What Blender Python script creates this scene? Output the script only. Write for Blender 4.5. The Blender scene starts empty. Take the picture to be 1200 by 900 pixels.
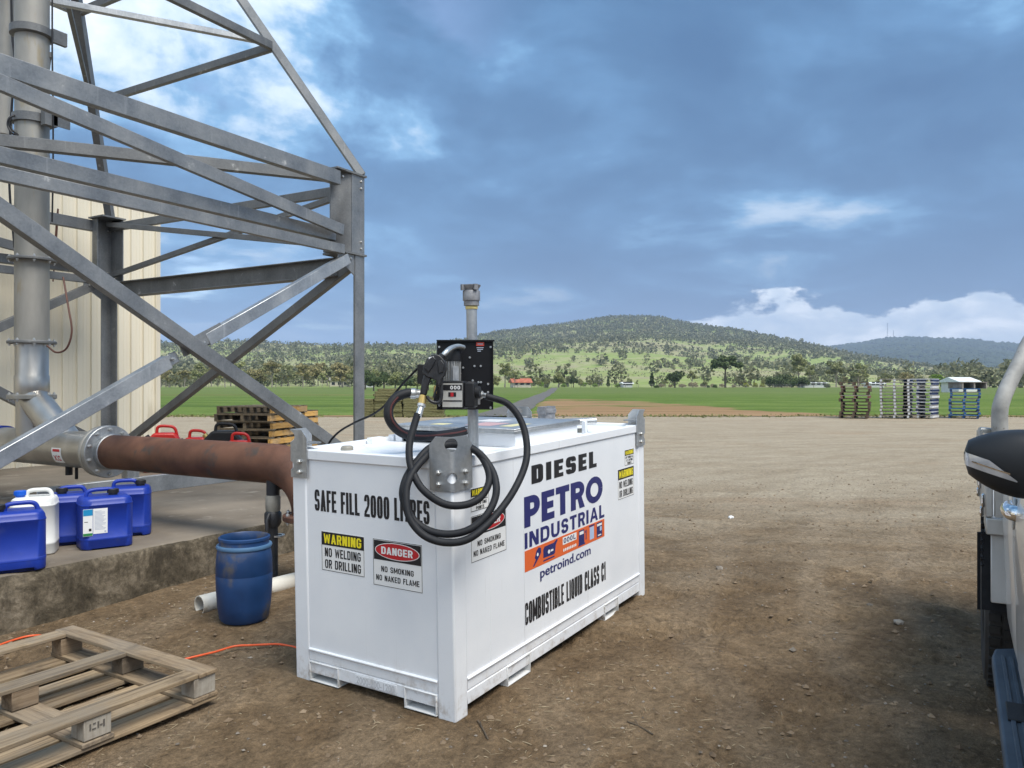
import bpy, bmesh, math, random
import numpy as np
from mathutils import Vector, Matrix
random.seed(7)
rng = np.random.default_rng(11)
R = math.radians
HAZE = 1.05 / 6500.0
scene = bpy.context.scene
COL = scene.collection

# ------------------------------------------------------------------ camera
# World axes follow the tower, slab and shed (X away to the right, Y away to the left); Z up.
CAM_H = 1.5
YAW = 0.527
CY, SY = math.cos(YAW), math.sin(YAW)
FOC = 900.0 / 1200.0
cam_data = bpy.data.cameras.new("camera")
cam_data.sensor_width = 36.0
cam_data.lens = 36.0 * FOC
cam_data.clip_start = 0.05
cam_data.clip_end = 60000.0
cam = bpy.data.objects.new("camera", cam_data)
COL.objects.link(cam)
cam.location = (0, 0, CAM_H)
cam.rotation_euler = (R(90) + 1.0 / 900.0, 0, YAW - R(90))
scene.camera = cam

def ray_point(x, y, Z):
    """point at depth Z seen in direction x, y of the 1200 x 900 photograph"""
    X = (x - 600.0) / 900.0 * Z
    return Vector((CY * Z + SY * X, SY * Z - CY * X, CAM_H + (451.0 - y) / 900.0 * Z))

def ground_point(X, Z):
    """ground position from distance ahead Z and sideways X"""
    return (CY * Z + SY * X, SY * Z - CY * X)

# ------------------------------------------------------------------ light
SUN_EL, SUN_DIR = R(60), Vector((-0.26, -0.97, 0)).normalized()
scene.render.engine = 'CYCLES'
scene.cycles.use_denoising = True
scene.cycles.max_bounces = 6
scene.cycles.diffuse_bounces = 3
scene.cycles.glossy_bounces = 3
scene.cycles.transparent_max_bounces = 8
scene.cycles.volume_bounces = 0
scene.view_settings.view_transform = 'Standard'
scene.view_settings.look = 'None'
scene.view_settings.gamma = 1.0
scene.view_settings.exposure = 1.27
sd = bpy.data.lights.new("sun", 'SUN')
sd.energy = 2.0
sd.angle = R(34)
sd.color = (1.0, 0.945, 0.86)
sun = bpy.data.objects.new("sun", sd)
COL.objects.link(sun)
to_sun = Vector((SUN_DIR.x * math.cos(SUN_EL), SUN_DIR.y * math.cos(SUN_EL), math.sin(SUN_EL)))
sun.rotation_euler = (-to_sun).to_track_quat('-Z', 'Y').to_euler()
sun.location = (0, 0, 60)

class NT:
    """small helper to write node trees"""
    def __init__(s, tree):
        s.t = tree; s.n = tree.nodes; s.l = tree.links
    def node(s, kind, **kw):
        n = s.n.new(kind)
        for k, v in kw.items():
            setattr(n, k, v)
        return n
    def put(s, sock, v):
        if isinstance(v, bpy.types.NodeSocket): s.l.new(v, sock)
        elif isinstance(v, bpy.types.Node): s.l.new(v.outputs[0], sock)
        elif isinstance(v, (tuple, list)) and sock.type == 'RGBA' and len(v) == 3: sock.default_value = (*v, 1)
        else: sock.default_value = v
    def math(s, op, a, b=0.0, c=0.0, clamp=False):
        n = s.node('ShaderNodeMath', operation=op); n.use_clamp = clamp
        s.put(n.inputs[0], a); s.put(n.inputs[1], b)
        if op in ('MULTIPLY_ADD', 'WRAP', 'COMPARE'): s.put(n.inputs[2], c)
        return n.outputs[0]
    def vmath(s, op, a, b=(0, 0, 0)):
        n = s.node('ShaderNodeVectorMath', operation=op)
        s.put(n.inputs[0], a)
        if op == 'SCALE': s.put(n.inputs['Scale'], b)
        else: s.put(n.inputs[1], b)
        return n.outputs['Value'] if op in ('DOT_PRODUCT', 'LENGTH', 'DISTANCE') else n.outputs[0]
    def noise(s, vec, scale, detail=5, rough=0.55, dist=0.0):
        n = s.node('ShaderNodeTexNoise')
        s.put(n.inputs['Vector'], vec); n.inputs['Scale'].default_value = scale
        n.inputs['Detail'].default_value = detail; n.inputs['Roughness'].default_value = rough
        n.inputs['Distortion'].default_value = dist
        return n.outputs[0]
    def ramp(s, fac, stops, interp='LINEAR'):
        n = s.node('ShaderNodeValToRGB'); cr = n.color_ramp; cr.interpolation = interp
        while len(cr.elements) > 1: cr.elements.remove(cr.elements[-1])
        for i, (p, c) in enumerate(stops):
            e = cr.elements[0] if i == 0 else cr.elements.new(p)
            e.position = p
            e.color = (c, c, c, 1) if isinstance(c, (int, float)) else (*c, 1)
        s.put(n.inputs[0], fac)
        return n.outputs[0]
    def mix(s, fac, a, b, mode='MIX'):
        n = s.node('ShaderNodeMix', data_type='RGBA', blend_type=mode)
        s.put(n.inputs[0], fac); s.put(n.inputs[6], a); s.put(n.inputs[7], b)
        return n.outputs[2]
    def smooth(s, v, a, b):
        n = s.node('ShaderNodeMapRange', interpolation_type='SMOOTHSTEP')
        s.put(n.inputs[0], v); n.inputs[1].default_value = a; n.inputs[2].default_value = b
        return n.outputs[0]

# sky: Nishita blue behind broken storm cloud
world = bpy.data.worlds.new("World"); scene.world = world
world.use_nodes = True
wt = world.node_tree; wt.nodes.clear(); W = NT(wt)
sky = W.node('ShaderNodeTexSky', sky_type='NISHITA')
sky.sun_disc = False
sky.sun_elevation = SUN_EL
sky.sun_rotation = math.atan2(to_sun.x, to_sun.y)
sky.altitude = 400
sky.air_density = 1.0; sky.dust_density = 0.8; sky.ozone_density = 1.5
tc = W.node('ShaderNodeTexCoord')
d = tc.outputs['Generated']
sep = W.node('ShaderNodeSeparateXYZ'); W.put(sep.inputs[0], d)
dz = sep.outputs[2]
den = W.math('ADD', W.math('MAXIMUM', dz, 0.0), 0.16)
plane = W.vmath('SCALE', d, W.math('DIVIDE', 1.0, den))
pm = W.node('ShaderNodeMapping'); W.put(pm.inputs[0], plane)
pm.inputs['Location'].default_value = (3.1, 1.7, 0)
pm.inputs['Scale'].default_value = (1, 1, 0.35)
pv = pm.outputs[0]
n_big = W.noise(pv, 0.55, 3, 0.5, 0.2)
n_mid = W.noise(pv, 1.5, 7, 0.56, 0.25)
n_fin = W.noise(d, 6.5, 8, 0.60, 0.25)
def direction(x, y):
    v = ray_point(x, y, 1.0) - Vector((0, 0, CAM_H)); v.normalize(); return tuple(v)
thin = W.smooth(W.vmath('DOT_PRODUCT', d, direction(-150, -120)), 0.72, 0.99)       # where the storm cloud breaks up
thick = W.smooth(W.vmath('DOT_PRODUCT', d, direction(1150, 60)), 0.70, 0.97)
storm = W.smooth(W.vmath('DOT_PRODUCT', d, direction(680, 250)), -0.05, 0.66)      # the dark cell stands ahead
t1 = W.math('MULTIPLY_ADD', W.math('SUBTRACT', n_mid, 0.17), 1.22, W.math('MULTIPLY', n_big, 0.35))
puff = W.math('MULTIPLY_ADD', thin, 0.50, 0.22)
t2 = W.math('ADD', W.math('MULTIPLY', W.math('SUBTRACT', n_fin, 0.5), puff), W.math('ADD', t1, 0.26))
t3 = W.math('ADD', t2, W.math('MULTIPLY', thin, 0.15))
t4 = W.math('SUBTRACT', t3, W.math('MULTIPLY', thick, 0.06))
t4 = W.math('MULTIPLY_ADD', W.math('SUBTRACT', 1.0, storm), 0.27, t4)  # cloud outside the view brightened to raise the fill light
cloud = W.ramp(W.math('SUBTRACT', t4, 0.325), [(0.30, (0.027, 0.076, 0.162)), (0.43, (0.038, 0.097, 0.192)), (0.54, (0.058, 0.136, 0.253)),
                    (0.63, (0.120, 0.242, 0.389)), (0.72, (0.36, 0.44, 0.525)), (0.85, (0.54, 0.57, 0.60))])
# rain veil: paler and bluer towards the horizon
veil = W.math('MULTIPLY', W.math('SUBTRACT', 1.0, W.smooth(dz, 0.02, 0.36)), 0.72)
veil_col = W.mix(W.smooth(W.vmath('DOT_PRODUCT', d, direction(180, 400)), 0.86, 1.0), (0.035, 0.093, 0.188), (0.084, 0.194, 0.343))
cloud = W.mix(veil, cloud, veil_col)
gap = W.math('MULTIPLY', W.smooth(t3, 1.0, 0.90), W.math('MULTIPLY', W.smooth(W.noise(pv, 1.1, 5, 0.55, 0.3), 0.50, 0.60), W.smooth(thin, 0.15, 0.75)))
bg_cloud = W.node('ShaderNodeBackground'); bg_cloud.inputs[1].default_value = 1.0
# far sunlit cumulus standing on the horizon
hv = W.node('ShaderNodeMapping'); W.put(hv.inputs[0], d); hv.inputs['Scale'].default_value = (1, 1, 2.0)
cn = W.noise(hv.outputs[0], 7.0, 8, 0.58, 0.1)
cn2 = W.noise(hv.outputs[0], 15.0, 6, 0.55, 0.2)
side = W.smooth(W.vmath('DOT_PRODUCT', d, direction(1350, 451)), 0.80, 0.93)
top_el = W.math('MULTIPLY_ADD', W.math('SUBTRACT', cn, 0.5), 0.14, W.math('MULTIPLY', side, 0.098))
bank = W.math('MULTIPLY', W.smooth(W.math('SUBTRACT', top_el, dz), 0.0, 0.008), W.smooth(side, 0.05, 0.3))
bank_col = W.ramp(cn2, [(0.3, (0.30, 0.375, 0.47)), (0.48, (0.47, 0.52, 0.57)), (0.62, (0.70, 0.715, 0.73))])
cloud = W.mix(bank, cloud, bank_col)
W.put(bg_cloud.inputs[0], cloud)
bg_sky = W.node('ShaderNodeBackground'); bg_sky.inputs[1].default_value = 0.1
W.put(bg_sky.inputs[0], sky.outputs[0])
mx = W.node('ShaderNodeMixShader'); W.put(mx.inputs[0], gap)
W.put(mx.inputs[1], bg_cloud.outputs[0]); W.put(mx.inputs[2], bg_sky.outputs[0])
out = W.node('ShaderNodeOutputWorld'); W.put(out.inputs[0], mx.outputs[0])

# ------------------------------------------------------------------ helpers
def tag(o, label=None, cat=None, group=None, kind=None):
    if label: o['label'] = label
    if cat: o['category'] = cat
    if group: o['group'] = group
    if kind: o['kind'] = kind
    return o

def empty(name, loc=(0, 0, 0), rz=0.0, label=None, cat=None, group=None):
    o = bpy.data.objects.new(name, None); COL.objects.link(o)
    o.empty_display_size = 0.2
    o.location = loc; o.rotation_euler = (0, 0, rz)
    return tag(o, label, cat, group)

class MB:
    """collects shapes; build() links them as ONE mesh object"""
    def __init__(s, xf=None):
        s.v = []; s.f = []; s.xf = xf
    def add(s, vs, fs, M=None):
        b = len(s.v)
        for p in vs:
            p = Vector(p)
            if M is not None: p = M @ p
            if s.xf is not None: p = s.xf @ p
            s.v.append(p)
        s.f.extend(tuple(b + i for i in f) for f in fs)
        return s
    def box(s, x0, x1, y0, y1, z0, z1, M=None):
        vs = [(x0, y0, z0), (x1, y0, z0), (x1, y1, z0), (x0, y1, z0), (x0, y0, z1), (x1, y0, z1), (x1, y1, z1), (x0, y1, z1)]
        return s.add(vs, [(0, 3, 2, 1), (4, 5, 6, 7), (0, 1, 5, 4), (1, 2, 6, 5), (2, 3, 7, 6), (3, 0, 4, 7)], M)
    def prism(s, poly, a, b, axis='z', M=None):
        """polygon (list of 2-D points) pushed from a to b along axis"""
        def P(u, v, w):
            return {'z': (u, v, w), 'y': (u, w, v), 'x': (w, u, v)}[axis]
        n = len(poly)
        area = sum(poly[i][0] * poly[(i + 1) % n][1] - poly[(i + 1) % n][0] * poly[i][1] for i in range(n))
        if (area > 0) == (axis == 'y'): poly = poly[::-1]
        vs = [P(u, v, a) for u, v in poly] + [P(u, v, b) for u, v in poly]
        fs = [tuple(range(n))[::-1], tuple(range(n, 2 * n))] + [(i, (i + 1) % n, n + (i + 1) % n, n + i) for i in range(n)]
        return s.add(vs, fs, M)
    def bar(s, p0, p1, w, h, up=(0, 0, 1), section=None):
        """straight member from p0 to p1; w across, h along up"""
        p0, p1 = Vector(p0), Vector(p1)
        ax = (p1 - p0).normalized(); upv = Vector(up)
        sd_ = ax.cross(upv).normalized(); u = sd_.cross(ax).normalized()
        poly = section or [(-w / 2, -h / 2), (w / 2, -h / 2), (w / 2, h / 2), (-w / 2, h / 2)]
        n = len(poly)
        vs = [p0 + sd_ * a + u * b for a, b in poly] + [p1 + sd_ * a + u * b for a, b in poly]
        fs = [tuple(range(n)), tuple(range(n, 2 * n))[::-1]] + [((i + 1) % n, i, n + i, n + (i + 1) % n) for i in range(n)]
        return s.add(vs, fs)
    def tube(s, pts, r, n=12, caps=True, radii=None):
        pts = [Vector(p) for p in pts]
        m = len(pts); vs = []; fs = []
        prev = None
        for i, p in enumerate(pts):
            t = (pts[min(i + 1, m - 1)] - pts[max(i - 1, 0)]).normalized()
            if prev is None:
                a = Vector((0, 0, 1)) if abs(t.z) < 0.9 else Vector((1, 0, 0))
                u = (a - t * a.dot(t)).normalized()
            else:
                u = (prev - t * prev.dot(t)).normalized()
            prev = u; w = t.cross(u)
            rr = radii[i] if radii else r
            for k in range(n):
                a = 2 * math.pi * k / n
                vs.append(p + (u * math.cos(a) + w * math.sin(a)) * rr)
        for i in range(m - 1):
            for k in range(n):
                k2 = (k + 1) % n
                fs.append((i * n + k, i * n + k2, (i + 1) * n + k2, (i + 1) * n + k))
        if caps:
            fs.append(tuple(range(n))[::-1]); fs.append(tuple(range((m - 1) * n, m * n)))
        return s.add(vs, fs)
    def lathe(s, prof, n=24, M=None, cap=True):
        """profile of (radius, z) turned round z"""
        vs = []; fs = []; m = len(prof)
        for r_, z in prof:
            for k in range(n):
                a = 2 * math.pi * k / n
                vs.append((r_ * math.cos(a), r_ * math.sin(a), z))
        for i in range(m - 1):
            for k in range(n):
                k2 = (k + 1) % n
                fs.append((i * n + k, i * n + k2, (i + 1) * n + k2, (i + 1) * n + k))
        if cap:
            if prof[0][0] > 1e-6: fs.append(tuple(range(n))[::-1])
            if prof[-1][0] > 1e-6: fs.append(tuple(range((m - 1) * n, m * n)))
        return s.add(vs, fs, M)
    def build(s, name, mat, parent=None, smooth=None, bevel=0.0, seg=2):
        me = bpy.data.meshes.new(name)
        me.from_pydata([tuple(p) for p in s.v], [], s.f)
        me.update()
        return link_mesh(name, me, mat, parent, smooth, bevel, seg)

def link_mesh(name, me, mat, parent=None, smooth=None, bevel=0.0, seg=2):
    if mat is not None and len(me.materials) == 0: me.materials.append(mat)
    if smooth is not None:
        me.shade_smooth()
        me.set_sharp_from_angle(angle=R(smooth))
    o = bpy.data.objects.new(name, me); COL.objects.link(o)
    if parent is not None: o.parent = parent
    if bevel:
        b = o.modifiers.new("bevel", 'BEVEL'); b.width = bevel; b.segments = seg
        b.limit_method = 'ANGLE'; b.angle_limit = R(35)
        me.shade_smooth(); me.set_sharp_from_angle(angle=R(45))
    return o

def mesh_np(name, V, F, mat, parent=None, smooth=False):
    """fast mesh from numpy arrays; F is an (n, k) array"""
    me = bpy.data.meshes.new(name)
    n, k = F.shape
    me.vertices.add(len(V)); me.vertices.foreach_set("co", np.asarray(V, np.float32).ravel())
    me.loops.add(n * k); me.loops.foreach_set("vertex_index", F.astype(np.int32).ravel())
    me.polygons.add(n); me.polygons.foreach_set("loop_start", np.arange(0, n * k, k, dtype=np.int32))
    me.update(calc_edges=True)
    if smooth: me.shade_smooth()
    else: me.shade_flat()
    if mat is not None: me.materials.append(mat)
    o = bpy.data.objects.new(name, me); COL.objects.link(o)
    if parent is not None: o.parent = parent
    return o

def copy_tree(o, parent=None):
    c = o.copy(); COL.objects.link(c); c.parent = parent
    for ch in list(o.children): copy_tree(ch, c)
    return c

def spline(pts, n=8):
    """Catmull-Rom through points"""
    P = [Vector(p) for p in pts]; P = [P[0] * 2 - P[1]] + P + [P[-1] * 2 - P[-2]]
    out_ = []
    for i in range(1, len(P) - 2):
        for k in range(n):
            t = k / n
            a, b, c_, d_ = P[i - 1], P[i], P[i + 1], P[i + 2]
            out_.append(0.5 * ((2 * b) + (c_ - a) * t + (2 * a - 5 * b + 4 * c_ - d_) * t * t + (3 * b - a - 3 * c_ + d_) * t ** 3))
    out_.append(P[-2])
    return out_

def cut(o, cutters):
    """drill shapes out of a mesh object (the cutters are removed again)"""
    bpy.context.view_layer.update(); tmp = []
    for mb in cutters:
        c = mb.build("cutter", None); c.matrix_world = o.matrix_world if o.parent is None else o.parent.matrix_world @ o.matrix_local
        m = o.modifiers.new("cut", 'BOOLEAN'); m.object = c; m.operation = 'DIFFERENCE'; m.solver = 'EXACT'
        tmp.append(c)
    bpy.context.view_layer.update()
    ev = o.evaluated_get(bpy.context.evaluated_depsgraph_get())
    me = bpy.data.meshes.new_from_object(ev)
    o.modifiers.clear(); o.data = me
    for c in tmp: bpy.data.objects.remove(c, do_unlink=True)
    return o

# ------------------------------------------------------------------ numpy noise
def vnoise(x, y, seed=0):
    xi = np.floor(x).astype(np.int64); yi = np.floor(y).astype(np.int64)
    fx = x - xi; fy = y - yi
    fx = fx * fx * (3 - 2 * fx); fy = fy * fy * (3 - 2 * fy)
    def h(a, b):
        n = (a * 374761393 + b * 668265263 + seed * 974711) & 0x7fffffff
        n = ((n ^ (n >> 13)) * 1274126177) & 0x7fffffff
        return ((n ^ (n >> 16)) & 0xffff) / 65535.0
    return (h(xi, yi) * (1 - fx) + h(xi + 1, yi) * fx) * (1 - fy) + (h(xi, yi + 1) * (1 - fx) + h(xi + 1, yi + 1) * fx) * fy - 0.5
def fbm(x, y, octv=4, seed=0, gain=0.5):
    v = 0; a = 1.0
    for k in range(octv):
        v = v + a * vnoise(x * 2 ** k, y * 2 ** k, seed + k * 17); a *= gain
    return v
def sst(v, a, b):
    t = np.clip((v - a) / (b - a), 0, 1); return t * t * (3 - 2 * t)

# ------------------------------------------------------------------ materials
def mat(name, c1, c2=None, scale=4.0, rough=0.6, metal=0.0, bump=0.0, bscale=60.0, stretch=(1, 1, 1), lo=0.35, hi=0.65,
        spots=None, spot_scale=9.0, spot_lo=0.6, spot_hi=0.7, coords='Object', rough2=None, detail=6, spec=None, coat=0.0):
    m = bpy.data.materials.new(name); m.use_nodes = True
    N = NT(m.node_tree); b = N.n['Principled BSDF']
    tcn = N.node('ShaderNodeTexCoord'); mp = N.node('ShaderNodeMapping')
    N.put(mp.inputs[0], tcn.outputs[coords]); mp.inputs['Scale'].default_value = stretch
    v = mp.outputs[0]
    n1 = N.noise(v, scale, detail)
    col = N.ramp(n1, [(lo, c1), (hi, c2 or c1)])
    if spots:
        f = N.smooth(N.noise(v, spot_scale, 6, 0.6), spot_lo, spot_hi)
        col = N.mix(f, col, spots)
    N.put(b.inputs['Base Color'], col)
    if rough2 is not None: N.put(b.inputs['Roughness'], N.ramp(n1, [(0.3, rough), (0.7, rough2)]))
    else: b.inputs['Roughness'].default_value = rough
    b.inputs['Metallic'].default_value = metal
    if spec is not None: b.inputs['Specular IOR Level'].default_value = spec
    if coat: b.inputs['Coat Weight'].default_value = coat
    if bump:
        bp = N.node('ShaderNodeBump'); bp.inputs['Strength'].default_value = 1.0; bp.inputs['Distance'].default_value = bump
        N.put(bp.inputs['Height'], N.noise(v, bscale, 5, 0.6))
        N.put(b.inputs['Normal'], bp.outputs[0])
    return m

def galv_mat(name, base=0.40, metal=0.75, rough=0.42):
    """hot-dip galvanised steel: fine spangle, dull streaks, white bloom"""
    m = bpy.data.materials.new(name); m.use_nodes = True
    N = NT(m.node_tree); b = N.n['Principled BSDF']
    tcn = N.node('ShaderNodeTexCoord'); o = tcn.outputs['Object']
    vor = N.node('ShaderNodeTexVoronoi'); N.put(vor.inputs[0], o); vor.inputs['Scale'].default_value = 70
    sp = N.node('ShaderNodeSeparateColor'); N.put(sp.inputs[0], vor.outputs['Color'])
    cl = N.noise(o, 3.0, 6, 0.6)
    val = N.math('MULTIPLY_ADD', sp.outputs[0], 0.10, N.math('MULTIPLY', cl, 0.9))
    col = N.ramp(val, [(0.3, (base * 0.66, base * 0.69, base * 0.72)), (0.5, (base * .95, base * .98, base)), (0.72, (base * 1.25, base * 1.27, base * 1.27))])
    mp = N.node('ShaderNodeMapping'); N.put(mp.inputs[0], o); mp.inputs['Scale'].default_value = (22, 22, 1.4)
    run = N.smooth(N.noise(mp.outputs[0], 1.0, 5, 0.65), 0.56, 0.74)
    col = N.mix(N.math('MULTIPLY', run, 0.45), col, (base * 1.5, base * 1.5, base * 1.47))
    bloom = N.smooth(N.noise(o, 6.0, 5, 0.65), 0.64, 0.74)
    col = N.mix(N.math('MULTIPLY', bloom, 0.55), col, (0.62, 0.62, 0.60))
    N.put(b.inputs['Base Color'], col)
    N.put(b.inputs['Metallic'], N.math('MULTIPLY', N.math('SUBTRACT', 1.0, N.math('MULTIPLY', bloom, 0.7)), metal))
    N.put(b.inputs['Roughness'], N.ramp(cl, [(0.3, rough), (0.7, rough + 0.18)]))
    bp = N.node('ShaderNodeBump'); bp.inputs['Distance'].default_value = 0.0008
    N.put(bp.inputs['Height'], N.noise(o, 140, 3)); N.put(b.inputs['Normal'], bp.outputs[0])
    return m

def wood_mat(name, c1, c2, dark, axis=0):
    m = bpy.data.materials.new(name); m.use_nodes = True
    N = NT(m.node_tree); b = N.n['Principled BSDF']
    tcn = N.node('ShaderNodeTexCoord'); oi = N.node('ShaderNodeObjectInfo')
    v = N.vmath('ADD', tcn.outputs['Object'], N.vmath('SCALE', (17.0, 9.0, 5.0), oi.outputs['Random']))
    mp = N.node('ShaderNodeMapping'); N.put(mp.inputs[0], v)
    s_ = [14, 14, 14]; s_[axis] = 0.8; mp.inputs['Scale'].default_value = s_
    g = N.noise(mp.outputs[0], 3.2, 8, 0.65, 0.6)
    col = N.ramp(g, [(0.28, dark), (0.42, c1), (0.6, c2), (0.75, c1)])
    st = N.smooth(N.noise(v, 5.0, 6, 0.6), 0.52, 0.72)
    col = N.mix(N.math('MULTIPLY', st, 0.75), col, dark)
    gy_ = N.smooth(N.noise(v, 2.2, 5, 0.6), 0.45, 0.65)
    col = N.mix(N.math('MULTIPLY', gy_, 0.35), col, (c1[1] * 1.15, c1[1] * 1.12, c1[1] * 1.02))
    hs = N.node('ShaderNodeHueSaturation'); N.put(hs.inputs['Color'], col)
    N.put(hs.inputs['Value'], N.math('MULTIPLY_ADD', oi.outputs['Random'], 0.60, 0.68))
    N.put(b.inputs['Base Color'], hs.outputs[0]); b.inputs['Roughness'].default_value = 0.85
    bp = N.node('ShaderNodeBump'); bp.inputs['Distance'].default_value = 0.003
    N.put(bp.inputs['Height'], g); N.put(b.inputs['Normal'], bp.outputs[0])
    return m

def leaf_mat(name, c1, c2, rough=0.7, trans=0.25):
    m = bpy.data.materials.new(name); m.use_nodes = True
    N = NT(m.node_tree); b = N.n['Principled BSDF']
    geo = N.node('ShaderNodeNewGeometry'); oi = N.node('ShaderNodeObjectInfo')
    col = N.ramp(geo.outputs['Random Per Island'], [(0.0, c1), (1.0, c2)])
    hs = N.node('ShaderNodeHueSaturation'); N.put(hs.inputs['Color'], col)
    N.put(hs.inputs['Value'], N.math('MULTIPLY_ADD', oi.outputs['Random'], 0.4, 0.8))
    N.put(b.inputs['Base Color'], hs.outputs[0])
    b.inputs['Roughness'].default_value = rough
    b.inputs['Specular IOR Level'].default_value = 0.2
    if trans:
        tr = N.node('ShaderNodeBsdfTranslucent'); N.put(tr.inputs[0], hs.outputs[0])
        ms = N.node('ShaderNodeMixShader'); ms.inputs[0].default_value = trans
        N.put(ms.inputs[1], b.outputs[0]); N.put(ms.inputs[2], tr.outputs[0])
        N.put(N.n['Material Output'].inputs[0], ms.outputs[0])
    return m
# ------------------------------------------------------------------ ground
def rise(x, y):
    return 0.062 * sst(x, 2.6, 5.2) * (1 - sst(x, 8, 26))
def relief(x, y):
    dd = np.hypot(x - 3.5, y - 1.2)
    f1 = 1 - sst(dd, 9, 30); f2 = 1 - sst(dd, 4.0, 9.0); f3 = 1 - sst(dd, 3.0, 5.5)
    h = 0.030 * fbm(x * 0.55, y * 0.55, 3, 3) * f1
    h = h + 0.016 * fbm(x * 2.3, y * 2.3, 3, 5) * f2
    cl = np.maximum(fbm(x * 7.5, y * 7.5, 3, 9), 0.0)
    h = h + 0.020 * cl * f3
    # wheel ruts with tread marks, running across the yard
    for (ax, ay, nx, ny, wdt, dep) in ((5.2, 0.6, 0.62, -0.78, 0.15, .024), (6.9, 0.2, 0.75, -0.66, 0.16, .022), (4.15, 0.35, 0.9, -0.43, 0.14, .018)):
        q = (x - ax) * ny - (y - ay) * nx
        q = q + 0.10 * np.sin(((x - ax) * nx + (y - ay) * ny) * 0.9)
        s_ = (x - ax) * nx + (y - ay) * ny
        h = h - dep * np.exp(-(q / wdt) ** 2) * (1 + 0.55 * np.sign(np.sin(s_ * 42 + 8 * np.abs(q) / wdt))) * f2
    return h
def ground_z(x, y):
    a, b = np.array([float(x)]), np.array([float(y)])
    return float((rise(a, b) + relief(a, b))[0])

# yard dirt: brown worked soil by the tank, pale gravel beyond
def soil_mat():
    m = bpy.data.materials.new("yard_dirt"); m.use_nodes = True
    N = NT(m.node_tree); b = N.n['Principled BSDF']
    tcn = N.node('ShaderNodeTexCoord'); o = tcn.outputs['Object']
    sp = N.node('ShaderNodeSeparateXYZ'); N.put(sp.inputs[0], o)
    fwd = N.math('MULTIPLY_ADD', sp.outputs[0], CY, N.math('MULTIPLY', sp.outputs[1], SY))
    rgt = N.math('MULTIPLY_ADD', sp.outputs[0], SY, N.math('MULTIPLY', sp.outputs[1], -CY))
    cmb = N.node('ShaderNodeCombineXYZ'); N.put(cmb.inputs[0], rgt); N.put(cmb.inputs[1], N.math('MULTIPLY', fwd, 2.6))
    tracks = N.noise(cmb.outputs[0], 0.55, 8, 0.62, 0.8)
    cmb2 = N.node('ShaderNodeCombineXYZ'); N.put(cmb2.inputs[0], N.math('MULTIPLY', rgt, 0.22)); N.put(cmb2.inputs[1], N.math('MULTIPLY', fwd, 1.5))
    streak = N.noise(cmb2.outputs[0], 0.9, 9, 0.66, 0.5)
    big = N.noise(o, 0.35, 6, 0.6)
    mid = N.noise(o, 1.9, 8, 0.62, 0.4)
    fine = N.noise(o, 34, 6, 0.7)
    grit = N.noise(o, 160, 3, 0.7)
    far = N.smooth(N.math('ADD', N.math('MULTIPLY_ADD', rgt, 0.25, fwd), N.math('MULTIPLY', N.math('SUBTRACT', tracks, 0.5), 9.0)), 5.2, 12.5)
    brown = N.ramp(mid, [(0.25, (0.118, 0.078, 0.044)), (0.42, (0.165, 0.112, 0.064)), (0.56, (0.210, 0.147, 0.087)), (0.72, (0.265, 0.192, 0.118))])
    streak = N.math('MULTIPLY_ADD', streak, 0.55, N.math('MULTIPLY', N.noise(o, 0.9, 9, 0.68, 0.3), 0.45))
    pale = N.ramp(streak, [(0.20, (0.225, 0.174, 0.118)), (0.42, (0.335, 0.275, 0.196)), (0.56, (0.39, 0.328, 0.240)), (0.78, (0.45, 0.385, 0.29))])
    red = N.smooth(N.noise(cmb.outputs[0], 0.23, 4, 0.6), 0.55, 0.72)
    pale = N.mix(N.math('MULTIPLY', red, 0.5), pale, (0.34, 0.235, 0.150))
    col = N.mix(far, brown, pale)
    arc = N.node('ShaderNodeTexWave', wave_type='RINGS', rings_direction='SPHERICAL'); am = N.node('ShaderNodeMapping'); N.put(am.inputs[0], o); am.inputs['Location'].default_value = (-9.0, 14.0, 0)
    N.put(arc.inputs[0], am.outputs[0]); arc.inputs['Scale'].default_value = 0.42; arc.inputs['Distortion'].default_value = 9.0; arc.inputs['Detail'].default_value = 5; arc.inputs['Detail Scale'].default_value = 0.6
    col = N.mix(N.math('MULTIPLY', N.smooth(arc.outputs['Fac'], 0.62, 0.95), 0.12), col, (0.40, 0.33, 0.245))
    col = N.mix(N.math('MULTIPLY', N.smooth(arc.outputs['Fac'], 0.30, 0.05), 0.12), col, (0.17, 0.125, 0.08))
    damp = N.smooth(big, 0.56, 0.70)
    col = N.mix(N.math('MULTIPLY', damp, 0.15), col, (0.135, 0.092, 0.055))
    clump = N.noise(o, 9.5, 7, 0.66, 0.9)
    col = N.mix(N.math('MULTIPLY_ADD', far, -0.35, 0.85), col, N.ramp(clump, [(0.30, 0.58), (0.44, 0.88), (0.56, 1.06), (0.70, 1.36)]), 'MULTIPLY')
    col = N.mix(0.75, col, N.ramp(fine, [(0.28, 0.42), (0.5, 1.0), (0.72, 1.45)]), 'MULTIPLY')
    col = N.mix(0.5, col, N.ramp(grit, [(0.32, 0.45), (0.5, 1.0), (0.68, 1.6)]), 'MULTIPLY')
    N.put(b.inputs['Base Color'], col); b.inputs['Roughness'].default_value = 0.95
    b.inputs['Specular IOR Level'].default_value = 0.15
    hsum = N.math('MULTIPLY_ADD', clump, 1.1, N.math('MULTIPLY_ADD', fine, 0.9, N.math('MULTIPLY_ADD', grit, 0.25, N.math('MULTIPLY', mid, 2.0))))
    bp = N.node('ShaderNodeBump'); bp.inputs['Distance'].default_value = 0.022; bp.inputs['Strength'].default_value = 0.9
    bp.inputs['Distance'].default_value = 0.034; N.put(bp.inputs['Height'], hsum); N.put(b.inputs['Normal'], bp.outputs[0])
    return m
SOIL = soil_mat()
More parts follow.
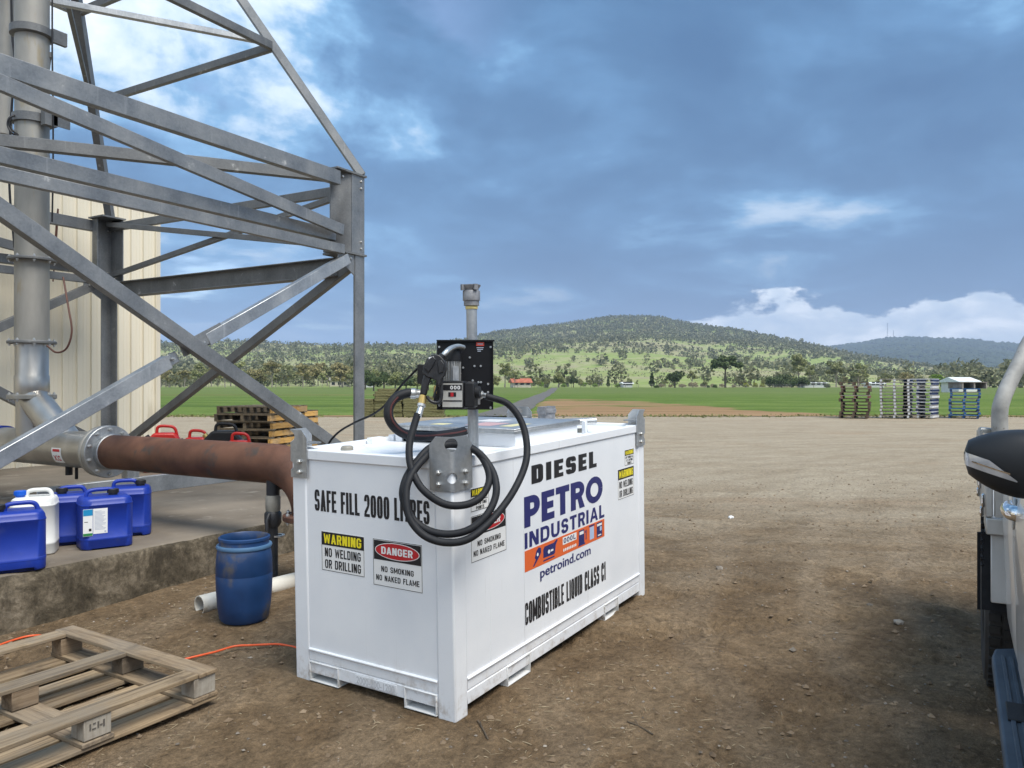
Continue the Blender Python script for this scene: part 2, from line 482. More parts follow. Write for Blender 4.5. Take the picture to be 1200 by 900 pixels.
def axis_steps(c0, n=255, d0=0.03, g=1.035):
    s_ = d0 * (g ** np.arange(1, n + 1) - 1) / (g - 1)
    return np.concatenate([c0 - s_[::-1], [c0], c0 + s_])
gx, gy = axis_steps(4.3), axis_steps(1.4)
GX, GY = np.meshgrid(gx, gy, indexing='ij')
GZ = rise(GX, GY) + relief(GX, GY)
GZ -= 0.35 * sst(np.hypot(GX, GY), 45, 80)        # the field and hills lie over it from here on
nx_, ny_ = GX.shape
idx = np.arange(nx_ * ny_).reshape(nx_, ny_)
F = np.stack([idx[:-1, :-1], idx[1:, :-1], idx[1:, 1:], idx[:-1, 1:]], -1).reshape(-1, 4)
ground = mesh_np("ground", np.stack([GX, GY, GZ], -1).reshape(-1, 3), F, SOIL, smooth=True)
tag(ground, kind='structure')

# ------------------------------------------------------------------ turf field
def field_mat():
    m = bpy.data.materials.new("turf"); m.use_nodes = True
    N = NT(m.node_tree); b = N.n['Principled BSDF']
    tcn = N.node('ShaderNodeTexCoord'); o = tcn.outputs['Object']
    sp = N.node('ShaderNodeSeparateXYZ'); N.put(sp.inputs[0], o)
    fwd = N.math('MULTIPLY_ADD', sp.outputs[0], CY, N.math('MULTIPLY', sp.outputs[1], SY))
    rgt = N.math('MULTIPLY_ADD', sp.outputs[0], SY, N.math('MULTIPLY', sp.outputs[1], -CY))
    cmb = N.node('ShaderNodeCombineXYZ'); N.put(cmb.inputs[0], N.math('MULTIPLY', rgt, 0.05)); N.put(cmb.inputs[1], fwd)
    strip = N.noise(cmb.outputs[0], 0.16, 5, 0.6)
    pat = N.noise(o, 0.25, 7, 0.65)
    fine = N.noise(o, 5.0, 5, 0.7)
    g = N.ramp(N.math('MULTIPLY_ADD', strip, 0.65, N.math('MULTIPLY', pat, 0.35)),
               [(0.33, (0.058, 0.092, 0.020)), (0.46, (0.088, 0.138, 0.026)), (0.57, (0.125, 0.178, 0.038)), (0.68, (0.195, 0.205, 0.080))])
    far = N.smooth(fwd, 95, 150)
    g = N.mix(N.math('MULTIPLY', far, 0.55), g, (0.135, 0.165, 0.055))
    g = N.mix(0.6, g, N.ramp(fine, [(0.3, 0.55), (0.5, 1.0), (0.7, 1.4)]), 'MULTIPLY')
    at = N.node('ShaderNodeAttribute', attribute_name='bare')
    soil = N.ramp(N.noise(cmb.outputs[0], 1.2, 6, 0.6), [(0.3, (0.20, 0.125, 0.062)), (0.55, (0.29, 0.185, 0.098)), (0.7, (0.37, 0.255, 0.15))])
    col = N.mix(N.smooth(N.math('ADD', at.outputs['Fac'], N.math('MULTIPLY', N.math('SUBTRACT', pat, 0.5), 0.9)), 0.42, 0.62), g, soil)
    N.put(b.inputs['Base Color'], col); b.inputs['Roughness'].default_value = 0.9
    b.inputs['Specular IOR Level'].default_value = 0.1
    bp = N.node('ShaderNodeBump'); bp.inputs['Distance'].default_value = 0.05
    N.put(bp.inputs['Height'], fine); N.put(b.inputs['Normal'], bp.outputs[0])
    return m
fz = 36.2 * (262 / 36.2) ** (np.linspace(0, 1, 150)); fx = np.linspace(-190, 250, 360)
FZ, FX = np.meshgrid(fz, fx, indexing='ij')
edge = 0.5 * fbm(fx * 0.25, fx * 0 + 2.2, 4, 31)
FZ = FZ + np.outer(1 - sst(np.linspace(0, 1, 150), 0, 0.12), edge * 1.6)
bare = sst(FX, 0.5 + (FZ - 45) * .045, 2.5 + (FZ - 45) * .045) * (1 - sst(FZ, 62, 92)) * (1 - sst(FX, 9.0 + (62 - FZ) * .12, 16.0 + (62 - FZ) * .12))
bare *= 0.86 + 0.9 * fbm(FX * 0.12, FZ * 0.45, 3, 41)
bare = np.maximum(bare, (1 - sst(FZ, 36.6, 38.0)) * 0.62)                      # trodden strip along the yard
bare = np.maximum(bare, np.exp(-((FZ - 112 - 0.02 * FX) / 2.2) ** 2) * (1 - sst(FX, -25, 10)) * 0.8)   # ploughed line
fidx = np.arange(FZ.size).reshape(FZ.shape)
FF = np.stack([fidx[:-1, :-1], fidx[:-1, 1:], fidx[1:, 1:], fidx[1:, :-1]], -1).reshape(-1, 4)
FZZ = 0.02 + 0.012 * fbm(FX * .5, FZ * .5, 3, 8) + 0.02 * sst(FZ, 36.2, 38) + 0.6 * sst(FZ, 150, 262)
fV = np.stack([CY * FZ + SY * FX, SY * FZ - CY * FX, FZZ], -1).reshape(-1, 3)
field = mesh_np("field", fV, FF, field_mat(), smooth=True)
tag(field, kind='structure')
at_ = field.data.attributes.new("bare", 'FLOAT', 'POINT'); at_.data.foreach_set("value", bare.ravel().astype(np.float32))

# ragged verge: grass tufts along the yard side of the turf
nv = 5200; vx = -40 + rng.random(nv) * 85; vz = 36.2 + 1.6 * np.interp(vx, fx, edge) + rng.normal(size=nv) * .55 + .25
keepv = fbm(vx * .5, vz * .7, 3, 301) > -.12; vx, vz = vx[keepv], vz[keepv]; nv = len(vx)
gX, gY = CY * vz + SY * vx, SY * vz - CY * vx; gh = .03 + .08 * rng.random(nv) ** 2; ga = rng.random(nv) * 3.14; gw = .03 + .05 * rng.random(nv)
gdx, gdy = np.cos(ga) * gw, np.sin(ga) * gw; lx_, ly_ = (rng.random(nv) - .5) * .1, (rng.random(nv) - .5) * .1; g0 = np.zeros(nv)
VV = np.stack([np.stack([gX - gdx, gY - gdy, g0], -1), np.stack([gX + gdx, gY + gdy, g0], -1), np.stack([gX + gdx * .6 + lx_, gY + gdy * .6 + ly_, gh], -1), np.stack([gX - gdx * .6 + lx_, gY - gdy * .6 + ly_, gh * .8], -1)], 1)
tag(mesh_np("verge_grass", VV.reshape(-1, 3), np.arange(nv * 4).reshape(-1, 4), leaf_mat("verge_grass_blades", (0.13, 0.16, 0.045), (0.27, 0.25, 0.12), 0.8, 0.3)), kind='stuff')
# sealed farm road leading off between the fields
road_m = mat("bitumen", (0.088, 0.082, 0.074), (0.140, 0.130, 0.116), 1.5, rough=0.85, bump=0.01, bscale=30)
mb = MB(); rp = []
for k in range(24):
    Zc = 35.5 + 207 * (k / 23) ** 1.7; Xc = 0.02 + (Zc - 45) * 0.0685
    w_ = 1.02 + 0.08 * math.sin(k * 1.7)
    zz = 0.062 + 0.6 * float(sst(np.array([Zc]), 150, 262)[0])
    fl_ = 1 - float(sst(np.array([Zc]), 38, 54)[0]); rp.append((*ground_point(Xc - w_ - 0.25 * fl_, Zc), zz)); rp.append((*ground_point(Xc + w_ + 0.1 * fl_, Zc), zz))
mb.add(rp, [(2 * k, 2 * k + 1, 2 * k + 3, 2 * k + 2) for k in range(23)])
tag(mb.build("road", road_m), kind='structure')

# ------------------------------------------------------------------ hills
sil = np.array([(-500, 415), (-200, 408), (0, 404), (185, 403), (230, 402), (270, 399), (300, 400), (340, 403), (400, 406), (440, 405), (480, 404), (510, 402),
                (540, 398), (580, 391), (620, 386), (660, 382), (700, 375), (720, 373), (755, 372), (775, 373), (800, 379), (840, 385), (880, 391), (920, 398), (960, 407),
                (1000, 417), (1040, 424), (1080, 431), (1130, 437), (1200, 440), (1400, 442), (1800, 436)], float)
sil_az = np.arctan((sil[:, 0] - 600) / 900); sil_e = (451 - sil[:, 1]) / 900 * np.cos(sil_az)
rdg = np.array([(-500, 1500), (185, 1400), (440, 1450), (520, 1800), (720, 2200), (800, 2200), (960, 1800), (1080, 1500), (1400, 1500)], float)
def hill_h(az, Rr):
    e = np.interp(az, sil_az, sil_e)
    D = np.interp(600 + 900 * np.tan(az), rdg[:, 0], rdg[:, 1])
    t = (Rr - 262) / (D - 262)
    x = Rr * np.sin(az); y = Rr * np.cos(az)
    prof = np.where(t < 1, np.clip(t, 0, 1) ** 1.55, np.maximum(1 - (t - 1) * 1.1, 0.1))
    h = e * D * prof
    amp = 60 * np.clip(t, 0, 1) * np.clip(1.15 - t, 0.0, 1)
    h = h + amp * fbm(x / 420, y / 420, 4, 51)
    return h + CAM_H * np.clip(t, 0, 1) + 0.55
def hill_xy(az, Rr):
    X = Rr * np.sin(az); Z = Rr * np.cos(az)
    return CY * Z + SY * X, SY * Z - CY * X
def hill_mat(name, pal, blue=None):
    m = bpy.data.materials.new(name); m.use_nodes = True
    N = NT(m.node_tree); b = N.n['Principled BSDF']
    tcn = N.node('ShaderNodeTexCoord'); o = tcn.outputs['Object']
    a = N.noise(o, 0.0062, 8, 0.66, 0.8); c_ = N.noise(o, 0.04, 6, 0.68)
    v = N.math('MULTIPLY_ADD', a, 0.75, N.math('MULTIPLY', c_, 0.25))
    col = N.ramp(v, pal)
    col = N.mix(0.5, col, N.ramp(N.noise(o, 0.16, 4, 0.7), [(0.3, 0.5), (0.5, 1.0), (0.7, 1.35)]), 'MULTIPLY')
    N.put(b.inputs['Base Color'], col); b.inputs['Roughness'].default_value = 0.95; b.inputs['Specular IOR Level'].default_value = 0.05
    return m
HILL = hill_mat("hill_grass", [(0.30, (0.22, 0.20, 0.115)), (0.38, (0.27, 0.28, 0.125)), (0.45, (0.225, 0.29, 0.085)), (0.51, (0.31, 0.315, 0.155)), (0.57, (0.28, 0.25, 0.155)), (0.63, (0.225, 0.30, 0.08)), (0.70, (0.33, 0.30, 0.19)), (0.78, (0.25, 0.31, 0.10))])  # grass tones that also carry the sunlit and cloud-shaded patches
azs = np.linspace(R(-70), R(72), 520); rs = 258 * (3200 / 258) ** np.linspace(0, 1, 110)
AZ, RR = np.meshgrid(azs, rs / 1.0, indexing='ij')
RRz = RR / np.cos(AZ) * 1.0                                  # foot of the slope runs parallel to the field edge
HH = hill_h(AZ, RRz)
HXx, HYy = hill_xy(AZ, RRz)
hidx = np.arange(AZ.size).reshape(AZ.shape)
HF = np.stack([hidx[:-1, :-1], hidx[1:, :-1], hidx[1:, 1:], hidx[:-1, 1:]], -1).reshape(-1, 4)
tag(mesh_np("hills", np.stack([HXx, HYy, HH], -1).reshape(-1, 3), HF, HILL, smooth=True), kind='structure')

# far range
far_sil = np.array([(880, 438), (930, 418), (965, 408), (1000, 404), (1020, 401), (1040, 397), (1060, 396), (1100, 398), (1140, 400), (1160, 403), (1200, 407), (1260, 414), (1350, 426), (1500, 420), (1800, 425), (2300, 438), (2900, 450)], float)
fs_az = np.arctan((far_sil[:, 0] - 600) / 900); fs_e = (451 - far_sil[:, 1]) / 900 * np.cos(fs_az)
def far_h(az, Rr):
    e = np.interp(az, fs_az, fs_e); D = 5600.0
    t = (Rr - 2400) / (D - 2400)
    x = Rr * np.sin(az); y = Rr * np.cos(az)
    prof = np.where(t < 1, np.clip(t, 0, 1) ** 1.3, np.maximum(1 - (t - 1) * 1.3, 0.0))
    return e * D * prof + 110 * fbm(x / 900, y / 900, 4, 61) * np.clip(t, 0, 1) * np.clip(1.1 - t, 0, 1) * 1.3 + CAM_H
FARM = hill_mat("far_forest", [(0.35, (0.030, 0.050, 0.020)), (0.5, (0.042, 0.066, 0.026)), (0.62, (0.055, 0.080, 0.032)), (0.74, (0.12, 0.14, 0.06))])
azs2 = np.linspace(R(14), R(70), 260); rs2 = np.linspace(2400, 7200, 70)
AZ2, RR2 = np.meshgrid(azs2, rs2, indexing='ij'); HH2 = far_h(AZ2, RR2); X2, Y2 = hill_xy(AZ2, RR2)
hidx = np.arange(AZ2.size).reshape(AZ2.shape)
HF = np.stack([hidx[:-1, :-1], hidx[1:, :-1], hidx[1:, 1:], hidx[:-1, 1:]], -1).reshape(-1, 4)
tag(mesh_np("far_hill", np.stack([X2, Y2, HH2], -1).reshape(-1, 3), HF, FARM, smooth=True), kind='structure')

# woodland on the slopes: thousands of small crowns
ico_v, ico_f = [], []
_bm = bmesh.new(); bmesh.ops.create_icosphere(_bm, subdivisions=1, radius=1.0)
ico_v = np.array([v.co[:] for v in _bm.verts]); ico_f = np.array([[v.index for v in f.verts] for f in _bm.faces]); _bm.free()
def blobs(name, P, rad, hgt, m):
    n = len(P); k = len(ico_v)
    jit = 1 + 0.55 * (rng.random((n, k)) - 0.5)
    V = ico_v[None] * jit[..., None]
    th = rng.random(n) * 6.28; c_, s_ = np.cos(th), np.sin(th)
    V = np.stack([V[..., 0] * c_[:, None] - V[..., 1] * s_[:, None], V[..., 0] * s_[:, None] + V[..., 1] * c_[:, None], V[..., 2]], -1)
    V[..., :2] *= rad[:, None, None]; V[..., 2] *= (hgt / 2)[:, None]
    V += P[:, None, :]; V[..., 2] += (hgt * 0.42)[:, None]
    Fm = ico_f[None] + (np.arange(n) * k)[:, None, None]
    return tag(mesh_np(name, V.reshape(-1, 3), Fm.reshape(-1, 3), m), kind='stuff')
WOOD = leaf_mat("bush_foliage", (0.060, 0.078, 0.032), (0.200, 0.215, 0.115), 0.8, 0.0)
WOODF = leaf_mat("far_foliage", (0.026, 0.044, 0.018), (0.052, 0.074, 0.030), 0.8, 0.0)
n_c = 120000
az_c = R(-36) + rng.random(n_c) * R(74); rr_c = np.sqrt(285 ** 2 + rng.random(n_c) * (2300 ** 2 - 285 ** 2))
px_c = 600 + 900 * np.tan(az_c)
xc, yc = hill_xy(az_c, rr_c); hc_ = hill_h(az_c, rr_c)
e_c = (hc_ - CAM_H) / rr_c / np.cos(az_c) * 900; ridge_c = np.interp(px_c, sil[:, 0], 451 - sil[:, 1])
frac = e_c / np.maximum(ridge_c, 1)
cl = fbm(xc / 130, yc / 130, 4, 71); cl2 = fbm(xc / 420, yc / 420, 3, 73)
dens = 0.035 + 0.85 * sst(cl + 0.7 * cl2, 0.06, 0.40)
top_wood = sst(frac, 0.60, 0.82) * sst(px_c, 500, 560) * (1 - sst(px_c, 850, 980))
band = np.exp(-((frac - 0.52) / 0.10) ** 2) * np.exp(-((px_c - 590) / 45) ** 2)
dens = np.maximum(dens, 0.95 * top_wood); dens = np.maximum(dens, 0.85 * band)
left = 1 - sst(px_c, 420, 520)
dens = dens + left * 0.38 * sst(frac, 0.35, 0.8)
right = sst(px_c, 860, 1000)
dens = dens + right * 0.30
past = np.exp(-((px_c - 470) / 42) ** 2 - ((frac - 0.52) / 0.22) ** 2) + np.exp(-((px_c - 640) / 60) ** 2 - ((frac - 0.42) / 0.16) ** 2) + np.exp(-((px_c - 560) / 40) ** 2 - ((frac - 0.40) / 0.14) ** 2) + 0.9 * np.exp(-((px_c - 770) / 70) ** 2 - ((frac - 0.36) / 0.14) ** 2) + 0.8 * np.exp(-((px_c - 350) / 60) ** 2 - ((frac - 0.42) / 0.14) ** 2) + np.exp(-((px_c - 950) / 70) ** 2 - ((frac - 0.55) / 0.15) ** 2)
dens = dens * (1 - 0.92 * np.clip(past, 0, 1))
dens *= np.clip(0.35 + rr_c / 1500, 0.3, 1) * np.where((frac < .62) & (px_c > 500), 0.62, 1.0)
dens = np.maximum(dens, 0.16 * (1 - sst(rr_c, 330, 420)))
dens *= np.where((frac < .62) & (px_c > 500), 0.8, 1.0)
keep = rng.random(n_c) < dens * 0.52
P = np.stack([xc, yc, hc_], -1)[keep]; rk = rr_c[keep]
nk = len(P)
rad = 1.5 + 2.6 * rng.random(nk) ** 1.8
hgt = rad * (1.5 + 0.9 * rng.random(nk))
def leafy(name, P, rad, hgt, m, per, fs=1.0):
    """crowns as puffs of small leaf faces"""
    n = len(P); u = rng.normal(size=(n, per, 3)); u /= np.linalg.norm(u, axis=2)[..., None]
    p = u * (0.35 + 0.65 * rng.random((n, per, 1)) ** .5) * np.stack([rad, rad, hgt / 2], -1)[:, None] + P[:, None]; p[..., 2] += (hgt * .5)[:, None]
    a = rng.normal(size=(n, per, 3)) + u; a /= np.linalg.norm(a, axis=2)[..., None]
    t = np.cross(a, rng.normal(size=(n, per, 3))); t /= np.linalg.norm(t, axis=2)[..., None]; w = np.cross(a, t)
    s_ = fs * rad[:, None, None] * (0.22 + 0.28 * rng.random((n, per, 1)))
    V = np.stack([p - t * s_ - w * s_ * .6, p + t * s_ - w * s_ * .6, p + t * s_ * .8 + w * s_ * .6, p - t * s_ * .8 + w * s_ * .6], 2).reshape(-1, 3)
    return tag(mesh_np(name, V, np.arange(len(V)).reshape(-1, 4), m), kind='stuff')
near_ = rk < 900
WOOD2 = leaf_mat("slope_foliage", (0.085, 0.100, 0.050), (0.320, 0.315, 0.185), 0.8, 0.25)
vn_ = rk < 520
leafy("hill_woodland", P[vn_], rad[vn_] * 1.25, hgt[vn_] * 1.15, WOOD2, 110, .42)
near_ &= ~vn_
leafy("hill_woodland", P[near_], rad[near_] * 1.25, hgt[near_] * 1.15, WOOD2, 34, .78)
near_ |= vn_
leafy("hill_woodland", P[~near_], rad[~near_] * 1.2, hgt[~near_], WOOD2, 9)
# low scrub between the trees
n_s = 42000
az_s = R(-34) + rng.random(n_s) * R(70); rr_s = np.sqrt(420 ** 2 + rng.random(n_s) * (2200 ** 2 - 420 ** 2))
xs2, ys2 = hill_xy(az_s, rr_s); hs2 = hill_h(az_s, rr_s)
ks = rng.random(n_s) < np.clip(.12 + 1.0 * fbm(xs2 / 90, ys2 / 90, 4, 77), .04, .8)
rs3 = .7 + 1.1 * rng.random(int(ks.sum()))
leafy("hill_scrub", np.stack([xs2, ys2, hs2], -1)[ks], rs3, rs3 * 1.5, WOOD2, 4)
n_f = 9000
az_f = R(20) + rng.random(n_f) * R(22); rr_f = 3000 + rng.random(n_f) * 2700
xf, yf = hill_xy(az_f, rr_f); hf = far_h(az_f, rr_f)
rad = 8 + 9 * rng.random(n_f)
blobs("far_hill_woodland", np.stack([xf, yf, hf], -1), rad, rad * 1.5, WOODF)

# two lattice masts on the far hill
mast_m = mat("mast_steel", (0.20, 0.21, 0.23), rough=0.5, metal=0.5)
for (px, hgt, lab) in ((1040, 112, "taller thin lattice mast on the far blue hill"), (1047, 62, "shorter thin lattice mast on the far blue hill")):
    az = math.atan((px - 600) / 900); x, y = hill_xy(az, 5600.0); zb = float(far_h(np.array([az]), np.array([5600.0]))[0]) - 4
    mb = MB(); q = 3.2
    for (sx, sy) in ((-1, -1), (1, -1), (0, 1)):
        mb.bar((x + sx * q, y + sy * q, zb), (x + sx * q * .35, y + sy * q * .35, zb + hgt), 1.1, 1.1, up=(1, 0, 0.01))
    for k in range(10):
        f0 = 1 - .65 * k / 10; f1 = 1 - .65 * (k + 1) / 10
        mb.bar((x - q * f0, y - q * f0, zb + hgt * k / 10), (x + q * f1, y - q * f1, zb + hgt * (k + 1) / 10), .6, .6)
        mb.bar((x + q * f0, y - q * f0, zb + hgt * k / 10), (x, y + q * f1, zb + hgt * (k + 1) / 10), .6, .6)
    tag(mb.build("radio_mast", mast_m), lab, "mast")

# ------------------------------------------------------------------ trees at the far edge of the field
BARK = mat("gum_bark", (0.20, 0.17, 0.135), (0.36, 0.32, 0.27), 3, rough=0.9)
BARKD = mat("dark_bark", (0.070, 0.058, 0.045), (0.12, 0.10, 0.08), 3, rough=0.9)
LEAF = {
    'gum': leaf_mat("gum_leaves", (0.168, 0.197, 0.078), (0.418, 0.418, 0.197)),
    'dark': leaf_mat("dark_leaves", (0.045, 0.071, 0.026), (0.139, 0.179, 0.068)),
    'brown': leaf_mat("dry_leaves", (0.206, 0.190, 0.083), (0.427, 0.378, 0.190)),
    'lime': leaf_mat("lime_leaves", (0.120, 0.210, 0.022), (0.240, 0.340, 0.050)),
    'yellow': leaf_mat("yellow_leaves", (0.200, 0.230, 0.030), (0.320, 0.330, 0.060)),
    'straw': leaf_mat("straw_scrub", (0.24, 0.20, 0.115), (0.38, 0.33, 0.21)),
    'purple': leaf_mat("jacaranda_flowers", (0.17, 0.11, 0.30), (0.27, 0.19, 0.42)),
}
def leaf_cloud(clumps, per, size, rs_):
    """quads scattered through ellipsoid clumps -> V, F"""
    Vs = []
    for (cx, cy, cz, rx, rz) in clumps:
        n = max(8, int(per * rx * rx))
        u = rs_.normal(size=(n, 3)); u /= np.linalg.norm(u, axis=1)[:, None]
        rr_ = (0.35 + 0.65 * rs_.random(n) ** 0.5)[:, None]
        p = u * rr_ * np.array([rx, rx, rz]) + np.array([cx, cy, cz])
        a = rs_.normal(size=(n, 3)) + u * 0.8; a /= np.linalg.norm(a, axis=1)[:, None]
        t = np.cross(a, rs_.normal(size=(n, 3))); t /= np.linalg.norm(t, axis=1)[:, None]
        w = np.cross(a, t)
        s_ = (size * (0.6 + 0.8 * rs_.random(n)))[:, None]
        Vs.append(np.stack([p - t * s_ - w * s_ * .55, p + t * s_ - w * s_ * .55, p + t * s_ * .8 + w * s_ * .55, p - t * s_ * .8 + w * s_ * .55], 1))
    V = np.concatenate(Vs).reshape(-1, 3)
    return V, np.arange(len(V)).reshape(-1, 4)
def make_tree(kind, shape, seed):
    """unit-height tree template, scaled when placed: returns (crown mesh, trunk mesh)"""
    rs_ = np.random.default_rng(seed); H_ = 10.0
    tr = MB(); cl_ = []
    if shape == 'gum':
        top = Vector((rs_.normal() * .4, rs_.normal() * .4, 6.2))
        tr.tube([(0, 0, -.4), (0.1, 0, 2.5), top], .2, 7, radii=[.30, .22, .12])
        for k in range(9):
            a = k * 2.4 + rs_.random(); r_ = .8 + 1.9 * rs_.random(); z = 5.0 + 4.4 * rs_.random()
            e_ = Vector((math.cos(a) * r_, math.sin(a) * r_, z)); b_ = Vector((0.05, 0, 3.2 + 2.4 * rs_.random()))
            tr.tube([b_, (b_ + e_) / 2 + Vector((0, 0, -.2)), e_], .07, 5, radii=[.11, .08, .03])
            cl_.append((*e_, .8 + .8 * rs_.random(), .6 + .55 * rs_.random()))
        cl_.append((top.x, top.y, 8.6, 1.2, 1.0))
    elif shape == 'round':
        tr.tube([(0, 0, -.4), (0, .1, 2.0), (.2, 0, 4.5)], .3, 7, radii=[.38, .30, .15])
        for k in range(13):
            a = k * 2.4 + rs_.random(); r_ = 2.9 * math.sqrt(rs_.random()); z = 3.4 + 4.8 * rs_.random() * (1 - .12 * r_)
            e_ = Vector((math.cos(a) * r_, math.sin(a) * r_, z))
            tr.tube([(0, 0, 2.2 + rs_.random()), e_], .08, 5, radii=[.13, .04])
            cl_.append((*e_, 1.2 + .7 * rs_.random(), 1.0 + .6 * rs_.random()))
    elif shape == 'umbrella':
        tr.tube([(0, 0, -.4), (.05, 0, 3.0), (0, .1, 5.6)], .3, 8, radii=[.34, .27, .2])
        for k in range(12):
            a = k * 2.4 + rs_.random() * .5; r_ = .6 + 3.6 * math.sqrt((k + .5) / 12); z = 8.3 - .13 * r_ * r_ + rs_.random() * .8
            e_ = Vector((math.cos(a) * r_, math.sin(a) * r_, z))
            tr.tube([(0, 0.08, 5.0 + rs_.random() * .5), e_ * .55 + Vector((0, 0, 3.0)), e_], .08, 5, radii=[.15, .09, .04])
            cl_.append((*e_, 1.0 + .5 * rs_.random(), .65 + .35 * rs_.random()))
    elif shape == 'cone':
        tr.tube([(0, 0, -.4), (0, 0, 8.8)], .2, 7, radii=[.26, .05])
        for k in range(11):
            z = 1.6 + k * .74; r_ = 1.9 * (1 - z / 11)
            for q in range(2):
                a = k * 2.4 + q * 3.1; cl_.append((math.cos(a) * r_ * .7, math.sin(a) * r_ * .7, z, .45 + r_ * .55, .6))
    else:                                                  # bush
        tr.tube([(0, 0, -.4), (0, 0, 3.0)], .2, 6, radii=[.3, .12])
        for k in range(12):
            a = k * 2.4; r_ = 4.2 * math.sqrt(rs_.random()); z = 2.2 + 5.4 * rs_.random() * (1 - .12 * r_)
            cl_.append((math.cos(a) * r_, math.sin(a) * r_, z, 1.9 + .8 * rs_.random(), 1.6 + .8 * rs_.random()))
            tr.tube([(0, 0, .6), (math.cos(a) * r_, math.sin(a) * r_, z)], .08, 4, radii=[.12, .03])
    per = {'gum': 95, 'round': 60, 'umbrella': 85, 'cone': 75, 'bush': 22}[shape]
    V, F_ = leaf_cloud(cl_, per, .30 if shape != 'bush' else .42, rs_)
    crown = mesh_np("crown", V, F_, LEAF[kind]); trunk = tr.build("trunk", BARK if kind in ('gum', 'brown') else BARKD, smooth=60)
    cm, tm = crown.data, trunk.data
    bpy.data.objects.remove(crown); bpy.data.objects.remove(trunk)
    return cm, tm
TREES = {}
def tree(px, ytop, Z, kind, shape, label, group=None, wide=1.0, name=None, var=0):
    key = (kind, shape, var)
    if key not in TREES: TREES[key] = make_tree(kind, shape, 100 + 7 * len(TREES))
    cm, tm = TREES[key]
    X = (px - 600) / 900 * Z
    x, y = ground_point(X, Z)
    az = math.atan2(X, Z); Rr = math.hypot(X, Z)
    zb = float(hill_h(np.array([az]), np.array([max(Rr, 262)]))[0]) if Z > 258 else 0.6 * float(sst(np.array([Z]), 150, 262)[0])
    h = CAM_H + (451 - ytop) / 900 * Z - zb
    o = empty(name or ("bush" if shape == 'bush' else "tree"), (x, y, zb), random.random() * 6.28, label, "bush" if shape == 'bush' else "tree", group)
    s_ = max(h, 1.0) / (9.3 if shape != 'bush' else 8.2)
    o.scale = (s_ * wide, s_ * wide, s_)
    for nm, me in (("trunk", tm), ("crown", cm)):
        c = bpy.data.objects.new(nm, me); COL.objects.link(c); c.parent = o
    return o
# one-off trees, named by what stands beside them
tree(850, 417, 245, 'dark', 'umbrella', "tall dark tree with a flat spreading crown on a bare trunk beyond the field")
tree(791, 430, 240, 'dark', 'round', "broad dark round tree, widest of those standing free beyond the field", wide=1.05)
tree(1099, 436, 275, 'lime', 'round', "big bright lime green tree between the white and the blue pallet stacks", wide=1.25)
tree(764, 437, 262, 'dark', 'cone', "narrow dark cone shaped tree beyond the field")
tree(703, 445, 300, 'purple', 'round', "purple flowering jacaranda tree far across the field", wide=1.2)
tree(936, 419, 255, 'gum', 'gum', "tallest pale gum tree rising from a clump of dark bushes")
tree(1062, 434, 285, 'brown', 'round', "yellow brown round tree behind the gap between the white pallet stacks")
tree(592, 428, 270, 'gum', 'gum', "tall thin gum tree beside the red roofed farmhouse")
tree(655, 432, 262, 'gum', 'round', "olive green round tree at the end of the farm road", wide=.9)
tree(672, 438, 258, 'dark', 'round', "dark round tree just past the end of the farm road", wide=.85)
tree(980, 426, 280, 'gum', 'gum', "thin grey gum tree above the brown pallet stack", wide=1.1)
tree(1006, 428, 275, 'gum', 'gum', "full grey gum tree behind the brown pallet stack", wide=1.3, var=1)
tree(428, 428, 200, 'dark', 'round', "dark tree behind the galvanised tower leg", wide=.9)
G1 = "grey brown gum trees in the far row seen through the tower"
for k in range(44):
    px = 176 + k * 6.1 + random.uniform(-3, 3)
    kd = random.choice(['gum', 'brown', 'brown', 'gum'])
    sh = random.choice(['gum', 'gum', 'round'])
    where = "between shed and crossed braces" if px < 235 else ("between crossed braces and tower leg" if px > 300 else "just past the braces crossing")
    tree(px, random.uniform(424, 440), random.uniform(262, 330), kd, sh, ("%s %s tree in the far row, %s" % ({'gum': 'grey', 'brown': 'brownish'}[kd], {'gum': 'open gum', 'round': 'rounded'}[sh], where)), G1, random.uniform(.9, 1.3), var=random.randint(0, 1))
G2 = "dark trees behind the turf stacks"
for px, yt in ((438, 436), (450, 431), (463, 434), (476, 438), (489, 436), (502, 434), (516, 432), (530, 436), (560, 432), (578, 436)):
    tree(px, yt, random.uniform(170, 200), random.choice(['dark', 'gum']), 'round', "dark rounded tree in the row behind the turf stacks", G2, random.uniform(.9, 1.2), var=random.randint(0, 1))
G3 = "trees along the far edge of the field"
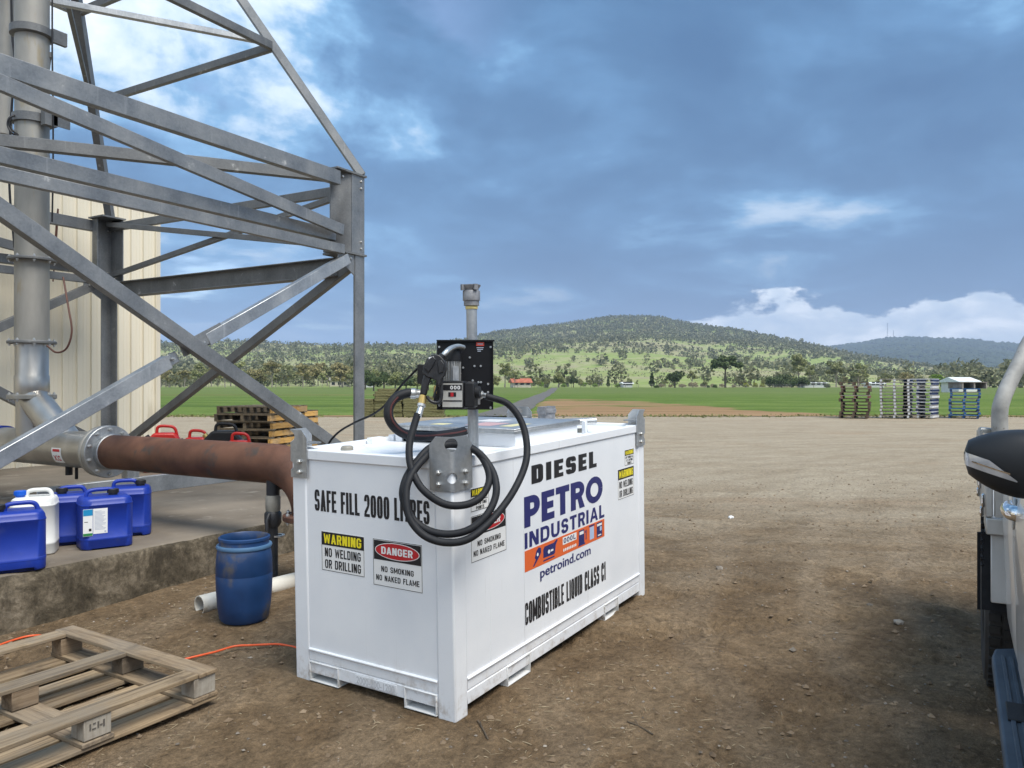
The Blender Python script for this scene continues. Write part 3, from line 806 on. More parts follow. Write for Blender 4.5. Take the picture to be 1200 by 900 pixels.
for px, yt, kd, sh in ((604, 436, 'gum', 'gum'), (615, 440, 'brown', 'round'), (630, 441, 'gum', 'round'), (642, 442, 'gum', 'round'), (690, 444, 'gum', 'round'), (714, 441, 'dark', 'cone'), (738, 442, 'gum', 'round'),
                       (748, 446, 'gum', 'gum'), (812, 436, 'gum', 'gum'), (868, 438, 'gum', 'gum'), (826, 444, 'gum', 'round'), (948, 430, 'gum', 'gum'), (925, 434, 'gum', 'round'), (962, 444, 'gum', 'round'),
                       (1040, 436, 'gum', 'round'), (1030, 440, 'gum', 'round'), (1080, 438, 'gum', 'round'), (1124, 436, 'gum', 'gum'), (1142, 438, 'dark', 'round'), (1160, 437, 'dark', 'round'), (1176, 440, 'gum', 'round'), (1192, 440, 'dark', 'round'), (1210, 438, 'gum', 'round'), (1236, 436, 'gum', 'round'),
                       (680, 443, 'gum', 'round'), (728, 446, 'brown', 'round'), (780, 442, 'gum', 'round'), (898, 442, 'gum', 'round'), (990, 442, 'brown', 'gum')):
    tree(px + random.uniform(-2, 2), yt, random.uniform(245, 310), kd, sh, "%s %s tree at the far field edge, %s" % ({'gum': 'grey green', 'dark': 'dark green', 'brown': 'brownish'}[kd], {'gum': 'open', 'round': 'rounded', 'cone': 'pointed'}[sh], "near the red roofed farmhouse" if px < 650 else "beyond the red soil" if px < 755 else "near the tall flat crowned tree" if px < 880 else "near the tallest pale gum" if px < 966 else "behind the brown pallet stack" if px < 1020 else "behind the white pallet stacks" if px < 1100 else "behind the blue pallet stack" if px < 1152 else "beside the truck hoop"), {'gum': G3, 'dark': "dark " + G3, 'brown': "brownish " + G3}[kd], random.uniform(.8, 1.15), var=random.randint(0, 1))
for grp, lab, kd, Zr, items in (
    ("dark bushes beyond the field", "dark bush in the clump below the tallest pale gum", 'dark', (240, 252), [(908, 440), (916, 437), (928, 442), (940, 440)]),
    ("small dark bushes", "small dark round bush at the far field edge", 'dark', (232, 245), [(769, 451), (838, 450), (830, 452), (969, 449), (1109, 446), (1165, 452), (1182, 452), (1196, 451), (640, 450), (545, 450)]),
    ("lime green bushes", "small lime green bush far across the field", 'lime', (262, 285), [(620, 449), (684, 447), (697, 449), (724, 449), (661, 449), (635, 447)]),
    ("yellow bushes", "small yellow flowering bush far across the field", 'yellow', (255, 270), [(874, 448), (885, 448), (893, 449), (1120, 450)]),
    ("straw coloured scrub", "pale straw coloured scrub at the far field edge", 'straw', (262, 275), [(775, 449), (786, 450), (800, 449), (812, 447), (824, 448), (836, 449), (846, 449), (958, 450), (1018, 449), (600, 451), (860, 450), (1075, 450)])):
    for px, yt in items:
        tree(px, yt, random.uniform(*Zr), kd, 'bush', lab, grp, random.uniform(.9, 1.4), var=random.randint(0, 1))
# ------------------------------------------------------------------ shared materials
GALV = galv_mat("galvanised_steel", 0.275, 0.7)
GALV_D = galv_mat("weathered_galvanised_steel", 0.195, 0.55, 0.5)
GALV_B = galv_mat("bright_galvanised_steel", 0.45, 0.8, 0.36)
CONC = mat("slab_concrete", (0.120, 0.096, 0.070), (0.215, 0.180, 0.138), 1.1, rough=0.92, bump=0.006, bscale=24, spots=(0.27, 0.235, 0.19), spot_scale=4.0, spot_lo=0.58, spot_hi=0.70)
def white_mat():
    """white gloss enamel: faint run marks and scuffs, road dust splashed on the skirt"""
    m = bpy.data.materials.new("white_paint"); m.use_nodes = True
    N = NT(m.node_tree); b = N.n['Principled BSDF']
    tcn = N.node('ShaderNodeTexCoord'); o = tcn.outputs['Object']
    a = N.noise(o, 2.2, 6)
    col = N.ramp(a, [(0.35, (0.75, 0.775, 0.81)), (0.65, (0.815, 0.83, 0.85))])
    mp = N.node('ShaderNodeMapping'); N.put(mp.inputs[0], o); mp.inputs['Scale'].default_value = (46, 46, 0.7)
    run = N.math('MULTIPLY', N.smooth(N.noise(mp.outputs[0], 1.0, 4, 0.6), 0.60, 0.74), N.smooth(N.noise(o, 2.4, 4, 0.6), 0.48, 0.66))
    col = N.mix(N.math('MULTIPLY', run, 0.42), col, (0.50, 0.49, 0.47))
    sc_ = N.smooth(N.noise(o, 21, 7, 0.7), 0.69, 0.76)
    col = N.mix(N.math('MULTIPLY', sc_, 0.45), col, (0.42, 0.38, 0.33))
    sp = N.node('ShaderNodeSeparateXYZ'); N.put(sp.inputs[0], o)
    dust = N.math('MULTIPLY', N.smooth(N.noise(o, 13, 7, 0.7), 0.46, 0.70), N.smooth(N.math('MULTIPLY_ADD', N.noise(o, 3.5, 4), 0.22, N.math('MULTIPLY', sp.outputs[2], -1.0)), -0.10, 0.10))
    col = N.mix(N.math('MULTIPLY', dust, 0.62), col, (0.34, 0.265, 0.19))
    N.put(b.inputs['Base Color'], col); N.put(b.inputs['Roughness'], N.ramp(a, [(0.3, 0.30), (0.7, 0.46)]))
    bp = N.node('ShaderNodeBump'); bp.inputs['Distance'].default_value = 0.004
    N.put(bp.inputs['Height'], N.math('MULTIPLY_ADD', N.noise(o, 30, 3), 0.05, N.noise(o, 2.6, 2))); N.put(b.inputs['Normal'], bp.outputs[0])
    return m
WHITE = white_mat()
BLACKP = mat("black_plastic", (0.012, 0.012, 0.013), (0.018, 0.018, 0.020), 8, rough=0.5, bump=0.0004, bscale=300, spec=.3)
BLACKS = mat("black_sheet_steel", (0.010, 0.010, 0.012), (0.011, 0.011, 0.013), 8, rough=0.5, spec=.22)
RUBBER = mat("black_rubber", (0.010, 0.011, 0.014), (0.018, 0.019, 0.022), 14, rough=0.6, bump=0.0006, bscale=200, spec=.28)
ZINC = mat("zinc", (0.50, 0.50, 0.49), (0.68, 0.68, 0.66), 30, rough=0.35, metal=0.85)
BRASS = mat("brass", (0.62, 0.42, 0.14), (0.75, 0.55, 0.22), 30, rough=0.35, metal=0.9)
INK = mat("black_print", (0.010, 0.010, 0.013), rough=0.5)
NAVY = mat("navy_print", (0.018, 0.022, 0.135), rough=0.45)
ORANGE = mat("orange_print", (0.72, 0.130, 0.030), rough=0.45)
YELLOW = mat("yellow_print", (0.86, 0.72, 0.02), rough=0.45)
REDP = mat("red_print", (0.50, 0.015, 0.022), rough=0.45)
WPRINT = mat("white_print", (0.80, 0.80, 0.79), rough=0.45)
PALE = mat("pale_blue_print", (0.42, 0.52, 0.72), rough=0.45)
STAIN = mat("stainless", (0.40, 0.39, 0.37), (0.60, 0.585, 0.56), 2.5, rough=0.30, rough2=0.42, metal=0.9, stretch=(1, 1, 0.25), bump=0.0006, bscale=40)
DULLP = mat("weathered_pipe", (0.26, 0.255, 0.235), (0.42, 0.405, 0.37), 3.5, rough=0.5, rough2=0.65, metal=0.55, stretch=(1, 1, 0.3), spots=(0.36, 0.31, 0.22), spot_scale=5, spot_lo=0.56, spot_hi=0.7)
RUST = mat("rusty_pipe", (0.072, 0.030, 0.017), (0.145, 0.064, 0.036), 4.5, rough=0.65, bump=0.0012, bscale=70, spots=(0.058, 0.044, 0.036), spot_scale=3.5, spot_lo=0.54, spot_hi=0.66)

def bolt_mesh(name, r, h, m=ZINC):
    mb = MB(); mb.lathe([(r, 0), (r, h * .6), (r * .85, h * .75)], 6); mb.lathe([(r * .5, h * .6), (r * .5, h * 1.3)], 8)
    o = mb.build(name, m, smooth=30); me = o.data; bpy.data.objects.remove(o); return me
BOLT = bolt_mesh("bolt", 0.016, 0.02)
def put_bolt(parent, loc, normal, me=None, s_=1.0, name="bolt"):
    o = bpy.data.objects.new(name, me or BOLT); COL.objects.link(o); o.parent = parent
    o.location = loc; o.rotation_euler = Vector(normal).to_track_quat('Z', 'Y').to_euler(); o.scale = (s_, s_, s_)
    return o

# ------------------------------------------------------------------ concrete slab
SLAB = 0.345; SY0 = 4.955
def slab_front_mat():
    m = bpy.data.materials.new("slab_face"); m.use_nodes = True
    N = NT(m.node_tree); b = N.n['Principled BSDF']
    tcn = N.node('ShaderNodeTexCoord'); o = tcn.outputs['Object']
    mp = N.node('ShaderNodeMapping'); N.put(mp.inputs[0], o); mp.inputs['Scale'].default_value = (1, 1, 0.35)
    a = N.noise(o, 5.0, 9, 0.70, 0.5); s_ = N.noise(mp.outputs[0], 6.5, 7, 0.65, 0.2); f = N.noise(o, 34, 6, 0.72)
    col = N.ramp(a, [(0.30, (0.050, 0.041, 0.028)), (0.45, (0.088, 0.072, 0.050)), (0.57, (0.165, 0.135, 0.096)), (0.70, (0.275, 0.23, 0.17))])
    col = N.mix(0.8, col, N.ramp(f, [(0.30, 0.40), (0.5, 1.0), (0.68, 1.5)]), 'MULTIPLY')
    col = N.mix(N.math('MULTIPLY', N.smooth(s_, 0.54, 0.68), 0.7), col, (0.045, 0.037, 0.027))
    col = N.mix(N.smooth(f, 0.64, 0.72), col, (0.28, 0.24, 0.19))
    N.put(b.inputs['Base Color'], col); b.inputs['Roughness'].default_value = 0.95; b.inputs['Specular IOR Level'].default_value = 0.2
    bp = N.node('ShaderNodeBump'); bp.inputs['Distance'].default_value = 0.0055
    N.put(bp.inputs['Height'], N.math('ADD', f, N.math('MULTIPLY', a, 1.5))); N.put(b.inputs['Normal'], bp.outputs[0])
    return m
mb = MB(); NXs = 260
xs_ = np.linspace(-3.0, 7.45, NXs)
prof = [(0.000, -0.15), (0.000, 0.06), (0.004, 0.18), (0.000, 0.29), (0.006, 0.327), (0.022, 0.343), (0.12, 0.345), (0.6, 0.345), (14.2, 0.345)]
vs, fs = [], []
np_ = len(prof)
for i, x in enumerate(xs_):
    for j, (dy, z) in enumerate(prof):
        xa, za = np.array([x * 6.0]), np.array([z * 9 + j * 1.3])
        w = 0.0055 if 1 <= j <= 5 else 0.0
        chip = 0.010 * max(0.0, float(fbm(xa * .9, za * 0 + 3.3, 3, 91)[0]) - .12) * (1 if j in (4, 5) else 0) * 4
        vs.append((x, SY0 + dy + w * float(fbm(xa, za, 3, 81)[0]) + chip, z - chip * .7))
for i in range(NXs - 1):
    for j in range(np_ - 1):
        a = i * np_ + j; fs.append((a, a + np_, a + np_ + 1, a + 1))
fs.append(tuple((NXs - 1) * np_ + j for j in range(np_))[::-1])
mb.add(vs, fs)
slab = mb.build("concrete_slab", CONC, smooth=50)
slab.data.materials.append(slab_front_mat())
for p_ in slab.data.polygons:
    if abs(p_.normal.y) > 0.6: p_.material_index = 1
tag(slab, kind='structure')

# ------------------------------------------------------------------ metal shed
CREAM = mat("cream_cladding", (0.75, 0.69, 0.55), (0.79, 0.735, 0.60), 0.8, rough=0.42, rough2=0.5, spots=(0.60, 0.54, 0.41), spot_scale=2.2, spot_lo=0.60, spot_hi=0.75, stretch=(1, 1, 0.2))
TRIM = mat("cream_flashing", (0.66, 0.60, 0.48), (0.70, 0.64, 0.52), 1.0, rough=0.45)
SH_X1, SH_Y, SH_T, PITCH = 7.97, 11.36, 4.43, 0.215
shed = empty("metal_shed", (SH_X1, SH_Y, SLAB), 0, "cream ribbed metal shed standing behind the steel tower", "shed")
def rib_profile(n, pitch=PITCH):
    p = []
    for k in range(n):
        x = k * pitch
        p += [(x, 0), (x + .060, 0), (x + .064, -.004), (x + .070, -.004), (x + .074, 0), (x + .118, 0), (x + .122, -.004), (x + .128, -.004), (x + .132, 0), (x + pitch - .044, 0), (x + pitch - .037, -.034), (x + pitch - .009, -.034)]
    p.append((n * pitch, 0)); return p
def sheet_mesh(n, z0, z1):
    mb = MB(); p = rib_profile(n); k = len(p)
    mb.add([(x, y, z0) for x, y in p] + [(x, y, z1) for x, y in p], [(i, i + 1, k + i + 1, k + i) for i in range(k - 1)])
    o = mb.build("wall_sheet", CREAM); me = o.data; bpy.data.objects.remove(o); return me
sh_me = sheet_mesh(4, 0.0, SH_T - SLAB)
for k in range(15):
    o = bpy.data.objects.new("wall_sheet", sh_me); COL.objects.link(o); o.parent = shed
    o.location = (-4 * PITCH * (k + 1) - .02, -0.002 * (k % 2), 0)
for k in range(10):                                       # end wall, round the corner
    o = bpy.data.objects.new("wall_sheet", sh_me); COL.objects.link(o); o.parent = shed
    o.location = (0.0, .02 + 4 * PITCH * k, 0); o.rotation_euler = (0, 0, R(90))
mb = MB(); mb.box(-.045, .012, -.040, -.034, 0, SH_T - SLAB + .02); mb.box(.012, .018, -.040, .05, 0, SH_T - SLAB + .02)
mb.build("corner_flashing", TRIM, shed)
roof_me = None
mb = MB(); p = rib_profile(4); k = len(p); sl = math.tan(R(4))
mb.add([(x, -.06, SH_T - SLAB + .03 - y) for x, y in p] + [(x, 8.6, SH_T - SLAB + .03 + 8.6 * sl - y) for x, y in p], [(i, i + 1, k + i + 1, k + i) for i in range(k - 1)])
ro = mb.build("roof_sheet", CREAM, shed); ro.location = (-4 * PITCH - .0, 0, 0)
for q in range(1, 15):
    o = ro.copy(); COL.objects.link(o); o.parent = shed; o.location = (-4 * PITCH * (q + 1), 0, 0)
mb = MB()
for q in range(60): mb.box(-PITCH * q - .036, -PITCH * q - .010, -.064, -.058, SH_T - SLAB + .028, SH_T - SLAB + .060)
mb.build("rib_end_shade", BLACKP, shed)  # black blocks stand for the shade inside the open rib ends
mb = MB(); mb.box(-12.9, 0, .01, .03, 0, SH_T - SLAB + .02); mb.box(-12.9, -12.87, .03, 8.6, 0, SH_T - SLAB); mb.box(-12.9, 0, 8.57, 8.6, 0, SH_T - SLAB + .5)
mb.build("wall_lining", TRIM, shed)

# ------------------------------------------------------------------ steel tower
TX0, TX1, TY0, TY1 = 1.933, 6.771, 5.901, 10.739
ZB, ZT = 2.97, 3.90
tower = empty("steel_tower", (TX1, TY0, SLAB), 0, "galvanised lattice steel tower on the concrete slab", "tower")
TW = MB(Matrix.Translation((-TX1, -TY0, -SLAB)))
def tw(): return MB(Matrix.Translation((-TX1, -TY0, -SLAB)))
def member(name, p0, p1, w, h, m=GALV, up=(0, 0, 1), section=None):
    mb = tw(); mb.bar(p0, p1, w, h, up, section); return mb.build(name, m, tower, bevel=0.004, seg=1)
def angle_sec(a, t=.012):          # L section
    return [(-a / 2, -a / 2), (a / 2, -a / 2), (a / 2, -a / 2 + t), (-a / 2 + t, -a / 2 + t), (-a / 2 + t, a / 2), (-a / 2, a / 2)]
for (cx, sx) in ((TX0, -1), (TX1, 1)):
    for (cy, sy) in ((TY0, -1), (TY1, 1)):
        mb = tw(); a, t = .155, .014
        mb.box(min(cx, cx - sx * a), max(cx, cx - sx * a), min(cy, cy - sy * t), max(cy, cy - sy * t), SLAB + .02, ZB)
        mb.box(min(cx, cx - sx * t), max(cx, cx - sx * t), min(cy - sy * t, cy - sy * a), max(cy - sy * t, cy - sy * a), SLAB + .02, ZB)
        leg = mb.build("leg", GALV, tower)
        mb = tw(); mb.box(cx - .2, cx + .2, cy - .2, cy + .2, SLAB, SLAB + .022); bp_ = mb.build("base_plate", GALV, leg)
        a2 = .20 if sy < 0 else .27; b2 = .30
        mb = tw()
        mb.box(min(cx, cx - sx * a2), max(cx, cx - sx * a2), min(cy, cy - sy * t), max(cy, cy - sy * t), ZB + .022, ZT - .022)
        mb.box(min(cx, cx - sx * t), max(cx, cx - sx * t), min(cy - sy * t, cy - sy * b2), max(cy - sy * t, cy - sy * b2), ZB + .022, ZT - .022)
        mb.box(min(cx - sx * a2, cx - sx * (a2 + .014)), max(cx - sx * a2, cx - sx * (a2 + .014)), min(cy, cy - sy * .12), max(cy, cy - sy * .12), ZB + .022, ZT - .022)
        colm = mb.build("column", GALV, tower)
        for z in (ZB, ZT - .022):
            mb = tw(); mb.box(min(cx + sx * .02, cx - sx * .33), max(cx + sx * .02, cx - sx * .33), min(cy + sy * .02, cy - sy * .33), max(cy + sy * .02, cy - sy * .33), z, z + .022)
            fl = mb.build("flange_plate", GALV_D, colm)
        for z in (ZB + .08, ZB + .16, ZT - .08, ZT - .16):
            put_bolt(colm, (cx - sx * .06 - TX1, cy + (-.001 if sy < 0 else -.0145) - TY0, z - SLAB), (0, -1, 0), s_=.8)
            put_bolt(colm, (cx + (-.0145 if sx > 0 else -.001) - TX1, cy - sy * .12 - TY0, z - SLAB), (-1, 0, 0), s_=.8)
        # upper leg leaning in to the top
        kx = lambda t_: (cx - sx * t_, cy - sy * t_)
        member("upper_leg", (*kx(.02), ZT), (*kx(2.2), ZT + 2.2 * 1.985), .09 if sy < 0 else .20, .09, GALV if sy < 0 else GALV_D, up=(-sx, sy, 0), section=None)
        # gusset under the ring with two bolts
        mb = tw()
        mb.prism([(cx - sx * .15, ZB - .002), (cx - sx * .42, ZB - .002), (cx - sx * .42, ZB - .07), (cx - sx * .15, ZB - .24)], cy - sy * .016 - .006, cy - sy * .016 + .006, 'y')
        g_ = mb.build("gusset", GALV, tower)
        for q in (.22, .34): put_bolt(g_, (cx - sx * q - TX1, cy - sy * .016 - .006 - TY0, ZB - .05 - SLAB), (0, -1, 0), s_=.8)
for (cx, sx) in ((TX0, -1), (TX1, 1)):
    # folded stiffener closing the column towards the beams
    mb = tw(); q_ = [(cx - sx * .20, TY0 + .001), (cx - sx * .205, TY0 + .013), (cx - sx * .425, TY0 + .135), (cx - sx * .42, TY0 + .120)]
    mb.prism(q_, ZB + .023, ZT - .023, 'z'); gp = mb.build("stiffener", GALV_D, tower, bevel=.002, seg=1)
    for zz in (ZB + .07, ZT - .07):
        for k in (.30, .375): put_bolt(gp, (cx - sx * k - TX1, TY0 + .06 + (k - .30) * .55 - .004 - TY0, zz - SLAB), (-.48 * sx, -.88, 0), s_=.9)
    for zz in (ZB, ZT - .022):
        mb = tw(); mb.box(min(cx - sx * .331, cx - sx * .46), max(cx - sx * .331, cx - sx * .46), TY0 - .02, TY0 + .20, zz, zz + .022); mb.build("flange_plate", GALV_D, tower, bevel=.003, seg=1)
    mb = tw(); mb.box(min(cx + sx * .03, cx - sx * .24), max(cx + sx * .03, cx - sx * .24), TY0 - .03, TY0 - .018, SLAB + .03, SLAB + .34); gp = mb.build("gusset", GALV, tower, bevel=.003, seg=1)
    for bz in (.10, .20, .28): put_bolt(gp, (cx - sx * .12 - TX1, -.03, bz), (0, -1, 0), s_=.9)
def L2(z): return (z - ZT) / 1.985 + .02
for (Y, sy, mm) in ((TY0, -1, GALV), (TY1, 1, GALV_D)):
    member("ring_beam", (TX0 + (.40 if sy < 0 else .02), Y + .03, ZT - .115), (TX1 - (.40 if sy < 0 else .03), Y + .03, ZT - .115), .08, .155, mm)
    member("ring_beam", (TX0 + .3, Y + .10, 3.157), (TX1 - (.41 if sy < 0 else .05), Y + .10, 3.157), .10, .122, mm)
    member("ring_beam", (TX0 + .3, Y - .005, 3.002), (TX1 - (.36 if sy < 0 else .05), Y - .005, 3.002), .06, .102, mm)
    member("diagonal", (TX0, Y - .045, 3.75), (TX1 - .41, Y - .045, 3.20), .05, .12, mm)
    # crossed leg braces, one of them interrupted and pinned at the middle
    member("brace", (TX0 + .05, Y - .055, 3.235), (TX1 - .07, Y - .055, .575), .09, .125, mm)
    for (a, b) in ((0.0, .492), (.575, .972)):
        p0 = Vector((TX0 + .0, Y + .02, .455)); p1 = Vector((TX1 - .14, Y + .02, 2.985))
        q0, q1 = p0.lerp(p1, a), p0.lerp(p1, b)
        br = member("brace", q0, q1, .085, .115, GALV_B if sy < 0 else mm)
        e_ = q1 if a == 0 else q0; dr = (p1 - p0).normalized() * (1 if a == 0 else -1)
        mb = tw(); mb.bar(e_ - dr * .06, e_ + dr * .11, .016, .105, (0, 0, 1)); lug = mb.build("lug", GALV_B, br, bevel=.02)
        put_bolt(lug, tuple(e_ + dr * .05 + Vector((-TX1, -.012 - TY0, -SLAB))), (0, -1, 0), s_=1.3)
    mb = tw(); mb.bar((TX0 + 2.43, Y - .01, 1.80), (TX0 + 2.86, Y - .01, 2.02), .014, .12); mb.build("centre_plate", GALV, tower)
for (X, sx, mm) in ((TX1, 1, GALV_D), (TX0, -1, GALV_D)):
    member("ring_beam", (X - .03, TY0 + .05, 3.765), (X - .03, TY1 - .03, 3.79), .06, .11, mm)
    ib = [(-.07, -.11), (.07, -.11), (.07, -.095), (.007, -.095), (.007, .095), (.07, .095), (.07, .11), (-.07, .11), (-.07, .095), (-.007, .095), (-.007, -.095), (-.07, -.095)]
    member("ring_beam", (X - .09, TY0 + .32, 2.86), (X - .09, TY1 - .3, 2.86), 0, 0, mm, section=ib)
    member("diagonal", (X - .07, TY0 + .10, 3.72), (X - .07, TY1 - .12, 3.08), .05, .07, mm)
    member("diagonal", (X - .12, TY0 + .14, 3.08), (X - .12, TY1 - .10, 3.82), .05, .07, mm)
    member("brace", (X - .05, TY0 + .10, 2.90), (X - .05, TY1 - .08, .50), .08, .105, mm)
    member("brace", (X + .05, TY1 - .12, 2.90), (X + .05, TY0 + .08, .50), .08, .105, GALV)
# plan bracing and the two upper rings
dxy = Vector((-.834, .552))
def ring(z, m):
    t = L2(z); a, b, c_, d_ = (TX0 + t, TY0 + t), (TX1 - t, TY0 + t), (TX1 - t, TY1 - t), (TX0 + t, TY1 - t)
    for p, q in ((a, b), (b, c_), (c_, d_), (d_, a)): member("ring_beam", (*p, z), (*q, z), .06, .09, m)
    return t
member("plan_brace", (TX1 - .40, TY0 + .20, 3.828), (TX0 + .02, TY0 + 2.5, 3.632), .09, .11, GALV_D)
t2_ = ring(5.27, GALV_D); ring(6.18, GALV_D); ring(7.4, GALV_D)
member("plan_brace", (TX1 - t2_, TY0 + t2_, 5.31), (TX1 - t2_ + dxy.x * 4.4, TY0 + t2_ + dxy.y * 4.4, 5.31), .06, .06, GALV_B)
member("plan_brace", (TX1 - t2_ - .05, TY1 - t2_, 5.4), (4.4, 7.9, 5.85), .05, .05, GALV_D)
mb = tw(); mb.box(4.25, 4.45, 8.22, 8.42, 8.22, 8.26); mb.build("top_plate", GALV, tower)

# ------------------------------------------------------------------ pipework
PX, PZ = 4.091, 0.908
pipe = empty("pipework", (PX, 7.76, SLAB), 0, "stainless and rusty water pipe running from the tower riser over the slab edge", "pipe")
def pw(): return MB(Matrix.Translation((-PX, -7.76, -SLAB)))
def pl(x, y, z): return (x - PX, y - 7.76, z - SLAB)
mb = pw(); mb.tube([(PX, 7.76, 1.92), (PX, 7.76, 2.7), (PX, 7.76, 8.2)], .148, 32); mb.build("riser", DULLP, pipe, smooth=40)
mb = pw(); mb.lathe([(.138, 1.38), (.150, 1.40), (.150, 1.585), (.143, 1.595), (.143, 1.90)], 32, Matrix.Translation((PX, 7.76, 0))); mb.build("riser_spool", STAIN, pipe, smooth=40)
mb = pw(); mb.tube([(PX, 7.76, 1.37), (PX, 7.76, .8)], .135, 28); mb.tube([(PX, 7.72, 1.36), (PX, 7.35, 1.10), (PX, 7.02, .86)], .135, 28); mb.build("lateral_branch", STAIN, pipe, smooth=40)
mb = pw(); mb.tube([(PX, 8.32, PZ), (PX, 6.60, PZ)], .168, 36); mb.build("stainless_pipe", STAIN, pipe, smooth=40)
mb = pw(); mb.tube([(PX, 8.34, PZ), (PX, 8.26, PZ)], .185, 32); mb.build("blue_band", mat("blue_strap", (0.01, 0.03, 0.28), (0.015, 0.05, 0.38), 8, rough=.4), pipe, smooth=40)
mb = pw(); mb.tube([(PX, 8.26, PZ), (PX, 8.9, PZ), (PX, 9.6, PZ)], .16, 32); mb.build("rubber_sleeve", BLACKP, pipe, smooth=40)
arc = [(PX, 6.52, PZ), (PX, 5.6, PZ), (PX, 4.45, PZ)] + [(PX, 4.45 - .40 * math.sin(a), PZ - .34 * (1 - math.cos(a))) for a in np.linspace(.15, math.pi / 2, 9)] + [(PX, 4.05, .53)]
mb = pw(); mb.tube(arc, .150, 32); mb.build("rusty_pipe", RUST, pipe, smooth=50)
def flange(y=None, z=None, r=.205, t=.028, m=GALV, n=10, s_=1.0):
    mb = pw()
    if y is not None:
        M_ = Matrix.Translation((PX, y, PZ)) @ Matrix.Rotation(R(90), 4, 'X'); mb.lathe([(r - .006, -t), (r, -t + .006), (r, t - .006), (r - .006, t)], 36, M_)
        mb.lathe([(.158, t), (.158, t + .05), (.150, t + .055)], 30, M_, cap=False); f_ = mb.build("flange", m, pipe, smooth=40)
        for k in range(n):
            a = 2 * math.pi * (k + .5) / n
            put_bolt(f_, pl(PX + .197 * math.cos(a), y - t, PZ + .197 * math.sin(a)), (0, -1, 0), s_=1.15 * s_)
    else:
        mb.lathe([(r - .005, z - t), (r, z - t + .005), (r, z + t - .005), (r - .005, z + t)], 36, Matrix.Translation((PX, 7.76 if m is not RUST else 4.05, 0))); f_ = mb.build("flange", m, pipe, smooth=40)
        yc = 7.76 if m is not RUST else 4.05
        for k in range(n):
            a = 2 * math.pi * (k + .5) / n
            put_bolt(f_, pl(PX + (r - .025) * math.cos(a), yc + (r - .025) * math.sin(a), z - t), (0, 0, -1), s_=.9 * s_)
            put_bolt(f_, pl(PX + (r - .025) * math.cos(a), yc + (r - .025) * math.sin(a), z + t), (0, 0, 1), s_=.9 * s_)
    return f_
flange(y=6.53, r=.232, m=GALV_B); flange(y=6.60, r=.226, t=.022, m=DULLP, n=0)
for z, m in ((1.385, DULLP), (1.91, GALV_D), (2.71, GALV_D)): flange(z=z, r=.21, t=.022 if m is DULLP else .014, m=m, n=8)
flange(z=.545, r=.215, t=.02, m=RUST, n=8)
mb = pw(); mb.lathe([(.15, 4.86), (.19, 4.87), (.19, 4.94), (.15, 4.95)], 30, Matrix.Translation((PX, 7.76, 0))); mb.box(PX + .12, PX + .26, 7.62, 7.66, 4.84, 4.97); mb.build("pipe_clamp", GALV_D, pipe, smooth=40)
mb = pw(); mb.lathe([(.15, 4.02), (.172, 4.02), (.172, 4.10), (.15, 4.10)], 30, Matrix.Translation((PX, 7.76, 0))); mb.box(PX - .02, PX + .10, 7.50, 7.57, 3.98, 4.12); mb.box(PX + .05, PX + .22, 7.50, 7.515, 3.99, 4.11); mb.build("pipe_clamp", GALV_D, pipe, smooth=40)
mb = pw(); mb.bar((PX + .1, 7.66, 4.72), (PX + 1.05, 9.55, 4.72), .05, .05); mb.build("stay", GALV_D, pipe)
mb = pw(); mb.tube([(PX - .02, 7.1, PZ - .16), (PX - .02, 7.1, PZ - .24)], .03, 12); mb.build('drain_plug', BLACKP, pipe, smooth=40); mb = pw(); mb.tube([(PX - .02, 6.98, PZ - .16), (PX - .02, 6.98, PZ - .27)], .014, 10); mb.build("drain_plug", BLACKP, pipe, smooth=40)
mb = pw(); mb.lathe([(.10, -.05), (.10, .50), (.16, .522)], 28, Matrix.Translation((PX, 4.05, 0))); mb.build('pipe_stub', DULLP, pipe, smooth=40)
# small upside down sticker wrapped on the stainless pipe
def pipe_patch(mbx, y0, y1, a0, a1, r, n=8):
    vs = []
    for k in range(n + 1):
        a = R(a0 + (a1 - a0) * k / n)
        for y in (y0, y1): vs.append((PX - r * math.cos(a), y, PZ + r * math.sin(a)))
    mbx.add(vs, [(2 * k, 2 * k + 1, 2 * k + 3, 2 * k + 2) for k in range(n)])
mb = pw(); pipe_patch(mb, 6.97, 7.12, -42, 8, .1692); st_ = mb.build("sticker", WPRINT, pipe)
st_['label'] = "small white and red sticker upside down"
mb = pw(); pipe_patch(mb, 6.99, 7.10, -4, 4, .1699)
mb.build("red_bar", REDP, st_)

# thin support stub standing on the channel, and the channel itself
mb = MB(); mb.prism([(4.0, SLAB + .001), (7.4, SLAB + .001), (7.4, SLAB + .175), (4.0, SLAB + .175)], 7.50, 7.512, 'y'); mb.box(4.0, 7.4, 7.512, 7.58, SLAB + .001, SLAB + .012); mb.box(4.0, 7.4, 7.512, 7.58, SLAB + .163, SLAB + .175)
tag(mb.build("steel_channel", GALV_B, bevel=.003, seg=1), "galvanised steel channel lying along the slab behind the blue containers", "steel beam")
mb = MB(); mb.box(4.92, 5.06, 7.52, 7.62, SLAB + .176, SLAB + .50); mb.box(4.86, 5.12, 7.515, 7.64, SLAB + .5, SLAB + .515)
tag(mb.build("support_post", GALV_B, bevel=.003, seg=1), "short galvanised post standing on the channel under the big pipe flange", "post")

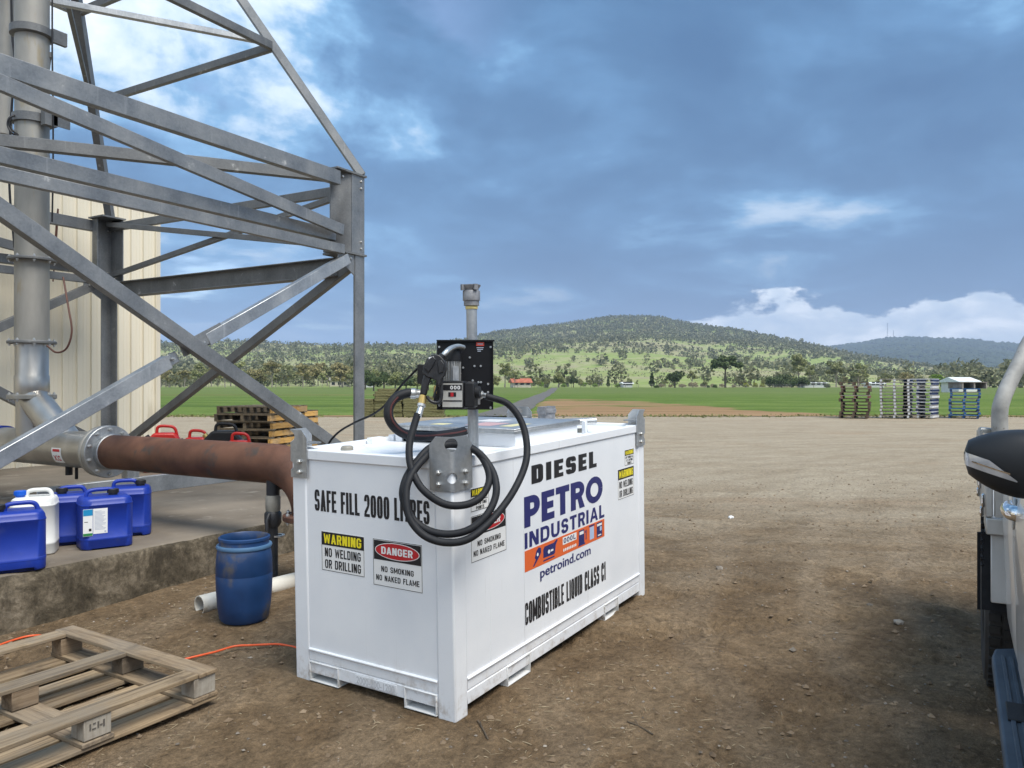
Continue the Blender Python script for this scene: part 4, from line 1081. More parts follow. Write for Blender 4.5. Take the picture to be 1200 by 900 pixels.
# second thin riser and the ladder rungs beyond it
mb = MB(); mb.tube([ray_point(3, 158, 9.0), ray_point(6, 60, 9.0), ray_point(16, -200, 9.0)], .095, 20)
u_ = tag(mb.build("downpipe", DULLP, smooth=40), "grey downpipe beside the thick riser at the top of the tower", "pipe")
mb = MB(); mb.tube([ray_point(2, 175, 9.0), ray_point(2, 157, 9.0), ray_point(6, 148, 9.0)], .06, 16); mb.build("pipe_foot", DULLP, u_, smooth=40)
WIRE = mat("dark_cable", (0.012, 0.012, 0.014), rough=0.5); WIRER = mat("red_brown_cable", (0.085, 0.032, 0.022), (0.14, 0.06, 0.04), 5, rough=0.6)
def cable(pts, r, m, label, group=None, name="cable", n=7):
    mb = MB(); mb.tube(spline(pts, 6), r, n); return tag(mb.build(name, m, smooth=60), label, "cable", group)
cable([ray_point(61, -30, 7.35), ray_point(61, 60, 7.35), ray_point(62, 130, 7.35), ray_point(62, 200, 7.35), ray_point(61, 260, 7.35)], .008, WIRE, "thin dark cable hanging down beside the thick riser pipe")
cable([ray_point(12, -40, 8.2), ray_point(14, 40, 8.2), ray_point(17, 75, 8.2), ray_point(12, 150, 8.2), ray_point(11, 220, 8.2), ray_point(17, 290, 8.2)], .012, WIRE, "loose black cable dropping past the downpipe")
cable([ray_point(20, 134, 7.3), ray_point(11, 138, 7.25), ray_point(9, 147, 7.25), ray_point(14, 156, 7.25), ray_point(21, 158, 7.3), ray_point(14, 152, 7.3), ray_point(11, 143, 7.3), ray_point(17, 136, 7.32)], .010, WIRE, "small coil of black cable by the pipe clamp")
cable([ray_point(63, 310, 10.9), ray_point(66, 262, 10.9), ray_point(68, 245, 10.9), ray_point(66, 280, 10.9), ray_point(62, 330, 10.9)], .010, WIRER, "red brown cable looped over the tower beam beside the riser")
cable([ray_point(55, 405, 7.2), ray_point(66, 413, 7.2), ray_point(78, 408, 7.2), ray_point(84, 388, 7.2), ray_point(80, 360, 7.25), ray_point(74, 325, 7.4)], .009, WIRER, "red brown cable loop hanging in front of the shed wall")

# black valve standpipe under the rusty pipe
sx_, sy_ = 4.035, 4.40
stand = empty("valve_standpipe", (sx_, sy_, ground_z(sx_, sy_)), 0, "black plastic standpipe with valve behind the blue drum", "standpipe")
POLY = mat("black_poly_pipe", (0.015, 0.017, 0.020), (0.03, 0.03, 0.033), 8, rough=.5)
GREYPV = mat("grey_fitting", (0.20, 0.19, 0.16), (0.30, 0.28, 0.24), 8, rough=.6)
mb = MB(); mb.tube([(0, 0, -.05), (0, 0, .42)], .036, 16); mb.build("pipe", POLY, stand, smooth=40)
mb = MB(); mb.lathe([(.046, .40), (.062, .43), (.062, .50), (.05, .515)], 18); mb.tube([(-.055, -.02, .50), (-.085, -.03, .46), (-.085, -.03, .38)], .014, 8); mb.build("lower_union", POLY, stand, smooth=40)
mb = MB(); mb.lathe([(.05, .515), (.054, .53), (.054, .62), (.045, .635)], 18); mb.build("ball_valve", GREYPV, stand, smooth=40)
mb = MB(); mb.lathe([(.048, .635), (.048, .75), (.052, .752), (.052, .77), (.04, .775)], 18); mb.tube([(0, 0, .70), (.09, -.05, .70)], .03, 12); mb.tube([(.09, -.05, .70), (.115, -.064, .70)], .042, 12); mb.build("tee", POLY, stand, smooth=40)
mb = MB(); mb.tube([(0, 0, .775), (0, 0, .80 - .03)], .03, 12); mb.tube([(0, 0, .77), (.02, -.02, .80)], .034, 12); mb.build("nipple", GREYPV, stand, smooth=40)
mb = MB(); mb.lathe([(.03, -.006), (.05, -.006), (.05, .006), (.03, .006)], 16, Matrix.Translation((.03, -.02, .33)), cap=False); mb.build("ring_tag", ZINC, stand, smooth=40)

# white plastic pipe lying on the dirt
p0 = Vector((3.31, 4.29, .06)); p1 = Vector((4.38, 4.13, .075)); ax = (p1 - p0).normalized()
PVC = mat("white_pvc", (0.58, 0.55, 0.48), (0.70, 0.68, 0.62), 6, rough=.5, spots=(0.36, 0.29, 0.20), spot_scale=8, spot_lo=.58, spot_hi=.72)
mb = MB(); n = 28; vs = []; fs = []
q_ = ax.to_track_quat('Z', 'Y').to_matrix()
for i, (r_, t) in enumerate(((.055, 0), (.055, 1), (.062, 1), (.062, 0))):
    for k in range(n):
        a = 2 * math.pi * k / n; vs.append(p0.lerp(p1, t) + q_ @ Vector((r_ * math.cos(a), r_ * math.sin(a), 0)))
for i in range(4):
    j = (i + 1) % 4
    for k in range(n): k2 = (k + 1) % n; fs.append((i * n + k, i * n + k2, j * n + k2, j * n + k))
mb.add(vs, fs); pv_ = mb.build("plastic_pipe", PVC, smooth=40)
tag(pv_, "short white plastic pipe lying open ended on the dirt beside the blue drum", "pipe")
# ------------------------------------------------------------------ blue drum
dz_ = ground_z(3.35, 3.92)
BLUED = mat("blue_drum_plastic", (0.006, 0.032, 0.105), (0.010, 0.054, 0.175), 3.5, rough=.42, rough2=.6, spots=(0.105, 0.092, 0.075), spot_scale=4.5, spot_lo=.52, spot_hi=.72)
drum = empty("plastic_drum", (3.355, 3.915, dz_ - .004), 0, "scuffed blue open topped plastic drum standing on the dirt beside the slab", "drum")
mb = MB(); mb.lathe([(.0, .012), (.115, .012), (.135, .0), (.150, .02), (.162, .10), (.169, .20), (.1715, .29), (.1708, .292), (.1708, .297), (.1715, .299), (.169, .39), (.160, .452), (.152, .462), (.150, .468), (.150, .505),
                     (.156, .507), (.156, .522), (.148, .527), (.143, .522), (.143, .47), (.160, .40), (.164, .30), (.150, .05), (0, .03)], 48)
mb.build("drum_body", BLUED, drum, smooth=50)
mb = MB(); mb.lathe([(.150, .452), (.166, .455), (.170, .466), (.166, .476), (.150, .478)], 48, cap=False)
mb.build("drum_rim", mat("drum_rim_plastic", (0.06, 0.14, 0.26), (0.09, 0.19, 0.33), 5, rough=.5), drum, smooth=50)

# ------------------------------------------------------------------ jerry cans on the slab
BLUEC = mat("blue_can_plastic", (0.004, 0.026, 0.25), (0.007, 0.038, 0.34), 2.5, rough=.38, rough2=.52, spots=(0.030, 0.052, 0.25), spot_scale=7, spot_lo=.55, spot_hi=.75, bump=.0008, bscale=14)
WHITEC = mat("white_can_plastic", (0.66, 0.66, 0.63), (0.76, 0.76, 0.73), 3, rough=.4)
CAPB = mat("black_cap", (0.012, 0.012, 0.014), (0.02, 0.02, 0.022), 6, rough=.4)
CAPL = mat("light_blue_cap", (0.005, 0.10, 0.55), rough=.4)
GREENP = mat("green_print", (0.03, 0.22, 0.06), rough=.5); CYANP = mat("cyan_print", (0.01, 0.25, 0.50), rough=.5); GREYP = mat("grey_print", (0.42, 0.46, 0.55), rough=.5)
def rrect(w, d, r, n=5):
    pts = []
    for (sx, sy, a0) in ((1, 1, 0), (-1, 1, 90), (-1, -1, 180), (1, -1, 270)):
        for k in range(n + 1):
            a = R(a0 + 90 * k / n); pts.append((sx * (w / 2 - r) + r * math.cos(a), sy * (d / 2 - r) + r * math.sin(a)))
    return pts
def jerry(name, loc, rz, m, capm, w, d, h, label, group, capx, labels=False, shoulder=.86, hy=1.0):
    t = empty(name, loc, rz, label, "container", group)
    N_ = 8
    rings = [(.000, .90, 1), (.012, .975, 1), (.030, 1.0, 1), (.16, 1.0, .6), (.165, 1.012, 0), (.20, 1.012, 0), (.205, 1.0, 0), (.76, 1.0, 0), (.765, 1.012, 0), (.785, 1.012, 0), (.79, .995, 0), (.85, .97, 0), (.89, .90, 0), (.905, .80, 0)]
    vs, fs = [], []; base = rrect(1, 1, .0); cnt = None
    for (zf, sc, notch) in rings:
        pts = rrect(w * sc, d * sc, .065 * sc if zf < .88 else .05, N_)
        for (x, y) in pts:
            z = zf * h
            if notch and abs(x) < w * .30:
                z += notch * .055 * math.sqrt(max(0, 1 - (x / (w * .30)) ** 2)) * (1 if abs(y) > d * .3 else .9)
            vs.append((x, y, z))
        cnt = len(pts)
    m_ = len(rings)
    for i in range(m_ - 1):
        for k in range(cnt):
            k2 = (k + 1) % cnt; fs.append((i * cnt + k, i * cnt + k2, (i + 1) * cnt + k2, (i + 1) * cnt + k))
    fs.append(tuple(range(cnt))[::-1]); fs.append(tuple(range((m_ - 1) * cnt, m_ * cnt)))
    mb = MB(); mb.add(vs, fs); mb.build("can_body", m, t, smooth=42)
    zt = h * .905
    mb = MB(); hx = -capx * .35
    mb.tube(spline([(hx - w * .30, 0, zt - .02), (hx - w * .27, 0, zt + .028), (hx - w * .17, 0, zt + .042), (hx, 0, zt + .044), (hx + w * .17, 0, zt + .042), (hx + w * .25, 0, zt + .022), (hx + w * .29, 0, zt - .02)], 5), .014, 10)
    mb.build("handle", m, t, smooth=60)
    mb = MB(); cx = capx
    pr = [(.030, zt - .01), (.030, zt + .012), (.037, zt + .013), (.037, zt + .040), (.034, zt + .043)]
    mb.lathe(pr, 20, Matrix.Translation((cx, 0, 0)))
    for k in range(20):
        a = 2 * math.pi * k / 20; mb.box(-.002, .0015, -.0022, .0022, zt + .014, zt + .038, Matrix.Translation((cx + .0375 * math.cos(a), .0375 * math.sin(a), 0)) @ Matrix.Rotation(a, 4, 'Z'))
    mb.build("cap", capm, t, smooth=40)
    if labels:
        mb = MB(); y = -d / 2 - .0015
        mb.box(labels[0], labels[1], y, y + .001, labels[2], labels[3]); lb = mb.build("paper_label", WPRINT, t)
        mb = MB(); z = labels[3] - .02
        while z > labels[2] + .025:
            mb.box(labels[0] + .008, labels[1] - .008 - random.random() * .03, y - .0006, y - .0001, z, z + .0035); z -= .0085
        mb.box(labels[1] - .02, labels[1] - .008, y - .0006, y - .0001, labels[2] + .006, labels[2] + .018)
        mb.build("small_print", GREYP, lb)
        if len(labels) > 4:
            x0, x1 = labels[4]
            mb = MB(); mb.box(x0, x1, y - .0004, y + .001, labels[2] - .012, labels[3]); l2 = mb.build("paper_label", WPRINT, t)
            mb = MB(); mb.box(x0 + .001, x1 - .001, y - .0012, y - .0005, labels[3] - .045, labels[3] - .002); mb.build("blue_band", CYANP, l2)
            mb = MB(); mb.box(x0 + .001, x1 - .001, y - .0012, y - .0005, labels[2] - .010, labels[2] + .008); mb.build("green_band", GREENP, l2)
            mb = MB(); mb.box(x1 - .024, x1 - .008, y - .0012, y - .0005, labels[2] + .022, labels[2] + .04); mb.box(x0 + .008, x1 - .03, y - .0012, y - .0005, labels[2] + .085, labels[2] + .089); mb.build("print_mark", INK, l2)
    return t
GJ = "chemical containers standing on the slab"
jerry("jerry_can", (2.605, 5.125, SLAB), R(-24), BLUEC, CAPB, .315, .27, .405, "blue plastic container with nothing on its face, closest to the wooden pallet", GJ, -.09)
jerry("jerry_can", (2.914, 5.49, SLAB), R(-38), WHITEC, CAPL, .27, .25, .43, "white plastic container with a light blue cap", GJ, -.085)
jerry("jerry_can", (3.235, 5.63, SLAB), R(-30), BLUEC, CAPB, .30, .27, .40, "blue plastic container half hidden between the white one and the labelled one", GJ, -.05)
jerry("jerry_can", (3.30, 5.31, SLAB), R(-22), BLUEC, CAPB, .335, .28, .40, "blue plastic container with two paper labels side by side", GJ, .055, labels=(-.095, -.005, .115, .290, (-.158, -.098)))
jerry("jerry_can", (3.66, 5.56, SLAB), R(-36), BLUEC, CAPB, .30, .27, .41, "blue plastic container with one white label, farthest along the slab", GJ, .075, labels=(-.095, -.01, .135, .295))

# ------------------------------------------------------------------ red fuel cans and black case on the slab
REDC = mat("red_can_plastic", (0.42, 0.012, 0.010), (0.55, 0.022, 0.016), 4, rough=.38)
def fuel_can(loc, rz, m, label, scale=1.0, capm=CAPB):
    t = empty("fuel_can", loc, rz, label, "fuel can", "fuel cans on the slab behind the rusty pipe")
    w, d, h = .46 * scale, .18 * scale, .50 * scale
    mb = MB(); mb.prism([(-w / 2, 0), (w / 2, 0), (w / 2, h * .78), (w * .30, h), (-w * .22, h), (-w / 2, h * .72)], -d / 2, d / 2, 'y'); mb.build("can_body", m, t, bevel=.03, seg=3)
    mb = MB(); mb.tube(spline([(-w * .16, 0, h - .02), (-w * .12, 0, h + .075), (w * .1, 0, h + .085), (w * .30, 0, h + .055), (w * .38, 0, h * .86)], 5), .02, 9); mb.build("handle", m, t, smooth=60)
    mb = MB(); mb.lathe([(.035, 0), (.035, .05), (.03, .055)], 14, Matrix.Translation((-w * .36, 0, h * .84)) @ Matrix.Rotation(R(-35), 4, 'Y')); mb.build("cap", capm, t, smooth=40)
    return t
fuel_can((6.50, 9.16, SLAB), R(-40), REDC, "red fuel can with a black cap, next to the shed corner", 1.04)
fuel_can((6.72, 8.80, SLAB), R(-52), REDC, "red fuel can between the first red one and the black can", .92)
fuel_can((6.75, 8.30, SLAB), R(-48), BLACKP, "black fuel can with brass caps", 1.12, BRASS)
fuel_can((6.70, 7.95, SLAB), R(-50), REDC, "red fuel can with an upright handle, next to the pallet stack", .90)

# ------------------------------------------------------------------ pallet lying in the dirt
PWOOD = wood_mat("pallet_wood", (0.215, 0.152, 0.088), (0.345, 0.258, 0.160), (0.068, 0.046, 0.028), 0)
PWOODY = wood_mat("pallet_wood_cross", (0.185, 0.130, 0.078), (0.295, 0.220, 0.138), (0.062, 0.044, 0.027), 1)
BLKW = wood_mat("pallet_block_wood", (0.165, 0.115, 0.072), (0.245, 0.182, 0.118), (0.058, 0.042, 0.027), 0)
BLKL = wood_mat("pale_block_wood", (0.29, 0.26, 0.215), (0.36, 0.33, 0.28), (0.16, 0.13, 0.10), 2)
gz = ground_z(2.0, 3.5) + .012
pal = empty("wooden_pallet", (2.43, 3.02, gz), R(-1.2), "weathered wooden pallet with missing boards lying upside down on the dirt", "pallet")
def plank(name, x0, x1, y0, y1, z0, z1, m, tilt=0.0):
    mb = MB(); nseg = 6
    cx = [x0 + (x1 - x0) * k / nseg for k in range(nseg + 1)] if (x1 - x0) > (y1 - y0) else None
    mb.box(x0, x1, y0, y1, z0, z1)
    o = mb.build(name, m, pal, bevel=.004, seg=2); o.rotation_euler = (random.uniform(-.004, .004), random.uniform(-.004, .004), random.uniform(-.006, .006)); return o
LX, LY = 1.18, 1.20
for k, y in enumerate((0.0, .165, .34, .53, .70, .875, 1.06)):                # deck boards on the ground, along X
    plank("deck_board", -LX, .0 - (.02 if k % 2 else 0), y, y + (.14 if k not in (2, 4) else .105), 0, .019, PWOOD)
for x in (-.135, -.64, -LX):                                                  # cross boards on the deck
    plank("cross_board", x, x + .135, -.005, LY + .005, .0195, .040, PWOODY)
bl = []
for xi, x in enumerate((-.125, -.63, -LX + .01)):
    for yi, y in enumerate((.0, .56, 1.10)):
        o = plank("block", x, x + .115, y, y + .095, .0405, .128, BLKL if (yi == 0) else BLKW); bl.append(o)
for y in (-.004, .552, 1.095):                                                # three runners on top
    plank("runner_board", -LX, -.105, y, y + .105, .1285, .149, PWOOD)
for x in (-.10, -LX - .002):
    pass
plank("end_board", -.1045, -.004, -.010, LY + .008, .1285, .1485, PWOODY)
# stamp burnt into a block
mb = MB()
for (a, b, w, h) in ((.022, .035, .006, .026), (.033, .035, .016, .005), (.036, .056, .012, .005), (.055, .036, .006, .025), (.065, .042, .010, .005), (.078, .034, .007, .028)):
    mb.box(-.63 + a, -.63 + a + w, -.0028, -.001, .045 + b, .045 + b + h)
mb.build("block_stamp", mat("faded_stamp", (0.10, 0.09, 0.08), rough=.8), bl[3])

# ------------------------------------------------------------------ orange extension cord
CORD = mat("orange_cord", (0.62, 0.085, 0.022), (0.72, 0.11, 0.03), 20, rough=.45)
pts = []
for (px, py) in ((-60, 775), (-20, 764), (14, 752), (38, 746), (60, 748), (80, 763), (100, 771), (125, 771), (155, 774), (195, 776), (222, 772), (250, 765), (275, 758), (300, 757), (330, 757), (350, 760), (380, 770)):
    Z = 1.5 * 900 / (py - 451); v = ray_point(px, py, Z); pts.append((v.x, v.y, ground_z(v.x, v.y) + .011))
sp0 = spline(pts, 10); zz_ = np.array([ground_z(p.x, p.y) for p in sp0])
zm_ = np.array([zz_[max(0, i - 5):i + 6].max() for i in range(len(zz_))]); zm_ = np.array([zm_[max(0, i - 6):i + 7].mean() for i in range(len(zm_))])
cp_ = [Vector((p.x, p.y, z + .006)) for p, z in zip(sp0, zm_)]
mb = MB(); mb.tube(cp_, .0065, 8)
tag(mb.build("extension_cord", CORD, smooth=60), "orange extension cord snaking over the dirt under the wooden pallet", "cord")

# ------------------------------------------------------------------ stacked pallets
def pallet_template(m_board, m_side, S_=1.165, H_=.145, blocks=True):
    """one hardwood pallet as a single mesh with two materials"""
    mb = MB(); side = MB()
    for k in range(7): mb.box(0, S_, k * (S_ - .1) / 6, k * (S_ - .1) / 6 + .1, H_ - .032, H_)
    for x in (0, S_ / 2 - .05, S_ - .1):
        mb.box(x, x + .1, .004, S_ - .004, .0, .024)
    for x in (.01, S_ / 2 - .025, S_ - .06):
        side.box(x - .012, x + .075, .002, S_ - .002, .0242, H_ - .0322)
    o = mb.build("pallet", m_board); me = o.data
    n0 = len(me.polygons); bpy.data.objects.remove(o)
    o2 = side.build("tmp", m_side); me2 = o2.data; bpy.data.objects.remove(o2)
    bm_ = bmesh.new(); bm_.from_mesh(me); n0 = len(bm_.faces); bm_.from_mesh(me2); bm_.faces.ensure_lookup_table()
    for f_ in bm_.faces[n0:]: f_.material_index = 1
    bm_.to_mesh(me); bm_.free(); me.materials.append(m_side)
    return me
OW = wood_mat("orange_sunlit_wood", (0.42, 0.235, 0.062), (0.56, 0.33, 0.10), (0.20, 0.12, 0.05), 0)
DW = wood_mat("dark_shaded_wood", (0.11, 0.085, 0.055), (0.20, 0.155, 0.10), (0.035, 0.028, 0.020), 0)
ORD = ["topmost", "second from the top", "third from the top", "fourth from the top", "fifth from the top", "sixth from the top", "seventh from the top", "eighth from the top", "ninth from the top", "tenth from the top", "eleventh from the top", "twelfth from the top", "thirteenth from the top", "fourteenth from the top", "fifteenth from the top"]
# the nearer stack behind the slab, its sunlit side put into orange stringers, the shaded rest into dark wood; each one with its parts
def stack_near(x0, y0, n, label, group, z0=0.0):
    src = None
    for k in range(n):
        z = z0 + k * .1395
        if src is None:
            t = empty("pallet", (x0, y0, z)); S_ = 1.16
            for q in range(6):
                mb = MB(); mb.box(0, .1, 0, S_, 0, .020); b_ = mb.build("deck_board", DW, t); b_.location = (q * (S_ - .1) / 5, 0, .118)
            for y in (.0, S_ / 2 - .03, S_ - .06):
                mb = MB(); mb.box(.002, S_ - .002, y + .001, y + .06, .0205, .1175); mb.build("stringer", OW if y == 0 else DW, t)
            for q in (0, S_ / 2 - .05, S_ - .1):
                mb = MB(); mb.box(q, q + .1, .003, S_ - .003, 0, .0203); mb.build("base_board", DW, t)
            src = t
        else: t = copy_tree(src)
        t.location = (x0 + random.uniform(-.02, .02), y0 + random.uniform(-.02, .02), z); t.rotation_euler = (0, 0, R(15) + random.uniform(-.02, .02))
        tag(t, label % ORD[n - 1 - k], "pallet", group)
stack_near(9.62, 10.52, 8, "dark pallet with an orange side, %s, behind the red fuel cans", "pallets in the dark and orange stack")
stack_near(10.80, 11.38, 7, "orange sided pallet, %s in the stack under the tower brace", "pallets in the second orange stack")
# far stacks along the field edge
WW = mat("white_painted_wood", (0.55, 0.56, 0.58), (0.68, 0.69, 0.71), 9, rough=.7); GW = mat("grey_old_wood", (0.20, 0.18, 0.15), (0.34, 0.32, 0.28), 6, rough=.85)
BW = mat("brown_old_wood", (0.075, 0.050, 0.032), (0.15, 0.11, 0.075), 6, rough=.85); RW = mat("red_brown_wood", (0.16, 0.06, 0.04), (0.22, 0.10, 0.07), 6, rough=.8)
BLW = mat("blue_painted_wood", (0.012, 0.10, 0.30), (0.03, 0.17, 0.42), 6, rough=.6); NVW = mat("navy_painted_wood", (0.01, 0.02, 0.07), (0.02, 0.04, 0.12), 6, rough=.6)
T_BR = pallet_template(BW, BW); T_GR = pallet_template(GW, RW)
T_W = pallet_template(GW, WW); T_WN = pallet_template(WW, NVW); T_BL = pallet_template(GW, BLW); T_BB = pallet_template(BLW, NVW)
def stack_far(px, n, kinds, label, group, Z=34.6, rz=0.0, jit=.05, drop=0.0):
    x, y = ground_point((px - 600) / 900 * Z, Z)
    for k in range(n):
        me = kinds[k % len(kinds)] if isinstance(kinds, list) else kinds(k)
        o = bpy.data.objects.new("pallet", me); COL.objects.link(o)
        a = YAW - R(90) - math.atan((px - 600) / 900) + rz + random.uniform(-.03, .03)
        M_ = Matrix.Translation((x + random.uniform(-jit, jit), y + random.uniform(-jit, jit), .02 + k * .146 + drop)) @ Matrix.Rotation(a, 4, 'Z') @ Matrix.Translation((-.58, -.58, 0))
        o.matrix_world = M_
        tag(o, label(k, n), "pallet", group)
stack_far(1002, 11, lambda k: T_GR if k in (6, 9) else T_BR, lambda k, n: "weathered brown pallet, %s in the brown stack" % ORD[n - 1 - k], "pallets in the brown stack", jit=.06, rz=R(-3))
stack_far(1048, 12, lambda k: T_W, lambda k, n: "white sided grey pallet, %s, next to the brown stack" % ORD[n - 1 - k], "pallets in the first white stack", jit=.02)
stack_far(1079, 12, lambda k: T_WN if k % 3 else T_W, lambda k, n: "white and navy pallet, %s, next to the blue stack" % ORD[n - 1 - k], "pallets in the second white stack", jit=.025, rz=R(-14))
stack_far(1130, 9, lambda k: T_BL if k % 2 else T_BB, lambda k, n: "blue pallet, %s in the blue stack" % ORD[n - 1 - k], "pallets in the blue stack", jit=.04)
# one sheet on top of the blue stack
x, y = ground_point((1133 - 600) / 900 * 34.6, 34.6)
mb = MB(); M_ = Matrix.Translation((x, y, 1.335)) @ Matrix.Rotation(YAW, 4, 'Z')
for q in (-.55, -.02, .5): mb.box(-.55, .55, q - .03, q + .03, 0, .27, M_)
mb.box(-.58, .58, -.62, .62, .27, .295, M_)
tag(mb.build("crate", GW), "open grey crate standing on top of the blue pallet stack", "crate")

# ------------------------------------------------------------------ turf stacks
TURF_S = mat("turf_soil", (0.110, 0.108, 0.042), (0.20, 0.185, 0.085), 7, rough=.95, bump=.02, bscale=14, stretch=(1, 1, 3), spots=(0.07, 0.058, 0.032), spot_scale=6)
TURF_T = mat("turf_top", (0.09, 0.13, 0.03), (0.16, 0.19, 0.06), 8, rough=.95, bump=.02, bscale=20)
def slab_turf():
    mb = MB(); nx, ny = 12, 10; vs = []; fs = []
    per = rrect(1.25, 1.1, .08, 5)
    for (z, sc) in ((0, .985), (.02, 1.0), (.095, 1.0), (.118, .985)):
        for k, (x_, y_) in enumerate(per):
            j = 1 + .02 * math.sin(k * 2.1 + z * 40) ; vs.append((x_ * sc * j, y_ * sc * j, z))
    c_ = len(per)
    for i in range(3):
        for k in range(c_): k2 = (k + 1) % c_; fs.append((i * c_ + k, i * c_ + k2, (i + 1) * c_ + k2, (i + 1) * c_ + k))
    fs.append(tuple(range(c_))[::-1]); fs.append(tuple(range(3 * c_, 4 * c_)))
    mb.add(vs, fs); o = mb.build("turf_slab", TURF_S, smooth=50); me = o.data; me.materials.append(TURF_T); me.polygons[-1].material_index = 1
    bpy.data.objects.remove(o); return me
TS = slab_turf()
GT = "stacks of cut turf at the field edge"
for (px, n, w, lab) in ((432, 7, .52, "low stack of cut turf beside the tower leg"), (456.5, 11, 1.04, "tallest stack of cut turf, rounded on top"),
                        (485.5, 8, .76, "stack of cut turf behind the fuel nozzle"), (508.5, 8, .80, "stack of cut turf farthest from the tower leg")):
    Z = 36.0; x, y = ground_point((px - 600) / 900 * Z, Z)
    t = empty("turf_stack", (x, y, .02), YAW - R(90), lab, "turf", GT)
    for k in range(n):
        o = bpy.data.objects.new("turf_slab", TS); COL.objects.link(o); o.parent = t
        s_ = w * (1 if n < 10 or k < n - 2 else .93 - .14 * (k - n + 2)); o.scale = (s_, 1, 1.0)
        o.location = (random.uniform(-.03, .03), random.uniform(-.03, .03), k * .119); o.rotation_euler = (0, 0, random.uniform(-.05, .05) + (math.pi if k % 2 else 0))

# ------------------------------------------------------------------ far buildings
ROOFR = mat("red_tiles", (0.36, 0.10, 0.055), (0.44, 0.15, 0.085), 1, rough=.8); ROOFW = mat("white_roof", (0.66, 0.67, 0.68), (0.76, 0.77, 0.78), 1, rough=.5)
WALLC = mat("cream_wall", (0.52, 0.47, 0.38), (0.60, 0.55, 0.46), 1, rough=.8); WALLW = mat("white_wall", (0.62, 0.62, 0.60), (0.72, 0.72, 0.70), 1, rough=.7); GLASSD = mat("dark_window", (0.015, 0.02, 0.028), rough=.15)
def house(px, Z, w, d, wall, roof, wm, rm, label, zb=.55, win=3, rz=0.2, name="farmhouse"):
    x, y = ground_point((px - 600) / 900 * Z, Z)
    t = empty(name, (x, y, zb), YAW - R(90) + rz, label, "building")
    mb = MB(); mb.box(-w / 2, w / 2, -d / 2, d / 2, -.6, wall); mb.build("wall", wm, t)
    mb = MB(); o_ = .5
    mb.prism([(-d / 2 - o_, wall + .003), (d / 2 + o_, wall + .003), (d / 2 + o_, wall + .15), (0, wall + roof), (-d / 2 - o_, wall + .15)], -w / 2 - o_, w / 2 + o_, 'x'); mb.build("roof", rm, t)
    for k in range(win):
        xx = -w / 2 + w * (k + .5) / win
        mb = MB(); mb.box(xx - .6, xx + .6, -d / 2 - .03, -d / 2 - .004, .9, 2.0); mb.build("window", GLASSD, t)
    return t
house(610, 255, 6.0, 5, 1.6, 1.5, WALLC, ROOFR, "cream farmhouse with a red tiled roof far across the field")
house(734, 262, 3.2, 3, 1.3, .6, WALLW, ROOFW, "small white shed far across the field beyond the red soil")
house(952, 250, 8, 4, 1.5, .3, WALLW, ROOFW, "long low white shed below the dark bushes", win=4)
house(1124, 150, 4.2, 4.5, 1.9, 1.0, WALLW, ROOFW, "white roofed cottage behind the blue pallet stack", zb=.1)
house(1024, 262, 5, 4, 1.3, .6, WALLW, ROOFW, "white shed behind the brown pallet stack")
house(398, 300, 7, 5, 2.6, 1.2, WALLC, GW, "pale farm building among the gum trees seen through the tower")
house(432, 262, 3.4, 3, 1.4, .6, WALLW, ROOFW, "small white shed beside the tower leg far across the field")
# field fence
POSTW = mat("grey_post", (0.20, 0.17, 0.13), (0.30, 0.27, 0.22), 2, rough=.9)
fn = empty("wire_fence", (*ground_point(-40, 240), .5), 0, "thin wire fence with grey posts along the far edge of the field", "fence")
Mi = Matrix.Translation(-Vector(fn.location)); pm_ = None
for k in range(70):
    X = -120 + k * 4.2; x, y = ground_point(X, 240)
    if pm_ is None: mb = MB(); mb.tube([(0, 0, -.3), (0, 0, 1.25)], .07, 6); o = mb.build("fence_post", POSTW, fn); pm_ = o
    else: o = pm_.copy(); COL.objects.link(o); o.parent = fn
    o.location = Mi @ Vector((x, y, .50))
for z in (.55, .85, 1.15):
    a, b = ground_point(-120, 240), ground_point(170, 240)
    mb = MB(Mi); mb.tube([(*a, .5 + z), (*b, .5 + z)], .012, 4); mb.build("wire", GALV, fn)
# ------------------------------------------------------------------ diesel tank
TL, TWD, TH = 2.216, 1.013, 1.1707
T_LOC = Vector((2.8267, 1.9354, 0.0))
def rot_xyz(rx, ry, rz):
    return Matrix.Rotation(rz, 4, 'Z') @ Matrix.Rotation(ry, 4, 'Y') @ Matrix.Rotation(rx, 4, 'X')
T_ROT = rot_xyz(0.0036, -0.0282, -0.0293)
tank = empty("fuel_tank", T_LOC, 0, "white steel diesel storage tank with printed signs and lifting brackets", "fuel tank")
tank.matrix_world = Matrix.Translation(T_LOC) @ T_ROT
T_INV = tank.matrix_world.inverted()
bpy.context.view_layer.update()
WP = 0.006                                   # walls sit this far behind the corner posts
pw_ = .100
posts = []
for (x0, y0) in ((0, 0), (0, TWD - pw_), (TL - pw_, 0), (TL - pw_, TWD - pw_)):
    mb = MB(); mb.box(x0, x0 + pw_, y0, y0 + pw_, -.012, TH - .002); posts.append(mb.build("corner_post", WHITE, tank, bevel=.010, seg=3))
# walls
mb = MB(); mb.box(pw_ - .004, TL - pw_ + .004, WP, WP + .02, .150, 1.121); side_w = mb.build("side_wall", WHITE, tank)
mb = MB(); mb.box(pw_ - .004, TL - pw_ + .004, TWD - WP - .02, TWD - WP, .150, 1.121); mb.build("side_wall", WHITE, tank)
mb = MB(); mb.box(WP, WP + .02, pw_ - .004, TWD - pw_ + .004, .150, 1.121); end_w = mb.build("end_wall", WHITE, tank)
mb = MB(); mb.box(TL - WP - .02, TL - WP, pw_ - .004, TWD - pw_ + .004, .150, 1.121); mb.build("end_wall", WHITE, tank)
